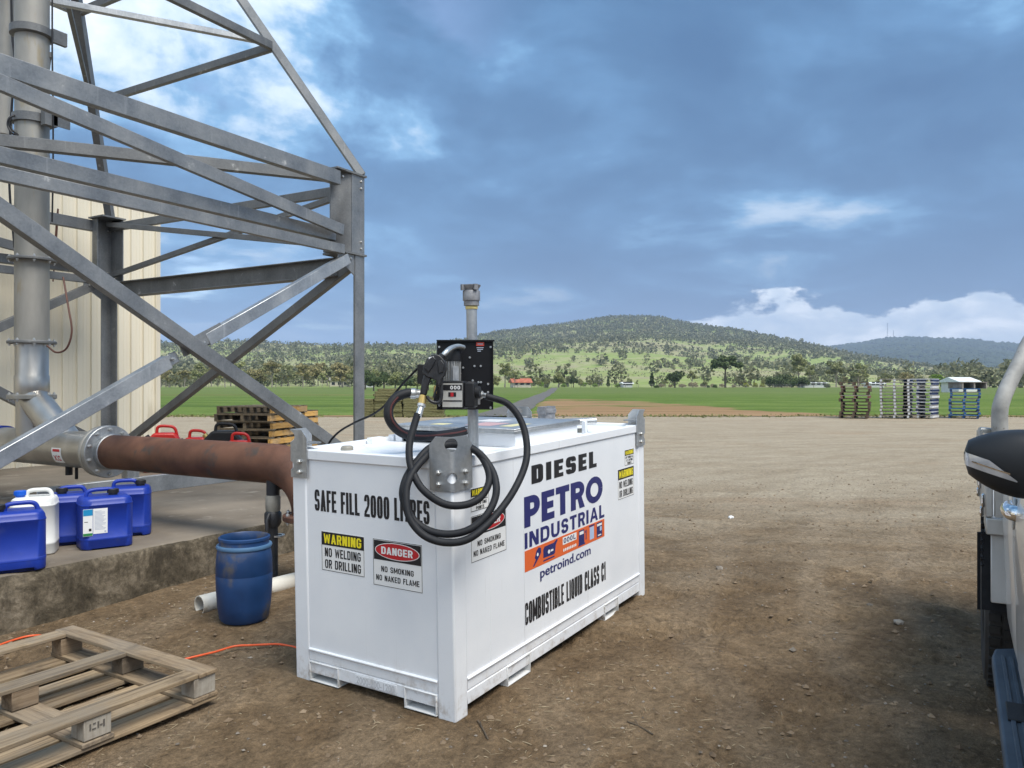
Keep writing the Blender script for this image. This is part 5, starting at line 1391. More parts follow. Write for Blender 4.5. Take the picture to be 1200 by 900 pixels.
# weld seams on the long wall
mb = MB(); mb.box(.612, .618, WP - .0016, WP, .155, 1.118); mb.build("weld_seam", WHITE, side_w, bevel=.0006, seg=1)
mb = MB(); mb.box(.298, .302, WP - .0010, WP, .155, .90); mb.build("weld_seam", WHITE, side_w)
# top rail (lip) and bottom rails
for (a, b, c_, d_) in ((pw_ - .03, TL - pw_ + .03, -.002, .045), (pw_ - .03, TL - pw_ + .03, TWD - .045, TWD + .002)):
    mb = MB(); mb.box(a, b, c_, d_, 1.1205, TH); mb.build("top_rail", WHITE, tank, bevel=.005, seg=2)
for (a, b, c_, d_) in ((-.002, .045, pw_ - .03, TWD - pw_ + .03), (TL - .045, TL + .002, pw_ - .03, TWD - pw_ + .03)):
    mb = MB(); mb.box(a, b, c_, d_, 1.1205, TH); mb.build("top_rail", WHITE, tank, bevel=.005, seg=2)
def c_rail(axis, off, a, b):
    """bottom rail with a folded ledge above and a groove"""
    prof = [(0, .040), (0, .098), (.004, .100), (.004, .104), (0, .106), (0, .150), (-.008, .155), (-.008, .162), (.006, .166), (.05, .166), (.05, .040)]
    mb = MB()
    if axis == 'x':
        pts = [(off[0] + off[1] * p, z) for p, z in prof]; mb.prism(pts, a, b, 'x')
    else:
        pts = [(off[0] + off[1] * p, z) for p, z in prof]
        mb.prism(pts, a, b, 'y')
    return mb.build("bottom_rail", WHITE, tank, bevel=.002, seg=1)
c_rail('x', (.003, 1), pw_ - .001, TL - pw_ + .001); c_rail('x', (TWD - .003, -1), pw_ - .001, TL - pw_ + .001)
r_end = c_rail('y', (.003, 1), pw_ - .001, TWD - pw_ + .001); c_rail('y', (TL - .003, -1), pw_ - .001, TWD - pw_ + .001)
# fork pockets: open rectangular sleeves
DIRTW = mat("scuffed_white_paint", (0.62, 0.62, 0.60), (0.76, 0.77, 0.78), 6, rough=.5, spots=(0.22, 0.17, 0.12), spot_scale=12, spot_lo=.60, spot_hi=.70)
def pocket(axis, a0, a1, d0, d1, z0=.000, z1=.100, t=.007):
    mb = MB()
    for (p0, p1, q0, q1) in ((a0, a1, z0, z0 + t), (a0, a1, z1 - t, z1), (a0, a0 + t, z0 + t, z1 - t), (a1 - t, a1, z0 + t, z1 - t)):
        if axis == 'y': mb.box(p0, p1, d0, d1, q0, q1)
        else: mb.box(d0, d1, p0, p1, q0, q1)
    return mb.build("fork_pocket", DIRTW, tank, bevel=.002, seg=1)
pocket('y', .432, .654, -.004, .34); pocket('y', 1.556, 1.762, -.004, .34); pocket('y', .432, .654, .66, TWD + .004); pocket('y', 1.556, 1.762, .66, TWD + .004)
pocket('x', .103, .292, -.004, .36); pocket('x', .711, .912, -.004, .36); pocket('x', .103, .292, 1.86, TL + .004); pocket('x', .711, .912, 1.86, TL + .004)
mb = MB(); mb.box(.06, TL - .06, .06, TWD - .06, .105, .15); mb.build("floor_plate", BLACKP, tank)
# number plate strip stamped on the end rail
mb = MB(); mb.box(-.0005, .0028, .34, .60, .048, .092); plate = mb.build("stamped_plate", WHITE, tank, bevel=.001, seg=1)

# deck, hatch box and hinged galvanised lid
DECK = 1.150
mb = MB(); mb.box(.04, TL - .04, .04, TWD - .04, DECK - .02, DECK); mb.build("deck", WHITE, tank)
LX0, LX1, LY0, LY1 = .675, 1.43, .088, .93
mb = MB()
mb.box(LX0 + .03, LX1 - .02, LY0 + .012, LY0 + .02, DECK + .001, 1.238)
mb.box(LX0 + .03, LX1 - .02, LY1 - .02, LY1 - .012, DECK + .001, 1.238)
mb.box(LX1 - .028, LX1 - .02, LY0 + .02, LY1 - .02, DECK + .001, 1.238)
mb.box(LX0 + .022, LX0 + .03, LY0 + .012, LY0 + .40, DECK + .001, 1.238)
mb.box(LX0 + .022, LX0 + .03, LY1 - .06, LY1 - .012, DECK + .001, 1.238)
mb.build("hatch_box", WHITE, tank)
mb = MB(); mb.box(LX0 + .05, LX1 - .05, LY0 + .05, LY1 - .05, DECK + .001, 1.17); mb.box(LX0 + .30, LX0 + .31, LY0 + .05, LY1 - .05, 1.17, 1.237); mb.build("hatch_well", BLACKP, tank)  # black colour stands for the shade inside the open hatch
mb = MB(); mb.box(LX0, LX1, LY0, LY1, 1.240, 1.250); mb.box(LX0, LX0 + .004, LY0, LY1, 1.222, 1.240); mb.box(LX0, LX1, LY0, LY0 + .004, 1.222, 1.2399)
lid = mb.build("lid", GALV_B, tank, bevel=.002, seg=1)
for (a0, a1, b0, b1, m) in ((.80, 1.02, .33, .50, REDP), (.80, 1.02, .19, .27, YELLOW), (.76, .86, .62, .72, YELLOW), (1.06, 1.24, .45, .62, WPRINT)):
    mb = MB(); mb.box(a0, a1, b0, b1, 1.2502, 1.2508); mb.build("faded_sticker", mat("faded_" + m.name, tuple(c * .35 + .3 for c in m.node_tree.nodes['Color Ramp'].color_ramp.elements[0].color[:3]), rough=.6), lid)
mb = MB(); mb.tube([(1.435, .30, 1.222), (1.56, .215, 1.222), (1.70, .12, 1.222)], .023, 14); mb.build("lid_hinge_tube", ZINC, tank, smooth=40)
mb = MB(); mb.box(1.47, 1.50, .075, .10, DECK, 1.235); mb.box(1.43, 1.47, .06, .11, DECK, DECK + .01); mb.build("hinge_bracket", WHITE, tank, bevel=.002, seg=1)
mb = MB(); mb.lathe([(.052, DECK), (.052, 1.165), (.045, 1.172)], 20, Matrix.Translation((1.68, .22, 0))); mb.build("deck_cap", GREYPV, tank, smooth=40)
mb = MB(); mb.lathe([(.032, DECK), (.032, 1.165), (.026, 1.172)], 20, Matrix.Translation((.22, .84, 0))); mb.build("deck_cap", GREYPV, tank, smooth=40)
CAPM = mat("grey_alloy", (0.20, 0.20, 0.21), (0.30, 0.30, 0.31), 30, rough=.55, metal=.5, bump=.0008, bscale=160)
mb = MB(); mb.lathe([(.058, DECK), (.058, 1.26), (.066, 1.262), (.066, 1.285), (.052, 1.29), (.052, 1.30)], 24, Matrix.Translation((1.80, .53, 0))); mb.box(1.73, 1.745, .50, .56, 1.25, 1.302); mb.box(1.855, 1.87, .50, .56, 1.25, 1.302); mb.build("filler_cap", CAPM, tank, smooth=40)
for (x, y) in ((.75, .955), (.55, .94), (1.9, .93)):
    mb = MB(); mb.box(x - .05, x + .05, y - .02, y + .02, DECK, DECK + .035); mb.build("deck_lug", WHITE, tank, bevel=.002, seg=1)
mb = MB(); mb.box(.10, .38, .86, .875, DECK, DECK + .012); mb.build("deck_seam", WHITE, tank)

# lifting brackets: bent galvanised plates bolted round the top corners
def bracket(cx, cy, sx, sy, le=.118, ls=.142, detail=True):
    o_ = .003; t = .0065
    pts = []                                  # (x, y) along the outside of the bend, and the plate's top there
    r_ = .012
    path = [(-o_, le), (-o_, le - .035), (-o_, .05), (-o_, r_)] + [(-o_ + r_ * (1 - math.cos(a)), -o_ + r_ * (1 - math.sin(a))) for a in np.linspace(.2, math.pi / 2 - .2, 4)] + [(r_, -o_), (.05, -o_), (ls - .04, -o_), (ls, -o_)]
    tops = [1.232, 1.270, 1.270, 1.270] + [1.270] * 4 + [1.270, 1.270, 1.270, 1.232]
    bots = [1.028] * len(path)
    vs, fs = [], []
    n = len(path)
    for k, (x, y) in enumerate(path):
        a = Vector(path[max(k - 1, 0)]); b = Vector(path[min(k + 1, n - 1)]); tn = (b - a).normalized(); nr = Vector((tn.y, -tn.x))
        if nr.dot(Vector((-1, -1))) < 0: nr = -nr
        for (q, z) in ((0, bots[k]), (t, bots[k]), (t, tops[k]), (0, tops[k])):
            X = x + nr.x * q; Y = y + nr.y * q
            vs.append((cx + sx * X, cy + sy * Y, z))
    for k in range(n - 1):
        for j in range(4):
            j2 = (j + 1) % 4; f_ = (k * 4 + j, k * 4 + j2, (k + 1) * 4 + j2, (k + 1) * 4 + j); fs.append(f_ if sx * sy > 0 else f_[::-1])
    fs.append((0, 3, 2, 1) if sx * sy > 0 else (0, 1, 2, 3)); e_ = (n - 1) * 4; fs.append((e_, e_ + 1, e_ + 2, e_ + 3) if sx * sy > 0 else (e_ + 3, e_ + 2, e_ + 1, e_))
    mb = MB(); mb.add(vs, fs)
    o = mb.build("lifting_bracket", GALV_B, tank)
    bm_ = bmesh.new(); bm_.from_mesh(o.data); bmesh.ops.recalc_face_normals(bm_, faces=bm_.faces[:]); bm_.to_mesh(o.data); bm_.free()
    cuts = []
    dg = Vector((sx, sy, 0)).normalized()
    for z, r2 in ((1.235, .030), (1.088, .024)):
        c_ = MB(); M_ = Matrix.Translation((cx + sx * .0, cy + sy * .0, z)) @ dg.to_track_quat('Z', 'Y').to_matrix().to_4x4()
        c_.lathe([(r2, -.08), (r2, .08)], 24, M_); cuts.append(c_)
    cut(o, cuts)
    o.data.shade_smooth(); o.data.set_sharp_from_angle(angle=R(40))
    for z in (1.058, 1.110):
        put_bolt(o, (cx - sx * (o_ + t), cy + sy * .068, z), (-sx, 0, 0), s_=.8)
        put_bolt(o, (cx + sx * .085, cy - sy * (o_ + t), z), (0, -sy, 0), s_=.8)
    mb = MB(); mb.box(min(cx + sx * .005, cx + sx * .10), max(cx + sx * .005, cx + sx * .10), min(cy + sy * .004, cy + sy * .11), max(cy + sy * .004, cy + sy * .11), 1.195, 1.203); mb.build("top_plate", GALV, o, bevel=.001, seg=1)
    return o
bracket(0, 0, 1, 1); bracket(0, TWD, 1, -1); bracket(TL, 0, -1, 1); bracket(TL, TWD, -1, -1)

# vent pole with cap
PXp, PYp = .40, .162
mb = MB(); mb.lathe([(.0265, 1.151), (.0265, 1.895)], 28, Matrix.Translation((PXp, PYp, 0))); pole = mb.build("vent_pole", GALV_B, tank, smooth=40)
mb = MB(); mb.lathe([(.050, 1.1505), (.050, 1.162), (.036, 1.164), (.034, 1.172)], 20, Matrix.Translation((PXp, PYp, 0))); mb.build("pole_socket", DIRTW, pole, smooth=40)
mb = MB(); mb.lathe([(.028, 1.862), (.031, 1.864), (.031, 1.876), (.029, 1.878)], 24, Matrix.Translation((PXp, PYp, 0))); mb.build("thread_tape", mat("yellow_tape", (0.70, 0.55, 0.20), (0.80, 0.66, 0.28), 20, rough=.6), pole, smooth=40)
mb = MB(); mb.lathe([(.030, 1.878), (.038, 1.880), (.038, 1.903), (.043, 1.905), (.043, 1.950), (.040, 1.954), (.030, 1.955)], 28, Matrix.Translation((PXp, PYp, 0))); mb.build("vent_coupling", CAPM, pole, smooth=40)
mb = MB(); mb.lathe([(.036, 1.955), (.036, 1.962), (.046, 1.975), (.046, 1.982), (.0, 1.984)], 24, Matrix.Translation((PXp, PYp, 0)))
for a in (.4, 2.6, 4.2): mb.box(.036, .054, -.010, .010, 1.955, 1.983, Matrix.Translation((PXp, PYp, 0)) @ Matrix.Rotation(a, 4, 'Z'))
mb.build("vent_cap", CAPM, pole, smooth=40)

# ------------------------------------------------------------------ pump, meter and back plate on the pole (real positions, carried by the tank)
XR = Vector((SY, -CY, 0)); XF = Vector((CY, SY, 0)); XU = Vector((0, 0, 1))
def tk(): return MB(T_INV)
def slab_px(mb, poly, Z0, Z1):
    """outline given at depth Z0, pushed straight back to depth Z1"""
    P = [ray_point(x, y, Z0) for x, y in poly]; Q = [p + XF * (Z1 - Z0) for p in P]; n = len(P)
    ar = sum(poly[i][0] * poly[(i + 1) % n][1] - poly[(i + 1) % n][0] * poly[i][1] for i in range(n))
    if ar > 0: P = P[::-1]; Q = Q[::-1]
    return mb.add(P + Q, [tuple(range(n)), tuple(range(n, 2 * n))[::-1]] + [((i + 1) % n, i, n + i, n + (i + 1) % n) for i in range(n)])
def rect(x0, y0, x1, y1): return [(x0, y0), (x1, y0), (x1, y1), (x0, y1)]
ZP = 3.765
mb = tk(); slab_px(mb, rect(512, 399, 578, 480), ZP, ZP + .004); slab_px(mb, rect(511.5, 398.2, 579.5, 400), ZP - .012, ZP + .004); slab_px(mb, [(577.2, 400), (578, 400), (578, 480), (577.2, 480)], ZP - .012, ZP - .0001)
panel = mb.build("back_plate", BLACKS, tank)
sc_me = bolt_mesh("screw", .006, .006)
for (x, y) in ((538, 419), (550.5, 419), (556, 429), (563.3, 429), (542.7, 431), (554, 446), (560.7, 448), (563.6, 448), (572, 450), (572, 459.6), (514.7, 406.7), (575, 406.7), (575, 477.7), (539.3, 437.3), (515, 475)):
    put_bolt(panel, T_INV @ (ray_point(x, y, ZP) - XF * .0003), T_INV.to_3x3() @ -XF, sc_me, name="screw")
mb = tk(); slab_px(mb, rect(558, 401, 567.3, 405.4), ZP - .002, ZP - .0005); rl = mb.build("red_label", mat("red_label_print", (0.62, 0.07, 0.045), rough=.5), panel)
mb = tk()
for k, (x0, x1) in enumerate(((558.5, 566.8), (559, 566), (559.5, 563.5))): slab_px(mb, rect(x0, 407 + k * 2.0, x1, 407.9 + k * 2.0), ZP - .0012, ZP - .0004)
slab_px(mb, rect(559.5, 402.6, 565.8, 403.6), ZP - .0032, ZP - .0021)
mb.build("label_print", GREYP, panel)
mb = tk(); slab_px(mb, rect(542, 405, 559, 409), ZP + .0045, ZP + .03); slab_px(mb, rect(542, 466, 559, 471), ZP + .0045, ZP + .03); mb.build("pole_bracket", BLACKS, panel)
# upright motor with fins
mc = ray_point(530, 436, 3.70)
mb = tk(); mb.tube([mc + XU * -.05, mc + XU * .052], .034, 20)
for k in range(20):
    a = 2 * math.pi * k / 20; dv = XR * math.cos(a) + XF * math.sin(a); tn = XU.cross(dv)
    mb.bar(mc + dv * .037 + XU * -.048, mc + dv * .037 + XU * .050, .003, .010, up=tuple(dv))
pm = mb.build("pump_motor", mat("cast_alloy", (0.34, 0.34, 0.33), (0.46, 0.46, 0.45), 20, rough=.5, metal=.55), tank)
mb = tk(); mb.tube([mc + XU * .052, mc + XU * .100, mc + XU * .112], .046, 20, radii=[.042, .042, .034]); mb.build("motor_cover", BLACKP, pm, smooth=40)
mb = tk(); slab_px(mb, rect(530.5, 429, 537.5, 446), 3.645, 3.66); slab_px(mb, rect(533.2, 431, 535, 444), 3.6435, 3.6449); mb.build("rating_plate", ZINC, pm)
# pump body behind the meter with its outlet
mb = tk(); slab_px(mb, rect(519, 447, 557, 479), 3.68, 3.755); slab_px(mb, rect(508, 452, 520, 474), 3.69, 3.755); pb = mb.build("pump_body", BLACKP, tank, bevel=.006)
mb = tk(); slab_px(mb, [(556, 455), (563, 455), (563, 459), (565, 460), (565, 466), (562.5, 469), (562.5, 474), (556, 474)], 3.665, 3.70)
a_, b_ = ray_point(562, 462.5, 3.67), ray_point(570, 463.5, 3.655); mb.tube([a_, a_.lerp(b_, .4), a_.lerp(b_, .41), b_], .016, 14, radii=[.016, .016, .012, .012])
mb.tube([a_.lerp(b_, .15), a_.lerp(b_, .42)], .020, 6); mb.build("outlet_elbow", ZINC, pb, bevel=.001, seg=1)
# meter: grey faced counter on a black casing turned towards the pallet
def turned_box(mb, c0, wv, hv_, dv, w, h, dep):
    vs = []
    for k in (0, 1):
        for (a, b) in ((0, 0), (1, 0), (1, 1), (0, 1)): vs.append(c0 + wv * (a * w) + hv_ * (b * h) + dv * (k * dep))
    return mb.add(vs, [(0, 1, 2, 3), (7, 6, 5, 4), (1, 0, 4, 5), (2, 1, 5, 6), (3, 2, 6, 7), (0, 3, 7, 4)])
mcorn = ray_point(517.5, 479.5, 3.59)
wv = (XR * .985 - XF * .17).normalized(); dv_ = (XF * .985 + XR * .17).normalized()
mb = tk(); turned_box(mb, mcorn, wv, XU, dv_, .106, .132, .095); meter = mb.build("flow_meter", BLACKP, tank, bevel=.008, seg=3)
mb = tk(); turned_box(mb, mcorn + wv * .105 + XU * .008 + dv_ * .006, wv, XU, dv_, .050, .118, .085); mb.build("meter_housing", BLACKP, meter, bevel=.008, seg=3)
kc = mcorn + wv * .150 + XU * .078 + dv_ * .045
mb = tk(); mb.tube([kc, kc + wv * .025], .030, 14); mb.build("reset_knob", BLACKP, meter, bevel=.003, seg=1)
def on_meter(mb, a0, b0, a1, b1, lift): turned_box(mb, mcorn + wv * a0 + XU * b0 - dv_ * (lift + .0005), wv, XU, dv_, a1 - a0, b1 - b0, .0005 + min(lift, .0004))
SILV = mat("silver_print", (0.50, 0.49, 0.46), (0.58, 0.57, 0.53), 20, rough=.45, metal=.2)
mb = tk(); on_meter(mb, .005, .010, .100, .121, .0010); face = mb.build("meter_face", SILV, meter)
mb = tk(); on_meter(mb, .008, .088, .098, .114, .0022); mb.build("counter_window", INK, face)
mb = tk(); on_meter(mb, .033, .058, .070, .079, .0022); on_meter(mb, .008, .036, .098, .042, .0022); mb.build("dark_print", INK, face)
mb = tk(); on_meter(mb, .044, .059, .058, .078, .0034); mb.build("red_print_mark", REDP, face)

# ------------------------------------------------------------------ lettering
_txt = {}
def glyphs(s_, off=0.0, space=1.0):
    key = (s_, off, space)
    if key not in _txt:
        cu = bpy.data.curves.new("lettering", 'FONT'); cu.body = s_; cu.offset = off; cu.space_character = space
        cu.resolution_u = 3
        ob = bpy.data.objects.new("lettering", cu); COL.objects.link(ob)
        bpy.context.view_layer.update()
        me = bpy.data.meshes.new_from_object(ob.evaluated_get(bpy.context.evaluated_depsgraph_get()))
        V = np.array([v.co[:] for v in me.vertices]); Fc = [tuple(p.vertices) for p in me.polygons]
        # drop faces that point away from the reader
        Fk = []
        for p in me.polygons: Fk.append(tuple(p.vertices) if p.normal.z >= 0 else tuple(p.vertices)[::-1])
        bpy.data.objects.remove(ob); bpy.data.curves.remove(cu); bpy.data.meshes.remove(me)
        _txt[key] = (V, Fk)
    return _txt[key]
def put_text(mb, s_, r_, frame, dep, off=0.0, space=1.0, flip=False, heavy=0.0):
    V, Fc = glyphs(s_, off, space)
    lo, hi = V.min(0), V.max(0); a0, b0, a1, b1 = r_
    u = (V[:, 0] - lo[0]) / (hi[0] - lo[0]); v = (V[:, 1] - lo[1]) / (hi[1] - lo[1])
    if flip: u, v = 1 - u, 1 - v
    for k, dx in enumerate((0, -1, 1, -.5, .5) if heavy else (0,)):       # thicker strokes: the same print laid again a hair aside
        mb.add([frame(a0 + heavy + (a1 - a0 - 2 * heavy) * p + dx * heavy, b0 + (b1 - b0) * q, dep + k * .00012) for p, q in zip(u, v)], Fc)
# block letters drawn as strokes with separate stem and bar widths (wide, narrow or heavy at will)
def _rr(x0, y0, x1, y1, cx, cy, part, n=5):
    """pieces of a rounded rectangle centre line; part lists its sides in drawing order"""
    C = {'tr': (x1 - cx, y1 - cy, 0), 'tl': (x0 + cx, y1 - cy, 90), 'bl': (x0 + cx, y0 + cy, 180), 'br': (x1 - cx, y0 + cy, 270)}
    pts = []
    for q in part:
        if isinstance(q, tuple): pts.append(q)
        else:
            rev = q.endswith('-'); a = C[q.rstrip('-')]
            ks = range(n + 1) if not rev else range(n, -1, -1)
            for k in ks:
                t = R(a[2] + 90 * k / n); pts.append((a[0] + cx * math.cos(t), a[1] + cy * math.sin(t)))
    return pts
def glyph_strokes(ch, sv, sh, rd):
    a, b = sv / 2, sh / 2; L, Q, B, T, M = a, 1 - a, b, 1 - b, .5
    cx = max(.02, min(.5, rd) * (1 - sv) if rd < .5 else (1 - sv) / 2); cy = max(.02, min(.5, rd) * (1 - sh) if rd < .5 else (1 - sh) / 2)
    cy2 = max(.02, min(cy, (.5 - sh / 2) / 2)); S_ = []; P_ = []
    stem = lambda x=L: [(x, 0), (x, 1)]
    R_ = lambda part, y0=B, y1=T, x0=L, x1=Q, k=None: _rr(x0, y0, x1, y1, cx, k or cy, part)
    if ch in 'I1':
        S_ = [[(.5, 0), (.5, 1)]]
        if ch == '1': P_ = [[(.5 - a, .98), (.5 - a, .74), (.02, .70), (.02, .80), (.30, .88), (.36, 1), (.5 - a, 1)]]
    elif ch == 'L': S_ = [stem(), [(0, B), (1, B)]]
    elif ch == 'E': S_ = [stem(), [(0, B), (1, B)], [(0, T), (1, T)], [(0, M), (.92, M)]]
    elif ch == 'F': S_ = [stem(), [(0, T), (1, T)], [(0, M), (.9, M)]]
    elif ch == 'T': S_ = [[(.5, 0), (.5, 1)], [(0, T), (1, T)]]
    elif ch == 'H': S_ = [stem(), stem(Q), [(0, M), (1, M)]]
    elif ch in 'O0': S_ = [R_([(Q, M), 'tr', 'tl', 'bl', 'br', (Q, M)])]
    elif ch == 'Q': S_ = [R_([(Q, M), 'tr', 'tl', 'bl', 'br', (Q, M)])]; P_ = [[(.5, .28), (.62, .30), (1.0, -.04), (.80, -.06)]]
    elif ch == 'C': S_ = [R_([(Q, .66), 'tr', 'tl', 'bl', 'br', (Q, .34)])]
    elif ch == 'G': S_ = [R_([(Q, .68), 'tr', 'tl', 'bl', 'br', (Q, .50)]), [(.52, M - .02), (1, M - .02)]]
    elif ch == 'D': S_ = [stem(), R_([(0, T), 'tr-', 'br-', (0, B)])]
    elif ch == 'U': S_ = [R_([(L, 1), 'bl', 'br', (Q, 1)])]
    elif ch == 'S': S_ = [R_([(Q, .70), 'tr'], k=cy2, y0=M) + _rr(L, M, Q, T, cx, cy2, ['tl', 'bl']) + _rr(L, B, Q, M, cx, cy2, ['tr-', 'br-', 'bl-', (L, .30)])]
    elif ch == '2': S_ = [_rr(L, M, Q, T, cx, cy, [(L, .70), 'tl-', 'tr-']) + [(Q, .60), (Q * .9, .46), (L * 1.05, .20), (L, .02)], [(0, B), (1, B)]]
    elif ch == 'P': S_ = [stem(), R_([(0, T), 'tr-', 'br-', (0, M - .06)], y0=M - .06, k=cy2)]
    elif ch == 'R': S_ = [stem(), R_([(0, T), 'tr-', 'br-', (0, M - .02)], y0=M - .02, k=cy2)]; P_ = [[(.48 - a * .2, M - .02), (.48 + a * 1.5, M - .02), (1.02, 0), (1.02 - sv * 1.08, 0)]]
    elif ch == 'B': S_ = [stem(), R_([(0, T), 'tr-', 'br-', (0, M)], y0=M, k=cy2, x1=Q - .02), R_([(0, M), 'tr-', 'br-', (0, B)], y1=M, k=cy2)]
    elif ch == 'A': P_ = [[(0, 0), (sv * 1.02, 0), (.5 + a * .62, 1), (.5 - a * .95, 1)], [(1 - sv * 1.02, 0), (1, 0), (.5 + a * .95, 1), (.5 - a * .62, 1)], [(.2, .20), (.8, .20), (.74, .20 + sh), (.26, .20 + sh)]]
    elif ch == 'N': S_ = [stem(), stem(Q)]; P_ = [[(0, 1), (sv * 1.15, 1), (1, 0), (1 - sv * 1.15, 0)]]
    elif ch == 'M': k = sv * .8; S_ = [[(k / 2, 0), (k / 2, 1)], [(1 - k / 2, 0), (1 - k / 2, 1)]]; P_ = [[(0, 1), (k * 1.1, 1), (.5 + k * .42, .18), (.5 - k * .42, .18)], [(1 - k * 1.1, 1), (1, 1), (.5 + k * .42, .18), (.5 - k * .42, .18)]]
    elif ch == 'W': k = sv * .8; P_ = [[(0, 1), (k, 1), (.25 + k * .5, 0), (.25 - k * .42, 0)], [(.25 - k * .42, 0), (.25 + k * .5, 0), (.5 + k * .45, .92), (.5 - k * .45, .92)], [(.75 - k * .5, 0), (.75 + k * .42, 0), (.5 + k * .45, .92), (.5 - k * .45, .92)], [(.75 - k * .5, 0), (.75 + k * .42, 0), (1, 1), (1 - k, 1)]]
    elif ch == 'K': S_ = [stem()]; P_ = [[(sv * .9, .36), (sv * .9, .62), (1 - sv * 1.1, 1), (1, 1)], [(.36, .50), (.36 + sv * .9, .66), (1.02, 0), (1.02 - sv * 1.2, 0)]]
    elif ch == 'X': P_ = [[(0, 1), (sv * 1.2, 1), (1, 0), (1 - sv * 1.2, 0)], [(0, 0), (sv * 1.2, 0), (1, 1), (1 - sv * 1.2, 1)]]
    elif ch == '4': S_ = [[(.68, 0), (.68, 1)], [(0, .28), (1, .28)]]; P_ = [[(0, .26), (sv, .26), (.68, 1), (.68 - sv, 1)]]
    return S_, P_
WIDE = {'I': .42, '1': .62, 'M': 1.28, 'W': 1.42, 'A': 1.06, 'L': .86, 'E': .88, 'F': .84, 'T': .92, ' ': .55, 'P': .96}
def block_text(mb, s_, r_, frame, dep, sv=.34, sh=.17, rd=.25, gap=.16, wide=None):
    """fills the rectangle r_ with the words s_ (stem width sv and gap as shares of a normal letter)"""
    wd = dict(WIDE); wd.update(wide or {})
    ws = [wd.get(c_, 1.0) for c_ in s_]
    ws = [max(w, sv * 1.02) if c_ == 'I' else w for c_, w in zip(s_, ws)]
    tot = sum(ws) + gap * (len(s_) - 1); a0, b0, a1, b1 = r_; k = (a1 - a0) / tot; x = a0; h = b1 - b0; j = 0
    for c_, w in zip(s_, ws):
        if c_ != ' ':
            S_, P_ = glyph_strokes(c_, sv / w if c_ != 'I' else 1.0, sh, rd)
            u = w * k
            for st in S_:
                n = len(st); vs = []
                for i, p in enumerate(st):
                    q0, q1 = st[max(i - 1, 0)], st[min(i + 1, n - 1)]
                    tx, ty = q1[0] - q0[0], q1[1] - q0[1]; l_ = math.hypot(tx, ty) or 1; nx, ny = -ty / l_, tx / l_
                    sva = (sv / w if c_ != 'I' else 1.0)
                    for sg in (1, -1): vs.append(frame(x + (p[0] + sg * nx * sva / 2) * u, b0 + (p[1] + sg * ny * sh / 2) * h, dep + j * 2.5e-5))
                mb.add(vs, [(2 * i, 2 * i + 1, 2 * i + 3, 2 * i + 2) for i in range(n - 1)]); j += 1
            for pl_ in P_:
                ar = sum(pl_[i][0] * pl_[(i + 1) % len(pl_)][1] - pl_[(i + 1) % len(pl_)][0] * pl_[i][1] for i in range(len(pl_)))
                if ar < 0: pl_ = pl_[::-1]
                mb.add([frame(x + p[0] * u, b0 + p[1] * h, dep + j * 2.5e-5) for p in pl_], [tuple(range(len(pl_)))]); j += 1
            j %= 6
        x += (w + gap) * k
def plate_on(mb, a0, b0, a1, b1, frame, d0, d1):
    c_ = [(a0, b0), (a1, b0), (a1, b1), (a0, b1)]
    mb.add([frame(a, b, d1) for a, b in c_] + [frame(a, b, d0) for a, b in c_], [(0, 1, 2, 3), (4, 7, 6, 5), (0, 4, 5, 1), (1, 5, 6, 2), (2, 6, 7, 3), (3, 7, 4, 0)])
def poly_on(mb, pts, frame, d):
    ar = sum(pts[i][0] * pts[(i + 1) % len(pts)][1] - pts[(i + 1) % len(pts)][0] * pts[i][1] for i in range(len(pts)))
    if ar < 0: pts = pts[::-1]
    mb.add([frame(a, b, d) for a, b in pts], [tuple(range(len(pts)))])
def ell(cx, cy, rx, ry, n=28): return [(cx + rx * math.cos(2 * math.pi * k / n), cy + ry * math.sin(2 * math.pi * k / n)) for k in range(n)]
SIDE = lambda a, b, d_: (a, WP - d_, b)
END = lambda a, b, d_: (WP - d_, TWD - a, b)
def sheet(name, parent, frame, r_, label=None, border=True):
    mb = MB(); plate_on(mb, *r_, frame, -.0004, .0008); o = mb.build(name, WPRINT, parent)
    if label: o['label'] = label
    if border:
        a0, b0, a1, b1 = r_; t = .0035; mb = MB()
        for q in ((a0 + .001, b0 + .001, a1 - .001, b0 + t), (a0 + .001, b1 - t, a1 - .001, b1 - .001), (a0 + .001, b0 + t, a0 + t, b1 - t), (a1 - t, b0 + t, a1 - .001, b1 - t)):
            poly_on(mb, [(q[0], q[1]), (q[2], q[1]), (q[2], q[3]), (q[0], q[3])], frame, .0012)
        mb.build("border", INK, o)
    return o
def rectp(a0, b0, a1, b1): return [(a0, b0), (a1, b0), (a1, b1), (a0, b1)]
def warning_sheet(parent, frame, r_, head, lines, label, hd=.36):
    o = sheet("warning_sign", parent, frame, r_, label); a0, b0, a1, b1 = r_; h = b1 - b0; w = a1 - a0
    mb = MB(); poly_on(mb, rectp(a0 + .002, b1 - h * hd, a1 - .002, b1 - .002), frame, .0016); mb.build("header", INK, o)
    mb = MB(); block_text(mb, head, (a0 + w * .06, b1 - h * hd * .86, a1 - w * .06, b1 - h * hd * .16), frame, .0021, .37, .165, .24, .17); mb.build("lettering", YELLOW, o)
    mb = MB(); n = len(lines); lh = (h * (1 - hd) - h * .06) / n
    for k, (tx, f0, f1) in enumerate(lines):
        t_ = b1 - h * hd - h * .03 - k * lh
        block_text(mb, tx, (a0 + w * f0, t_ - lh * .87, a0 + w * f1, t_ - lh * .12), frame, .0016, .33, .16, .26, .2)
    mb.build("lettering", INK, o)
    return o
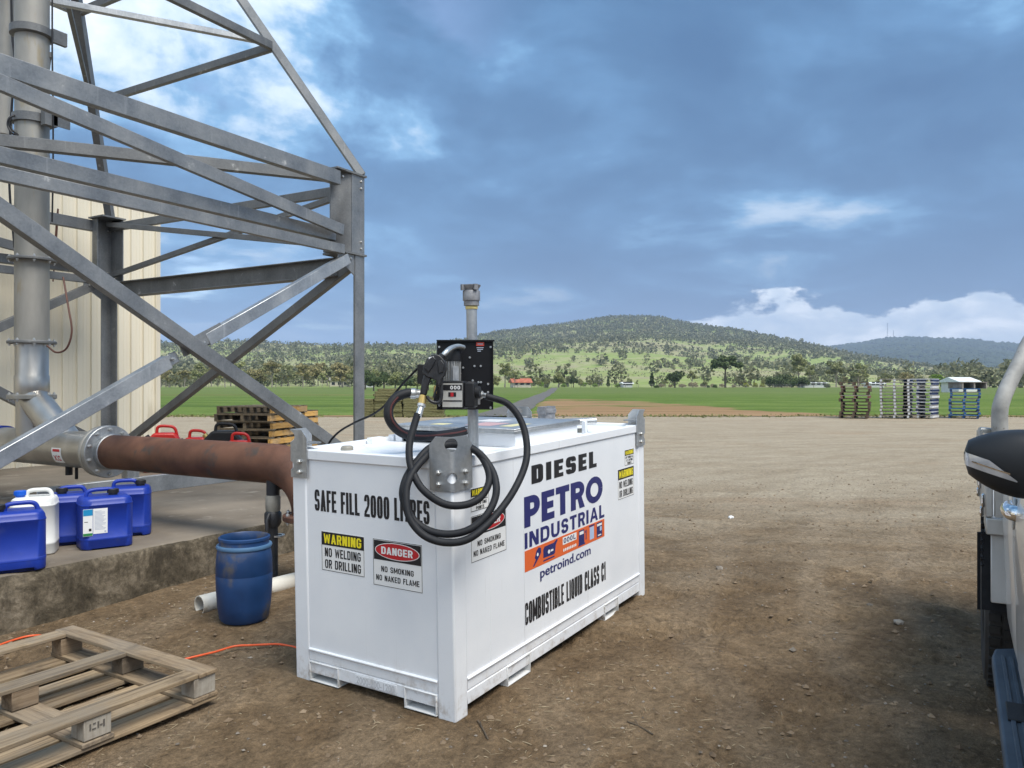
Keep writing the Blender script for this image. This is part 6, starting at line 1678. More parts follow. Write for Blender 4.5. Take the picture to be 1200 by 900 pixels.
def danger_sheet(parent, frame, r_, label):
    o = sheet("danger_sign", parent, frame, r_, label); a0, b0, a1, b1 = r_; h = b1 - b0; w = a1 - a0
    hb = b1 - h * .44
    mb = MB(); poly_on(mb, rectp(a0 + .006, hb, a1 - .006, b1 - .006), frame, .0016); mb.build("header", INK, o)
    cx, cy = (a0 + a1) / 2, b1 - h * .225
    mb = MB(); poly_on(mb, ell(cx, cy, w * .455, h * .180), frame, .0020); mb.build("oval_rim", WPRINT, o)
    mb = MB(); poly_on(mb, ell(cx, cy, w * .440, h * .165), frame, .0024); mb.build("oval", REDP, o)
    mb = MB(); block_text(mb, "DANGER", (cx - w * .32, cy - h * .078, cx + w * .32, cy + h * .078), frame, .0029, .36, .19, .3, .14); mb.build("lettering", WPRINT, o)
    mb = MB(); block_text(mb, "NO SMOKING", (a0 + w * .17, b0 + h * .315, a1 - w * .17, b0 + h * .435), frame, .0016, .30, .17, .3, .22); block_text(mb, "NO NAKED FLAME", (a0 + w * .06, b0 + h * .12, a1 - w * .06, b0 + h * .24), frame, .0016, .30, .17, .3, .22); mb.build("lettering", INK, o)
    return o
# end wall
mb = MB(); block_text(mb, "SAFE FILL 2000 LITRES", (.153, .868, .880, .974), END, .0010, .45, .135, .24, .15); end_l = mb.build("lettering", INK, end_w); end_l['label'] = "black SAFE FILL 2000 LITRES lettering"
warning_sheet(end_w, END, (.196, .574, .481, .769), "WARNING", [("NO WELDING", .08, .92), ("OR DRILLING", .08, .92)], "yellow and black warning sign against welding", .345)
danger_sheet(end_w, END, (.537, .548, .834, .770), "red DANGER sign on the short wall")
# long wall
mb = MB(); block_text(mb, "DIESEL", (.698, .964, 1.476, 1.061), SIDE, .0012, .45, .23, .14, .26, {"I": .47, "E": .86, "L": .84}); o = mb.build("lettering", INK, side_w); o['label'] = "black DIESEL lettering"
mb = MB(); block_text(mb, "PETRO", (.620, .749, 1.558, .908), SIDE, .0012, .35, .235, .5, .10, {"P": .92, "E": .80, "T": .90, "R": .98, "O": 1.32}); o = mb.build("lettering", NAVY, side_w); o['label'] = "large navy PETRO lettering"
mb = MB(); block_text(mb, "INDUSTRIAL", (.622, .641, 1.578, .722), SIDE, .0012, .285, .20, .36, .20, {"I": .29, "L": .74, "S": .86, "T": .86, "R": .9, "A": 1.12}); o = mb.build("lettering", NAVY, side_w); o['label'] = "navy INDUSTRIAL lettering"
mb = MB(); put_text(mb, "petroind.com", (.777, .436, 1.383, .506), SIDE, .0012, .008, 1.0, False, .0016); o = mb.build("lettering", NAVY, side_w); o['label'] = "navy web address lettering"
mb = MB(); block_text(mb, "COMBUSTIBLE LIQUID CLASS C1", (.615, .248, 1.592, .362), SIDE, .0012, .45, .135, .24, .15); o = mb.build("lettering", INK, side_w); o['label'] = "black COMBUSTIBLE LIQUID CLASS C1 lettering"
mb = MB(); plate_on(mb, .621, .521, 1.578, .630, SIDE, -.0004, .0009); band = mb.build("orange_band", ORANGE, side_w); band['label'] = "orange band with small fuel equipment pictures"
def bp(pts): return [(.621 + .957 * u, .521 + .109 * v) for u, v in pts]
def picture(name, items):
    top = None
    for m_, polys, dd in items:
        mb = MB()
        for q in polys: poly_on(mb, bp(q), SIDE, dd)
        o_ = mb.build(name if top is None else "detail", m_, band if top is None else top)
        if top is None: top = o_; 
        else: o_.parent = band; o_.name = name + "_detail"
picture("nozzle_picture", [(NAVY, [[(.105, .48), (.125, .80), (.150, .92), (.175, .86), (.175, .62), (.150, .42), (.10, .10), (.085, .10), (.118, .40)]], .0014), (WPRINT, [ell(.137, .60, .010, .09, 10)], .0018)])
picture("pump_picture", [(NAVY, [[(.20, .30), (.20, .72), (.215, .84), (.32, .84), (.34, .90), (.355, .96), (.37, .92), (.345, .70), (.335, .32), (.32, .26)]], .0014), (WPRINT, [ell(.265, .50, .014, .10, 12)], .0018), (WPRINT, [[(.285, .46), (.315, .46), (.315, .56), (.285, .56)]], .0018), (NAVY, [[(.20, .12), (.33, .12), (.33, .19), (.20, .19)]], .0014)])
picture("counter_picture", [(WPRINT, [[(.43, .52), (.605, .52), (.605, .90), (.43, .90)]], .0014)])
for k in range(8): picture("counter_dot", [(WPRINT, [ell(.443 + k * .0215, .24, .0085, .085, 12)], .0014)])
picture("bowser_picture", [(NAVY, [[(.625, .08), (.72, .08), (.72, .15), (.71, .15), (.71, .90), (.635, .90), (.635, .15), (.625, .15)]], .0014), (WPRINT, [[(.645, .66), (.70, .66), (.70, .82), (.645, .82)]], .0018), (NAVY, [[(.715, .70), (.735, .82), (.742, .80), (.738, .28), (.728, .28), (.730, .66)]], .0014)])
picture("filter_picture", [(PALE, [[(.785, .16), (.845, .16), (.845, .84), (.785, .84)]], .0014), (NAVY, [[(.775, .86), (.855, .86), (.855, .95), (.775, .95)]], .0014)])
picture("cabinet_picture", [(NAVY, [[(.885, .10), (.885, .92), (.965, .92), (.965, .10)]], .0014), (WPRINT, [[(.89, .72), (.96, .72), (.96, .85), (.89, .85)]], .0018), (PALE, [[(.93, .42), (.957, .42), (.957, .66), (.93, .66)]], .0018), (WPRINT, [[(.90, .17), (.95, .17), (.95, .24), (.90, .24)]], .0018)])
mb = MB(); put_text(mb, "000L", (*bp([(.44, .58)])[0], *bp([(.595, .85)])[0]), SIDE, .0019, .02, 1.15); mb.build("lettering", NAVY, band)
danger_sheet(side_w, SIDE, (.146, .676, .447, .892), "red DANGER sign on the long wall behind the hose")
warning_sheet(side_w, SIDE, (.147, .911, .298, 1.018), "WARNING", [("LIFT USING ALL", .08, .92), ("4 X LIFTING", .14, .86), ("POINTS", .28, .72)], "small yellow warning sign behind the hose", .36)
warning_sheet(side_w, SIDE, (1.787, .710, 2.044, .905), "WARNING", [("NO WELDING", .08, .92), ("OR DRILLING", .08, .92)], "yellow and black warning sign at the far end of the long wall", .345)
warning_sheet(side_w, SIDE, (1.897, .918, 2.046, 1.020), "WARNING", [("LIFT USING ALL", .08, .92), ("4 X LIFTING", .14, .86), ("POINTS", .28, .72)], "small yellow warning sign at the far end of the long wall", .36)
mb = MB(); put_text(mb, "000", (0, 0, 1, 1), lambda a, b, d_: T_INV @ (mcorn + wv * (.042 + .048 * a) + XU * (.092 + .018 * b) - dv_ * .0031), 0, .03, 1.2)
o = MB(); o.v = mb.v; o.f = mb.f; o.build("lettering", WPRINT, face)
mb = MB(); put_text(mb, "2000-200-1200", (.422, .052, .662, .086), lambda a, b, d_: (-.0012, TWD - a, b), 0, .01); mb.build("lettering", mat("grey_stamp", (0.56, 0.57, 0.59), rough=.6), plate)
# letters on the stainless pipe sticker (upside down, as it is stuck)
mb = pw(); put_text(mb, "DIX", (0, 0, 1, 1), lambda a, b, d_: (PX - .1702 * math.cos(R(-34 + 18 * b)), 7.10 - .10 * a, PZ + .1702 * math.sin(R(-34 + 18 * b))), 0, .03, 1.0, True); mb.build("lettering", REDP, st_)

# ------------------------------------------------------------------ delivery hose and nozzle
hose = empty("delivery_hose", T_LOC + Vector((-.05, -.05, 1.2)), 0, "black fuel hose looped twice over the corner bracket, with a trigger nozzle", "fuel hose")
H_INV = Matrix.Translation(-hose.location)
def hb_(): return MB(H_INV)
def c5(x, y, Z): return ray_point(330 + x * .36667, 320 + y * .36667, Z)
hp = [(435, 450, 3.50), (420, 500, 3.475), (408, 555, 3.44), (414, 620, 3.40), (450, 690, 3.355), (520, 738, 3.335), (590, 740, 3.345), (640, 712, 3.375), (664, 660, 3.42), (650, 605, 3.47), (612, 562, 3.52),
      (545, 540, 3.555), (478, 556, 3.52), (430, 605, 3.45), (398, 655, 3.405), (387, 710, 3.37), (408, 770, 3.335), (455, 815, 3.31), (520, 834, 3.295), (590, 824, 3.30), (645, 785, 3.325), (678, 732, 3.365), (686, 680, 3.40), (668, 622, 3.455), (620, 568, 3.50),
      (545, 548, 3.520), (486, 566, 3.485), (440, 610, 3.415), (410, 655, 3.365), (398, 705, 3.33), (408, 780, 3.295), (455, 838, 3.275), (525, 861, 3.265), (600, 848, 3.275), (675, 785, 3.34), (745, 690, 3.47), (783, 590, 3.57), (772, 490, 3.64), (725, 420, 3.67), (652, 393, 3.655)]
mb = hb_(); mb.tube(spline([c5(*p) for p in hp], 9), .0165, 14); mb.build("hose", RUBBER, hose, smooth=60)
def npx(x, y, Z): return ray_point(x, y, Z)
def npoly(mb, poly, Z0, Z1):
    P = [ray_point(x, y, Z0) for x, y in poly]; Q = [p + XF * (Z1 - Z0) for p in P]; n = len(P)
    ar = sum(poly[i][0] * poly[(i + 1) % n][1] - poly[(i + 1) % n][0] * poly[i][1] for i in range(n))
    if ar > 0: P = P[::-1]; Q = Q[::-1]
    return mb.add(P + Q, [tuple(range(n)), tuple(range(n, 2 * n))[::-1]] + [((i + 1) % n, i, n + i, n + (i + 1) % n) for i in range(n)])
ZN = 3.53
NOZ = mat("nozzle_black", (0.014, 0.014, 0.016), (0.03, 0.03, 0.032), 30, rough=.4, bump=.0005, bscale=200)
mb = hb_(); npoly(mb, [(494.5, 437), (496, 429), (500, 420.5), (505, 416), (511, 415), (515, 416.2), (519, 420), (522.5, 424), (523.5, 433), (521, 440), (517.5, 444.5), (516, 452), (512.5, 453), (511, 446), (505, 443.5), (500, 442)], ZN - .019, ZN + .021); noz = mb.build("nozzle_body", NOZ, hose, bevel=.005, seg=3)
mb = hb_(); npoly(mb, [(497.5, 431), (501, 422), (507, 417.5), (511, 421), (507, 430), (502, 437)], ZN - .026, ZN - .019); npoly(mb, [(512.5, 424), (517, 421.5), (521, 427), (519.5, 436), (514, 438)], ZN - .025, ZN - .019); mb.build("nozzle_cover", NOZ, noz, bevel=.003, seg=2)
mb = hb_(); npoly(mb, [(496.5, 438), (505.5, 441), (502, 452), (499.3, 464), (491.5, 462.5), (493.5, 450)], ZN - .015, ZN + .017); mb.build("handle_grip", NOZ, hose, bevel=.008, seg=3)
mb = hb_(); mb.tube(spline([npx(500, 464, ZN), npx(504, 469.5, ZN), npx(511, 472, ZN), npx(516, 470, ZN), npx(517.5, 462, ZN), npx(517, 452, ZN), npx(517.5, 443, ZN)], 5), .0078, 8); mb.tube(spline([npx(513, 446, ZN), npx(511, 456, ZN), npx(508, 466, ZN)], 5), .0055, 8); mb.build("trigger_guard", NOZ, hose, smooth=60)
mb = hb_(); mb.tube([npx(510.5, 452, ZN + .004), npx(509.8, 461, ZN + .004)], .008, 8); mb.build("trigger", BRASS, hose, smooth=60)
mb = hb_(); mb.tube(spline([npx(517, 419.5, ZN), npx(522.5, 413, ZN + .01), npx(529, 408, ZN + .06), npx(537, 406, ZN + .13), npx(543, 407.2, ZN + .17)], 6), .0125, 14); mb.build("spout", ZINC, hose, smooth=60)
mb = hb_(); mb.tube([npx(514.5, 423, ZN), npx(519.5, 416, ZN + .004)], .017, 14); mb.build("spout_collar", NOZ, hose, smooth=40)
mb = hb_(); npoly(mb, [(502.2, 418.6), (508, 417.6), (509, 420.2), (502.6, 421.4)], ZN - .0225, ZN - .019); mb.build("white_tag", WPRINT, noz)
mb = hb_(); mb.tube([npx(496, 462, ZN), npx(495, 467, ZN), npx(494.2, 473.5, ZN - .005)], .0185, 12, radii=[.014, .0185, .0185]); mb.build("brass_swivel", BRASS, hose, bevel=.002, seg=1)
mb = hb_(); mb.tube([npx(494.2, 473.5, ZN - .005), npx(493.6, 476, ZN - .008), npx(493.5, 477, ZN - .008), npx(490, 488, ZN - .03)], .0165, 12, radii=[.02, .02, .0145, .0165]); mb.build("hose_end", ZINC, hose, smooth=40)

# suction hose: loops out beside the pump and back under the lid (fixed to the tank)
sp_ = [npx(484, 461, 3.80), npx(476, 461, 3.79), npx(464, 466, 3.77), npx(456.5, 476, 3.75), npx(455.5, 488, 3.74), npx(461, 499, 3.75), npx(471, 507, 3.79), npx(484, 511, 3.86), npx(505, 511, 3.96), npx(530, 508, 4.08), npx(548, 504, 4.22)]
mb = tk(); mb.tube(spline(sp_, 8), .0235, 14); suc = mb.build("suction_hose", RUBBER, tank, smooth=60)
mb = tk(); mb.tube([p + XR * .013 + XU * .004 - XF * .0165 for p in spline(sp_[2:], 8)], .0055, 6); mb.build("red_stripe", mat("dull_red_stripe", (0.085, 0.022, 0.020), rough=.6), suc, smooth=60)
mb = tk(); mb.tube([npx(481.5, 461, 3.80), npx(487, 461.3, 3.80), npx(487.2, 461.3, 3.80), npx(494, 461.5, 3.81)], .025, 14, radii=[.026, .026, .021, .021]); mb.build("hose_coupling", ZINC, tank, smooth=40)
mb = tk(); slab_px(mb, rect(489, 427, 500, 450), 3.80, 3.84); mb.build("switch_box", BLACKP, panel, bevel=.003, seg=1)
cb = [npx(489, 432, 3.82), npx(470, 452, 3.90), npx(452, 474, 3.98), npx(436, 486, 4.06), npx(418, 494, 4.12), npx(400, 504, 4.18), npx(390, 513, 4.22), npx(385, 520, 4.26)]
cable(cb, .006, RUBBER, "thin black power lead drooping from the pump down to the tank top", name="power_cable")
# ------------------------------------------------------------------ white utility truck
UT = empty("utility_truck", (3.0, -1.06, .0), 0, "white single cab utility truck with a tray, parked beside the tank", "truck")
UI = Matrix.Translation((-3.0, 1.06, 0))
def ub(): return MB(UI)
PAINT = mat("beige_white_car_paint", (0.68, 0.665, 0.635), (0.72, 0.705, 0.675), 1.2, rough=.28, coat=.6, spots=(0.50, 0.44, 0.36), spot_scale=1.6, spot_lo=.62, spot_hi=.8)
TRAYP = mat("aluminium_tray", (0.42, 0.42, 0.41), (0.54, 0.54, 0.52), 5, rough=.42, metal=.55)
FLAP = mat("grey_white_guard", (0.50, 0.49, 0.47), (0.60, 0.59, 0.57), 4, rough=.5)
CHROME = mat("chrome", (0.80, 0.80, 0.80), rough=.08, metal=1.0)
TYRE = mat("tyre_rubber", (0.020, 0.019, 0.018), (0.040, 0.037, 0.033), 10, rough=.8, bump=.001, bscale=90)
CGLASS = mat("tinted_glass", (0.012, 0.016, 0.018), rough=.06, spec=.6)
STEPM = mat("blue_grey_step", (0.040, 0.058, 0.080), (0.070, 0.092, 0.120), 6, rough=.6, bump=.0006, bscale=120)
YN, YF = -.165, -1.955                                    # near and far body sides
W0 = 0.05
# lower body side outline, x forward to back
body = [(.62, .62), (.58, .85), (.66, .98), (1.2, 1.09), (2.02, 1.16), (2.2, 1.20), (3.72, 1.20), (3.79, 1.14), (3.79, .62), (3.74, .46), (2.05, .46), (1.98, .62), (1.86, .80), (1.66, .90), (1.44, .90), (1.24, .80), (1.12, .62), (1.06, .55), (.72, .52)]
mb = ub(); mb.prism(body, YF, YN - .02, 'y'); mb.build("body", PAINT, UT, bevel=.045, seg=4)
# doors stand a little proud, belly curved
def door_panel(x0, x1, side):
    mb = ub(); zs = [.50, .56, .66, .80, .95, 1.08, 1.18, 1.205]; bulge = [.000, .014, .020, .022, .030, .028, .014, .0]
    xs = np.linspace(x0, x1, 9); vs = []; fs = []
    for i, x in enumerate(xs):
        for z, b in zip(zs, bulge):
            e = min(1, min(x - x0, x1 - x) / .03 + .55)
            y = (YN - .020 + b * e + .002) if side > 0 else (YF - b * e - .002)
            vs.append((x, y, z))
    n = len(zs)
    for i in range(8):
        for j in range(n - 1):
            f_ = (i * n + j, (i + 1) * n + j, (i + 1) * n + j + 1, i * n + j + 1); fs.append(f_ if side > 0 else f_[::-1])
    fs = [f[::-1] for f in fs]; mb.add(vs, fs)
    return mb.build("door", PAINT, UT, smooth=40)
dn = door_panel(2.12, 3.16, 1); rq = door_panel(3.18, 3.76, 1); df = door_panel(2.12, 3.16, -1)
mb = ub(); mb.tube(spline([(2.905, YN - .02, 1.086), (2.925, YN + .012, 1.090), (2.99, YN + .022, 1.090), (3.06, YN + .014, 1.090), (3.085, YN - .02, 1.086)], 5), .026, 12); mb.build("door_handle", CHROME, dn, smooth=60)
mb = ub(); mb.lathe([(.03, -.004), (.055, .002), (.06, .008)], 18, Matrix.Translation((2.99, YN + .006, 1.086)) @ Matrix.Rotation(R(-90), 4, 'X')); mb.build("handle_bowl", CHROME, dn, smooth=60)
# cab above the belt line
gh = [(2.06, 1.19), (2.62, 1.70), (2.78, 1.755), (3.50, 1.77), (3.66, 1.72), (3.76, 1.195)]
mb = ub(); mb.prism(gh, YF + .16, YN - .16, 'y'); mb.build("cab_glass", CGLASS, UT, bevel=.03, seg=2)
mb = ub(); mb.prism([(2.60, 1.702), (2.78, 1.762), (3.50, 1.778), (3.70, 1.722), (3.66, 1.70), (3.5, 1.735), (2.78, 1.72)], YF + .14, YN - .14, 'y'); mb.build("roof", PAINT, UT, bevel=.02, seg=2)
for yy in (YN - .155, YF + .155):
    for (a, b, w) in (((2.08, 1.20), (2.66, 1.71), .05), ((3.15, 1.20), (3.15, 1.74), .05), ((3.76, 1.20), (3.66, 1.73), .07)):
        mb = ub(); mb.bar((a[0], yy, a[1]), (b[0], yy, b[1]), w, .05, up=(0, 1, 0)); mb.build("pillar", PAINT, UT, bevel=.008)
# side mirror: black shell with a clear indicator strip
MX, MZ = 2.50, 1.285
def mir_e(t):
    u = min(1.0, (1.0 - t) / .60)
    return (.42 + .58 * (1 - (1 - u) ** 2.3)) * (min(1, (1 - t) / .035 + .25))
def mirror_shell(mb, sc, z0f, z1f, y0=-.275, y1=-.012, xb=.0, n=28, mrows=26):
    """rounded egg section swept outwards along y"""
    vs = []; fs = []
    for i in range(mrows):
        t = i / (mrows - 1); y = y0 + (y1 - y0) * t
        e = mir_e(t)
        e = max(e, .02)
        hgt = .094 * sc * e; dep = .085 * sc * (e ** .7)
        zc = MZ + .014 * max(0, (t - .35) / .65) ** 2
        for k in range(n):
            a = 2 * math.pi * k / n
            ca, sa = math.cos(a), math.sin(a)
            px_ = -dep * abs(ca) ** .75 * (1 if ca > 0 else -.35) * 1.0
            pz_ = hgt * (abs(sa) ** .85) * (1 if sa > 0 else -1)
            vs.append((MX + px_ + .03 * (1 - e), y, zc + pz_))
    for i in range(mrows - 1):
        for k in range(n):
            k2 = (k + 1) % n; fs.append((i * n + k, (i + 1) * n + k, (i + 1) * n + k2, i * n + k2))
    fs.append(tuple(range(n))); fs.append(tuple(range((mrows - 1) * n, mrows * n))[::-1])
    mb.add(vs, fs)
MIRP = mat("satin_black_shell", (0.016, 0.017, 0.019), (0.020, 0.021, 0.023), 3, rough=.46, spec=.35)
mb = ub(); mirror_shell(mb, 1.0, 0, 1); mir = mb.build("side_mirror", MIRP, UT, smooth=60)
LENS = mat("clear_lens", (0.55, 0.56, 0.58), (0.72, 0.73, 0.75), 30, rough=.12, spec=.8, metal=.35)
def strip(name, zlo, zhi, m, grow, t0, t1, taper=True):
    mb = ub(); vs = []; fs = []; n = 22
    for i in range(n):
        t = t0 + (t1 - t0) * i / (n - 1); y = -.275 + .263 * t
        e = mir_e(t)
        e = max(e, .02); dep = .085 * (e ** .7) + grow
        q = min(1, .10 + (t - t0) / .26) if taper else 1
        zc = MZ + .012 - .080 * (1 - t)
        for f_ in (zlo, zlo + (zhi - zlo) * q * .5, zlo + (zhi - zlo) * q):
            hgt = .094 * e; sa = max(-.98, min(.98, (zc + f_ - MZ - .014 * max(0, (t - .35) / .65) ** 2) / max(hgt, .01))); x = MX - dep * (1 - sa * sa) ** .38 + .03 * (1 - e)
            vs.append((x - .001, y, zc + f_))
    for i in range(n - 1):
        for j in range(2): fs.append((i * 3 + j, i * 3 + j + 1, (i + 1) * 3 + j + 1, (i + 1) * 3 + j))
    mb.add(vs, fs); return mb.build(name, m, mir, smooth=60)
strip("indicator_lens", -.018, .018, LENS, .004, .54, .995)
strip("lens_rib", -.003, .001, CHROME, .0065, .60, .93, False)
mb = ub(); mb.bar((MX + .02, -.26, MZ - .06), (MX + .06, -.34, MZ - .10), .05, .05); mb.build("mirror_arm", MIRP, mir, bevel=.01)
mb = ub(); mirror_shell(mb, .98, 0, 1, -1.845, -2.11) ; mb.build("side_mirror", MIRP, UT, smooth=60)
# side step with ribs
mb = ub(); sxs = [(1.62, -.245), (1.66, -.135), (1.72, -.112), (3.60, -.112), (3.70, -.125), (3.745, -.19), (3.745, -.30), (1.62, -.30)]
mb.prism(sxs, .375, .425, 'z'); stp = mb.build("side_step", STEPM, UT, bevel=.010, seg=3)
for k in range(4):
    mb = ub(); y = -.150 - k * .028; mb.box(1.80, 3.60, y - .007, y + .007, .4245, .431); mb.build("step_rib", STEPM, stp, bevel=.002, seg=1)
for x in (2.3, 3.0): mb = ub(); mb.box(x - .08, x + .08, -.245, -.135, .425, .4335); mb.build("step_pad", BLACKP, stp, bevel=.002, seg=1)
for x in (1.9, 2.7, 3.4): mb = ub(); mb.bar((x, -.28, .39), (x, -.55, .48), .05, .03); mb.build("step_bracket", BLACKP, stp)
# wheels
def wheel(x, y, side):
    t = bpy.data.objects.new("wheel", None)
    mb = ub(); M_ = Matrix.Translation((x, y, .385 + W0 * .9)) @ Matrix.Rotation(R(90), 4, 'X')
    mb.lathe([(.22, .11), (.30, .118), (.352, .112), (.372, .095), (.378, .06), (.378, -.06), (.372, -.095), (.352, -.112), (.30, -.118), (.22, -.11)], 48, M_, cap=False)
    for k in range(44):
        a = 2 * math.pi * k / 44
        for (z0, z1, sk) in ((-.10, -.055, .06), (-.04, .0, -.05), (.01, .05, .05), (.06, .10, -.06)):
            mb.box(.370, .386, -.017, .017, z0, z1, M_ @ Matrix.Rotation(a + sk, 4, 'Z'))
    ty = mb.build("wheel", TYRE, UT, smooth=30)
    mb = ub(); mb.lathe([(.225, .09), (.21, .075), (.10, .06), (.06, .085), (0, .09)], 32, M_); mb.lathe([(.225, -.09), (.21, -.075), (.10, -.06), (.06, -.085), (0, -.09)], 32, M_)
    for k in range(6): mb.box(.06, .21, -.025, .025, -.086, -.06, M_ @ Matrix.Rotation(k * math.pi / 3, 4, 'Z')); mb.box(.06, .21, -.025, .025, .06, .086, M_ @ Matrix.Rotation(k * math.pi / 3, 4, 'Z'))
    mb.build("rim", ZINC, ty, smooth=40)
    return ty
for x in (1.55, 4.43):
    wheel(x, -.215, 1); wheel(x, -1.90, -1)
# tray: deck, headboard with tube hoop, side boards with latches, guards and mudflaps
mb = ub(); mb.box(3.86, 5.9, YF - .02, -.10, .86, .93); mb.build("tray_deck", TRAYP, UT, bevel=.004, seg=1)
mb = ub(); mb.box(3.86, 5.9, -.125, -.098, .935, 1.17); sb_ = mb.build("tray_side", TRAYP, UT, bevel=.004, seg=1)
for x in (3.90, 4.6, 5.6):
    mb = ub(); mb.box(x - .02, x + .02, -.0975, -.084, .97, 1.03); mb.box(x - .012, x + .012, -.094, -.078, .93, .975); mb.build("latch", CHROME, sb_, bevel=.004, seg=1)
mb = ub()
for k in range(14): mb.tube([(3.93 + .012 * (k % 2), -.088, .96 - k * .018), (3.93 + .012 * ((k + 1) % 2), -.088, .945 - k * .018)], .007, 6)
mb.build("safety_chain", BLACKP, sb_)
mb = ub(); mb.box(3.86, 5.9, YF - .02, YF + .007, .935, 1.17); mb.build("tray_side", TRAYP, UT, bevel=.004, seg=1)
mb = ub(); mb.box(5.87, 5.9, YF + .01, -.13, .935, 1.17); mb.build("tailgate", TRAYP, UT, bevel=.004, seg=1)
mb = ub(); mb.box(3.86, 3.885, YF, -.13, .935, 1.30); hbd = mb.build("headboard", TRAYP, UT, bevel=.004, seg=1)
TUBE = mat("worn_grey_tube", (0.28, 0.275, 0.26), (0.42, 0.41, 0.385), 14, rough=.65, metal=.1, spots=(0.24, 0.22, 0.19), spot_scale=30, spot_lo=.6, spot_hi=.68)
hoop = [ray_point(1172, 560, 3.42), ray_point(1171.5, 500, 3.42), ray_point(1171.5, 486, 3.42), ray_point(1173, 474, 3.42), ray_point(1180, 455, 3.44), ray_point(1196, 423, 3.48), ray_point(1210, 395, 3.52)]
e_ = hoop[-1]; hoop += [Vector((e_.x + .02, e_.y - .08, e_.z + .10)), Vector((e_.x + .03, e_.y - .30, e_.z + .16)), Vector((e_.x + .03, -1.5, e_.z + .16)), Vector((e_.x + .02, -1.75, e_.z + .04)), Vector((hoop[2].x, -1.93, hoop[2].z)), Vector((hoop[0].x, -1.93, 1.0))]
mb = ub(); mb.tube(spline(hoop, 6), .0325, 16); mb.build("headboard_hoop", TUBE, UT, smooth=60)
mb = ub(); a_, b_ = ray_point(1148, 504, 3.45), ray_point(1172, 506, 3.45); mb.tube([a_, b_], .014, 10); mb.tube([a_, a_ + Vector((0, 0, -.05))], .012, 8); mb.build("tie_rail", ZINC, UT, smooth=40)
mb = ub(); mb.box(3.885, 3.91, -.42, -.118, .565, .858); mb.build("mud_guard", FLAP, UT, bevel=.004, seg=1)
arcp = [(4.43 - .47 * math.cos(a), .43 + .47 * math.sin(a)) for a in np.linspace(.35, math.pi - .3, 14)]
mb = ub(); vs = [(x, y, z) for (x, z) in arcp for y in (-.108, -.40)]; mb.add(vs, [(2 * k, 2 * k + 1, 2 * k + 3, 2 * k + 2) for k in range(13)]); gd = mb.build("wheel_arch", BLACKP, UT, smooth=60)
for q_ in ((3.93, 3.945, -.40, -.085, .52, .86), (4.88, 4.895, -.40, -.085, .28, .70)): mb = ub(); mb.box(*q_); mb.build("mud_flap", RUBBER, UT)
# front: bumper, grille, lamps
mb = ub(); mb.box(.46, .66, YF + .02, YN - .04, .42, .66); mb.build("bumper", PAINT, UT, bevel=.05, seg=3)
mb = ub(); mb.box(.555, .60, YF + .45, YN - .45, .70, .93); mb.build("grille", BLACKP, UT, bevel=.01)
for y in (YN - .28, YF + .28): mb = ub(); mb.box(.585, .70, y - .17, y + .17, .76, .92); mb.build("headlight", LENS, UT, bevel=.03, seg=2)
mb = ub(); mb.box(1.0, 5.7, YF + .55, YF + .63, .52, .66); mb.box(1.0, 5.7, YN - .63, YN - .55, .52, .66); mb.build("chassis", BLACKP, UT)

# ------------------------------------------------------------------ litter on the yard: pebbles, clods and straw
def scatter(n, rmin, rmax, spread):
    Z = rmin + (rmax - rmin) * rng.random(n) ** 1.25; X = (rng.random(n) - .5) * 2 * (Z * .72 + .3)
    x = CY * Z + SY * X; y = SY * Z - CY * X
    ok = y < 4.93
    tb = (x > 2.75) & (x < 5.1) & (y > 1.85) & (y < 3.0)
    ok &= ~tb
    x, y = x[ok], y[ok]
    return x, y, rise(x, y) + relief(x, y)
PEB = mat("pebble_stone", (0.11, 0.09, 0.07), (0.33, 0.29, 0.24), 9, rough=.9)
x, y, z = scatter(5200, 2.2, 16, 1)
o8 = np.array([(1, 0, 0), (-1, 0, 0), (0, 1, 0), (0, -1, 0), (0, 0, 1), (0, 0, -1)], float); f8 = np.array([(0, 2, 4), (2, 1, 4), (1, 3, 4), (3, 0, 4), (2, 0, 5), (1, 2, 5), (3, 1, 5), (0, 3, 5)])
n = len(x); r_ = .0022 + .0075 * rng.random(n) ** 3.2; big_ = rng.random(n) > .988; r_[big_] *= 2.6
V = o8[None] * (1 + .6 * (rng.random((n, 6)) - .5))[..., None] * r_[:, None, None] * np.array([1.25, 1, .7]); th = rng.random(n) * 6.28
V = np.stack([V[..., 0] * np.cos(th)[:, None] - V[..., 1] * np.sin(th)[:, None], V[..., 0] * np.sin(th)[:, None] + V[..., 1] * np.cos(th)[:, None], V[..., 2]], -1) + np.stack([x, y, z + r_ * .25], -1)[:, None]
tag(mesh_np("pebbles", V.reshape(-1, 3), (f8[None] + (np.arange(n) * 6)[:, None, None]).reshape(-1, 3), PEB), kind='stuff')
CLOD = mat("dirt_clod", (0.105, 0.070, 0.042), (0.26, 0.195, 0.128), 6, rough=.95)
x, y, z = scatter(6500, 2.0, 12, 1)
n = len(x); r_ = .0025 + .015 * rng.random(n) ** 3.0
V = o8[None] * (1 + .7 * (rng.random((n, 6)) - .5))[..., None] * r_[:, None, None] * np.array([1.2, 1, .8]); th = rng.random(n) * 6.28
V = np.stack([V[..., 0] * np.cos(th)[:, None] - V[..., 1] * np.sin(th)[:, None], V[..., 0] * np.sin(th)[:, None] + V[..., 1] * np.cos(th)[:, None], V[..., 2]], -1) + np.stack([x, y, z + r_ * .15], -1)[:, None]
tag(mesh_np("dirt_clods", V.reshape(-1, 3), (f8[None] + (np.arange(n) * 6)[:, None, None]).reshape(-1, 3), CLOD), kind='stuff')
STR = mat("dry_straw", (0.24, 0.185, 0.11), (0.38, 0.31, 0.20), 9, rough=.9)
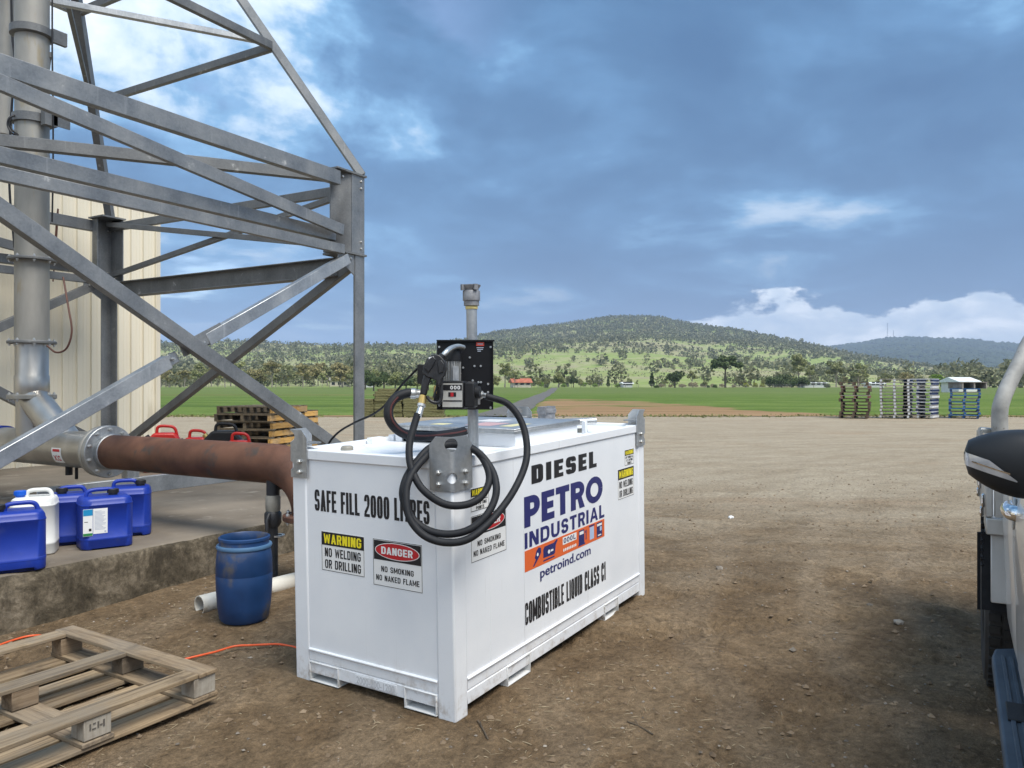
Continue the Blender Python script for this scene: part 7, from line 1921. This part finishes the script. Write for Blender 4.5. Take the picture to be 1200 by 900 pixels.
x, y, z = scatter(8000, 2.0, 9.0, 1)
den_ = fbm(x * .9, y * .9, 3, 201) + .35 * (1 - sst(np.hypot(x - 2.6, y - 2.6), .6, 2.4)) + .3 * (1 - sst(np.abs(y - 4.6), 0, .7))
kp = rng.random(len(x)) < np.clip(.12 + 1.5 * den_, .03, 1); x, y, z = x[kp], y[kp], z[kp]
n = len(x); L_ = .007 + .024 * rng.random(n) ** 2.5; th = rng.random(n) * 6.28; w_ = .0008 + .0010 * rng.random(n)
dx, dy = np.cos(th) * L_, np.sin(th) * L_; ex, ey = -np.sin(th) * w_, np.cos(th) * w_
zt = z + .003; dzv = (rng.random(n) - .35) * .008
V = np.stack([np.stack([x - dx - ex, y - dy - ey, zt], -1), np.stack([x + dx - ex, y + dy - ey, zt + dzv], -1), np.stack([x + dx + ex, y + dy + ey, zt + dzv], -1), np.stack([x - dx + ex, y - dy + ey, zt], -1),
              np.stack([x, y, zt + w_ * 1.6 + dzv / 2], -1)], 1)
f5 = np.array([(0, 1, 4), (1, 2, 4), (2, 3, 4), (3, 0, 4)])
tag(mesh_np("straw_litter", V.reshape(-1, 3), (f5[None] + (np.arange(n) * 5)[:, None, None]).reshape(-1, 3), STR), kind='stuff')
# a few single things lying about
def at_px(px, py):
    Z = 1.5 * 900 / (py - 451); v = ray_point(px, py, Z); return v.x, v.y, ground_z(v.x, v.y)
TWIG = mat("twig_bark", (0.06, 0.045, 0.03), (0.12, 0.09, 0.06), 12, rough=.9)
for (pa, pb, lab) in (((735, 850), (765, 866), "thin brown twig lying on the dirt in front of the tank"), ((560, 845), (572, 866), "bent thin twig lying by the corner of the tank")):
    a, b = at_px(*pa), at_px(*pb); mb = MB()
    a, b = Vector(a), Vector(b); m_ = (a + b) / 2 + Vector((.012, .01, .006))
    mb.tube(spline([a + Vector((0, 0, .006)), m_, b + Vector((0, 0, .005))], 4), .004, 6); mb.tube([m_, m_ + Vector((.03, .03, .01))], .0022, 5)
    tag(mb.build("twig", TWIG, smooth=60), lab, "twig")
for (px, py, r_, lab, c_) in ((857, 614, .035, "pale crumpled scrap lying on the gravel beyond the tank", ZINC), (843, 676, .030, "grey stone on the dirt between the tank and the truck", PEB), (1053, 741, .030, "dark grey stone on the dirt near the truck step", PEB), (1019, 720, .022, "small grey stone beside the larger one near the truck", PEB)):
    x, y, z = at_px(px, py); mb = MB(); k = len(ico_v)
    V = ico_v * (1 + .5 * (rng.random((k, 1)) - .5)) * r_ * np.array([1.3, 1, .55]) + np.array([x, y, z + r_ * .3]); mb.add([tuple(v) for v in V], [tuple(f) for f in ico_f])
    tag(mb.build("stone" if c_ is PEB else "scrap", PEB if c_ is PEB else WPRINT), lab, "stone" if c_ is PEB else "scrap")

# ------------------------------------------------------------------ air: thin haze so far hills go blue
hz = bpy.data.materials.new("haze_air"); hz.use_nodes = True
hn = NT(hz.node_tree); hn.n.remove(hn.n['Principled BSDF'])
pv_n = hn.node('ShaderNodeVolumePrincipled')
pv_n.inputs['Color'].default_value = (0.62, 0.76, 1.0, 1)
pv_n.inputs['Density'].default_value = HAZE
hn.put(hn.n['Material Output'].inputs['Volume'], pv_n.outputs[0])
mb = MB(); mb.box(-400, 9000, -7500, 8200, -3.0, 720)
hb = mb.build("haze", hz); tag(hb, kind='stuff')
bpy.context.view_layer.update()
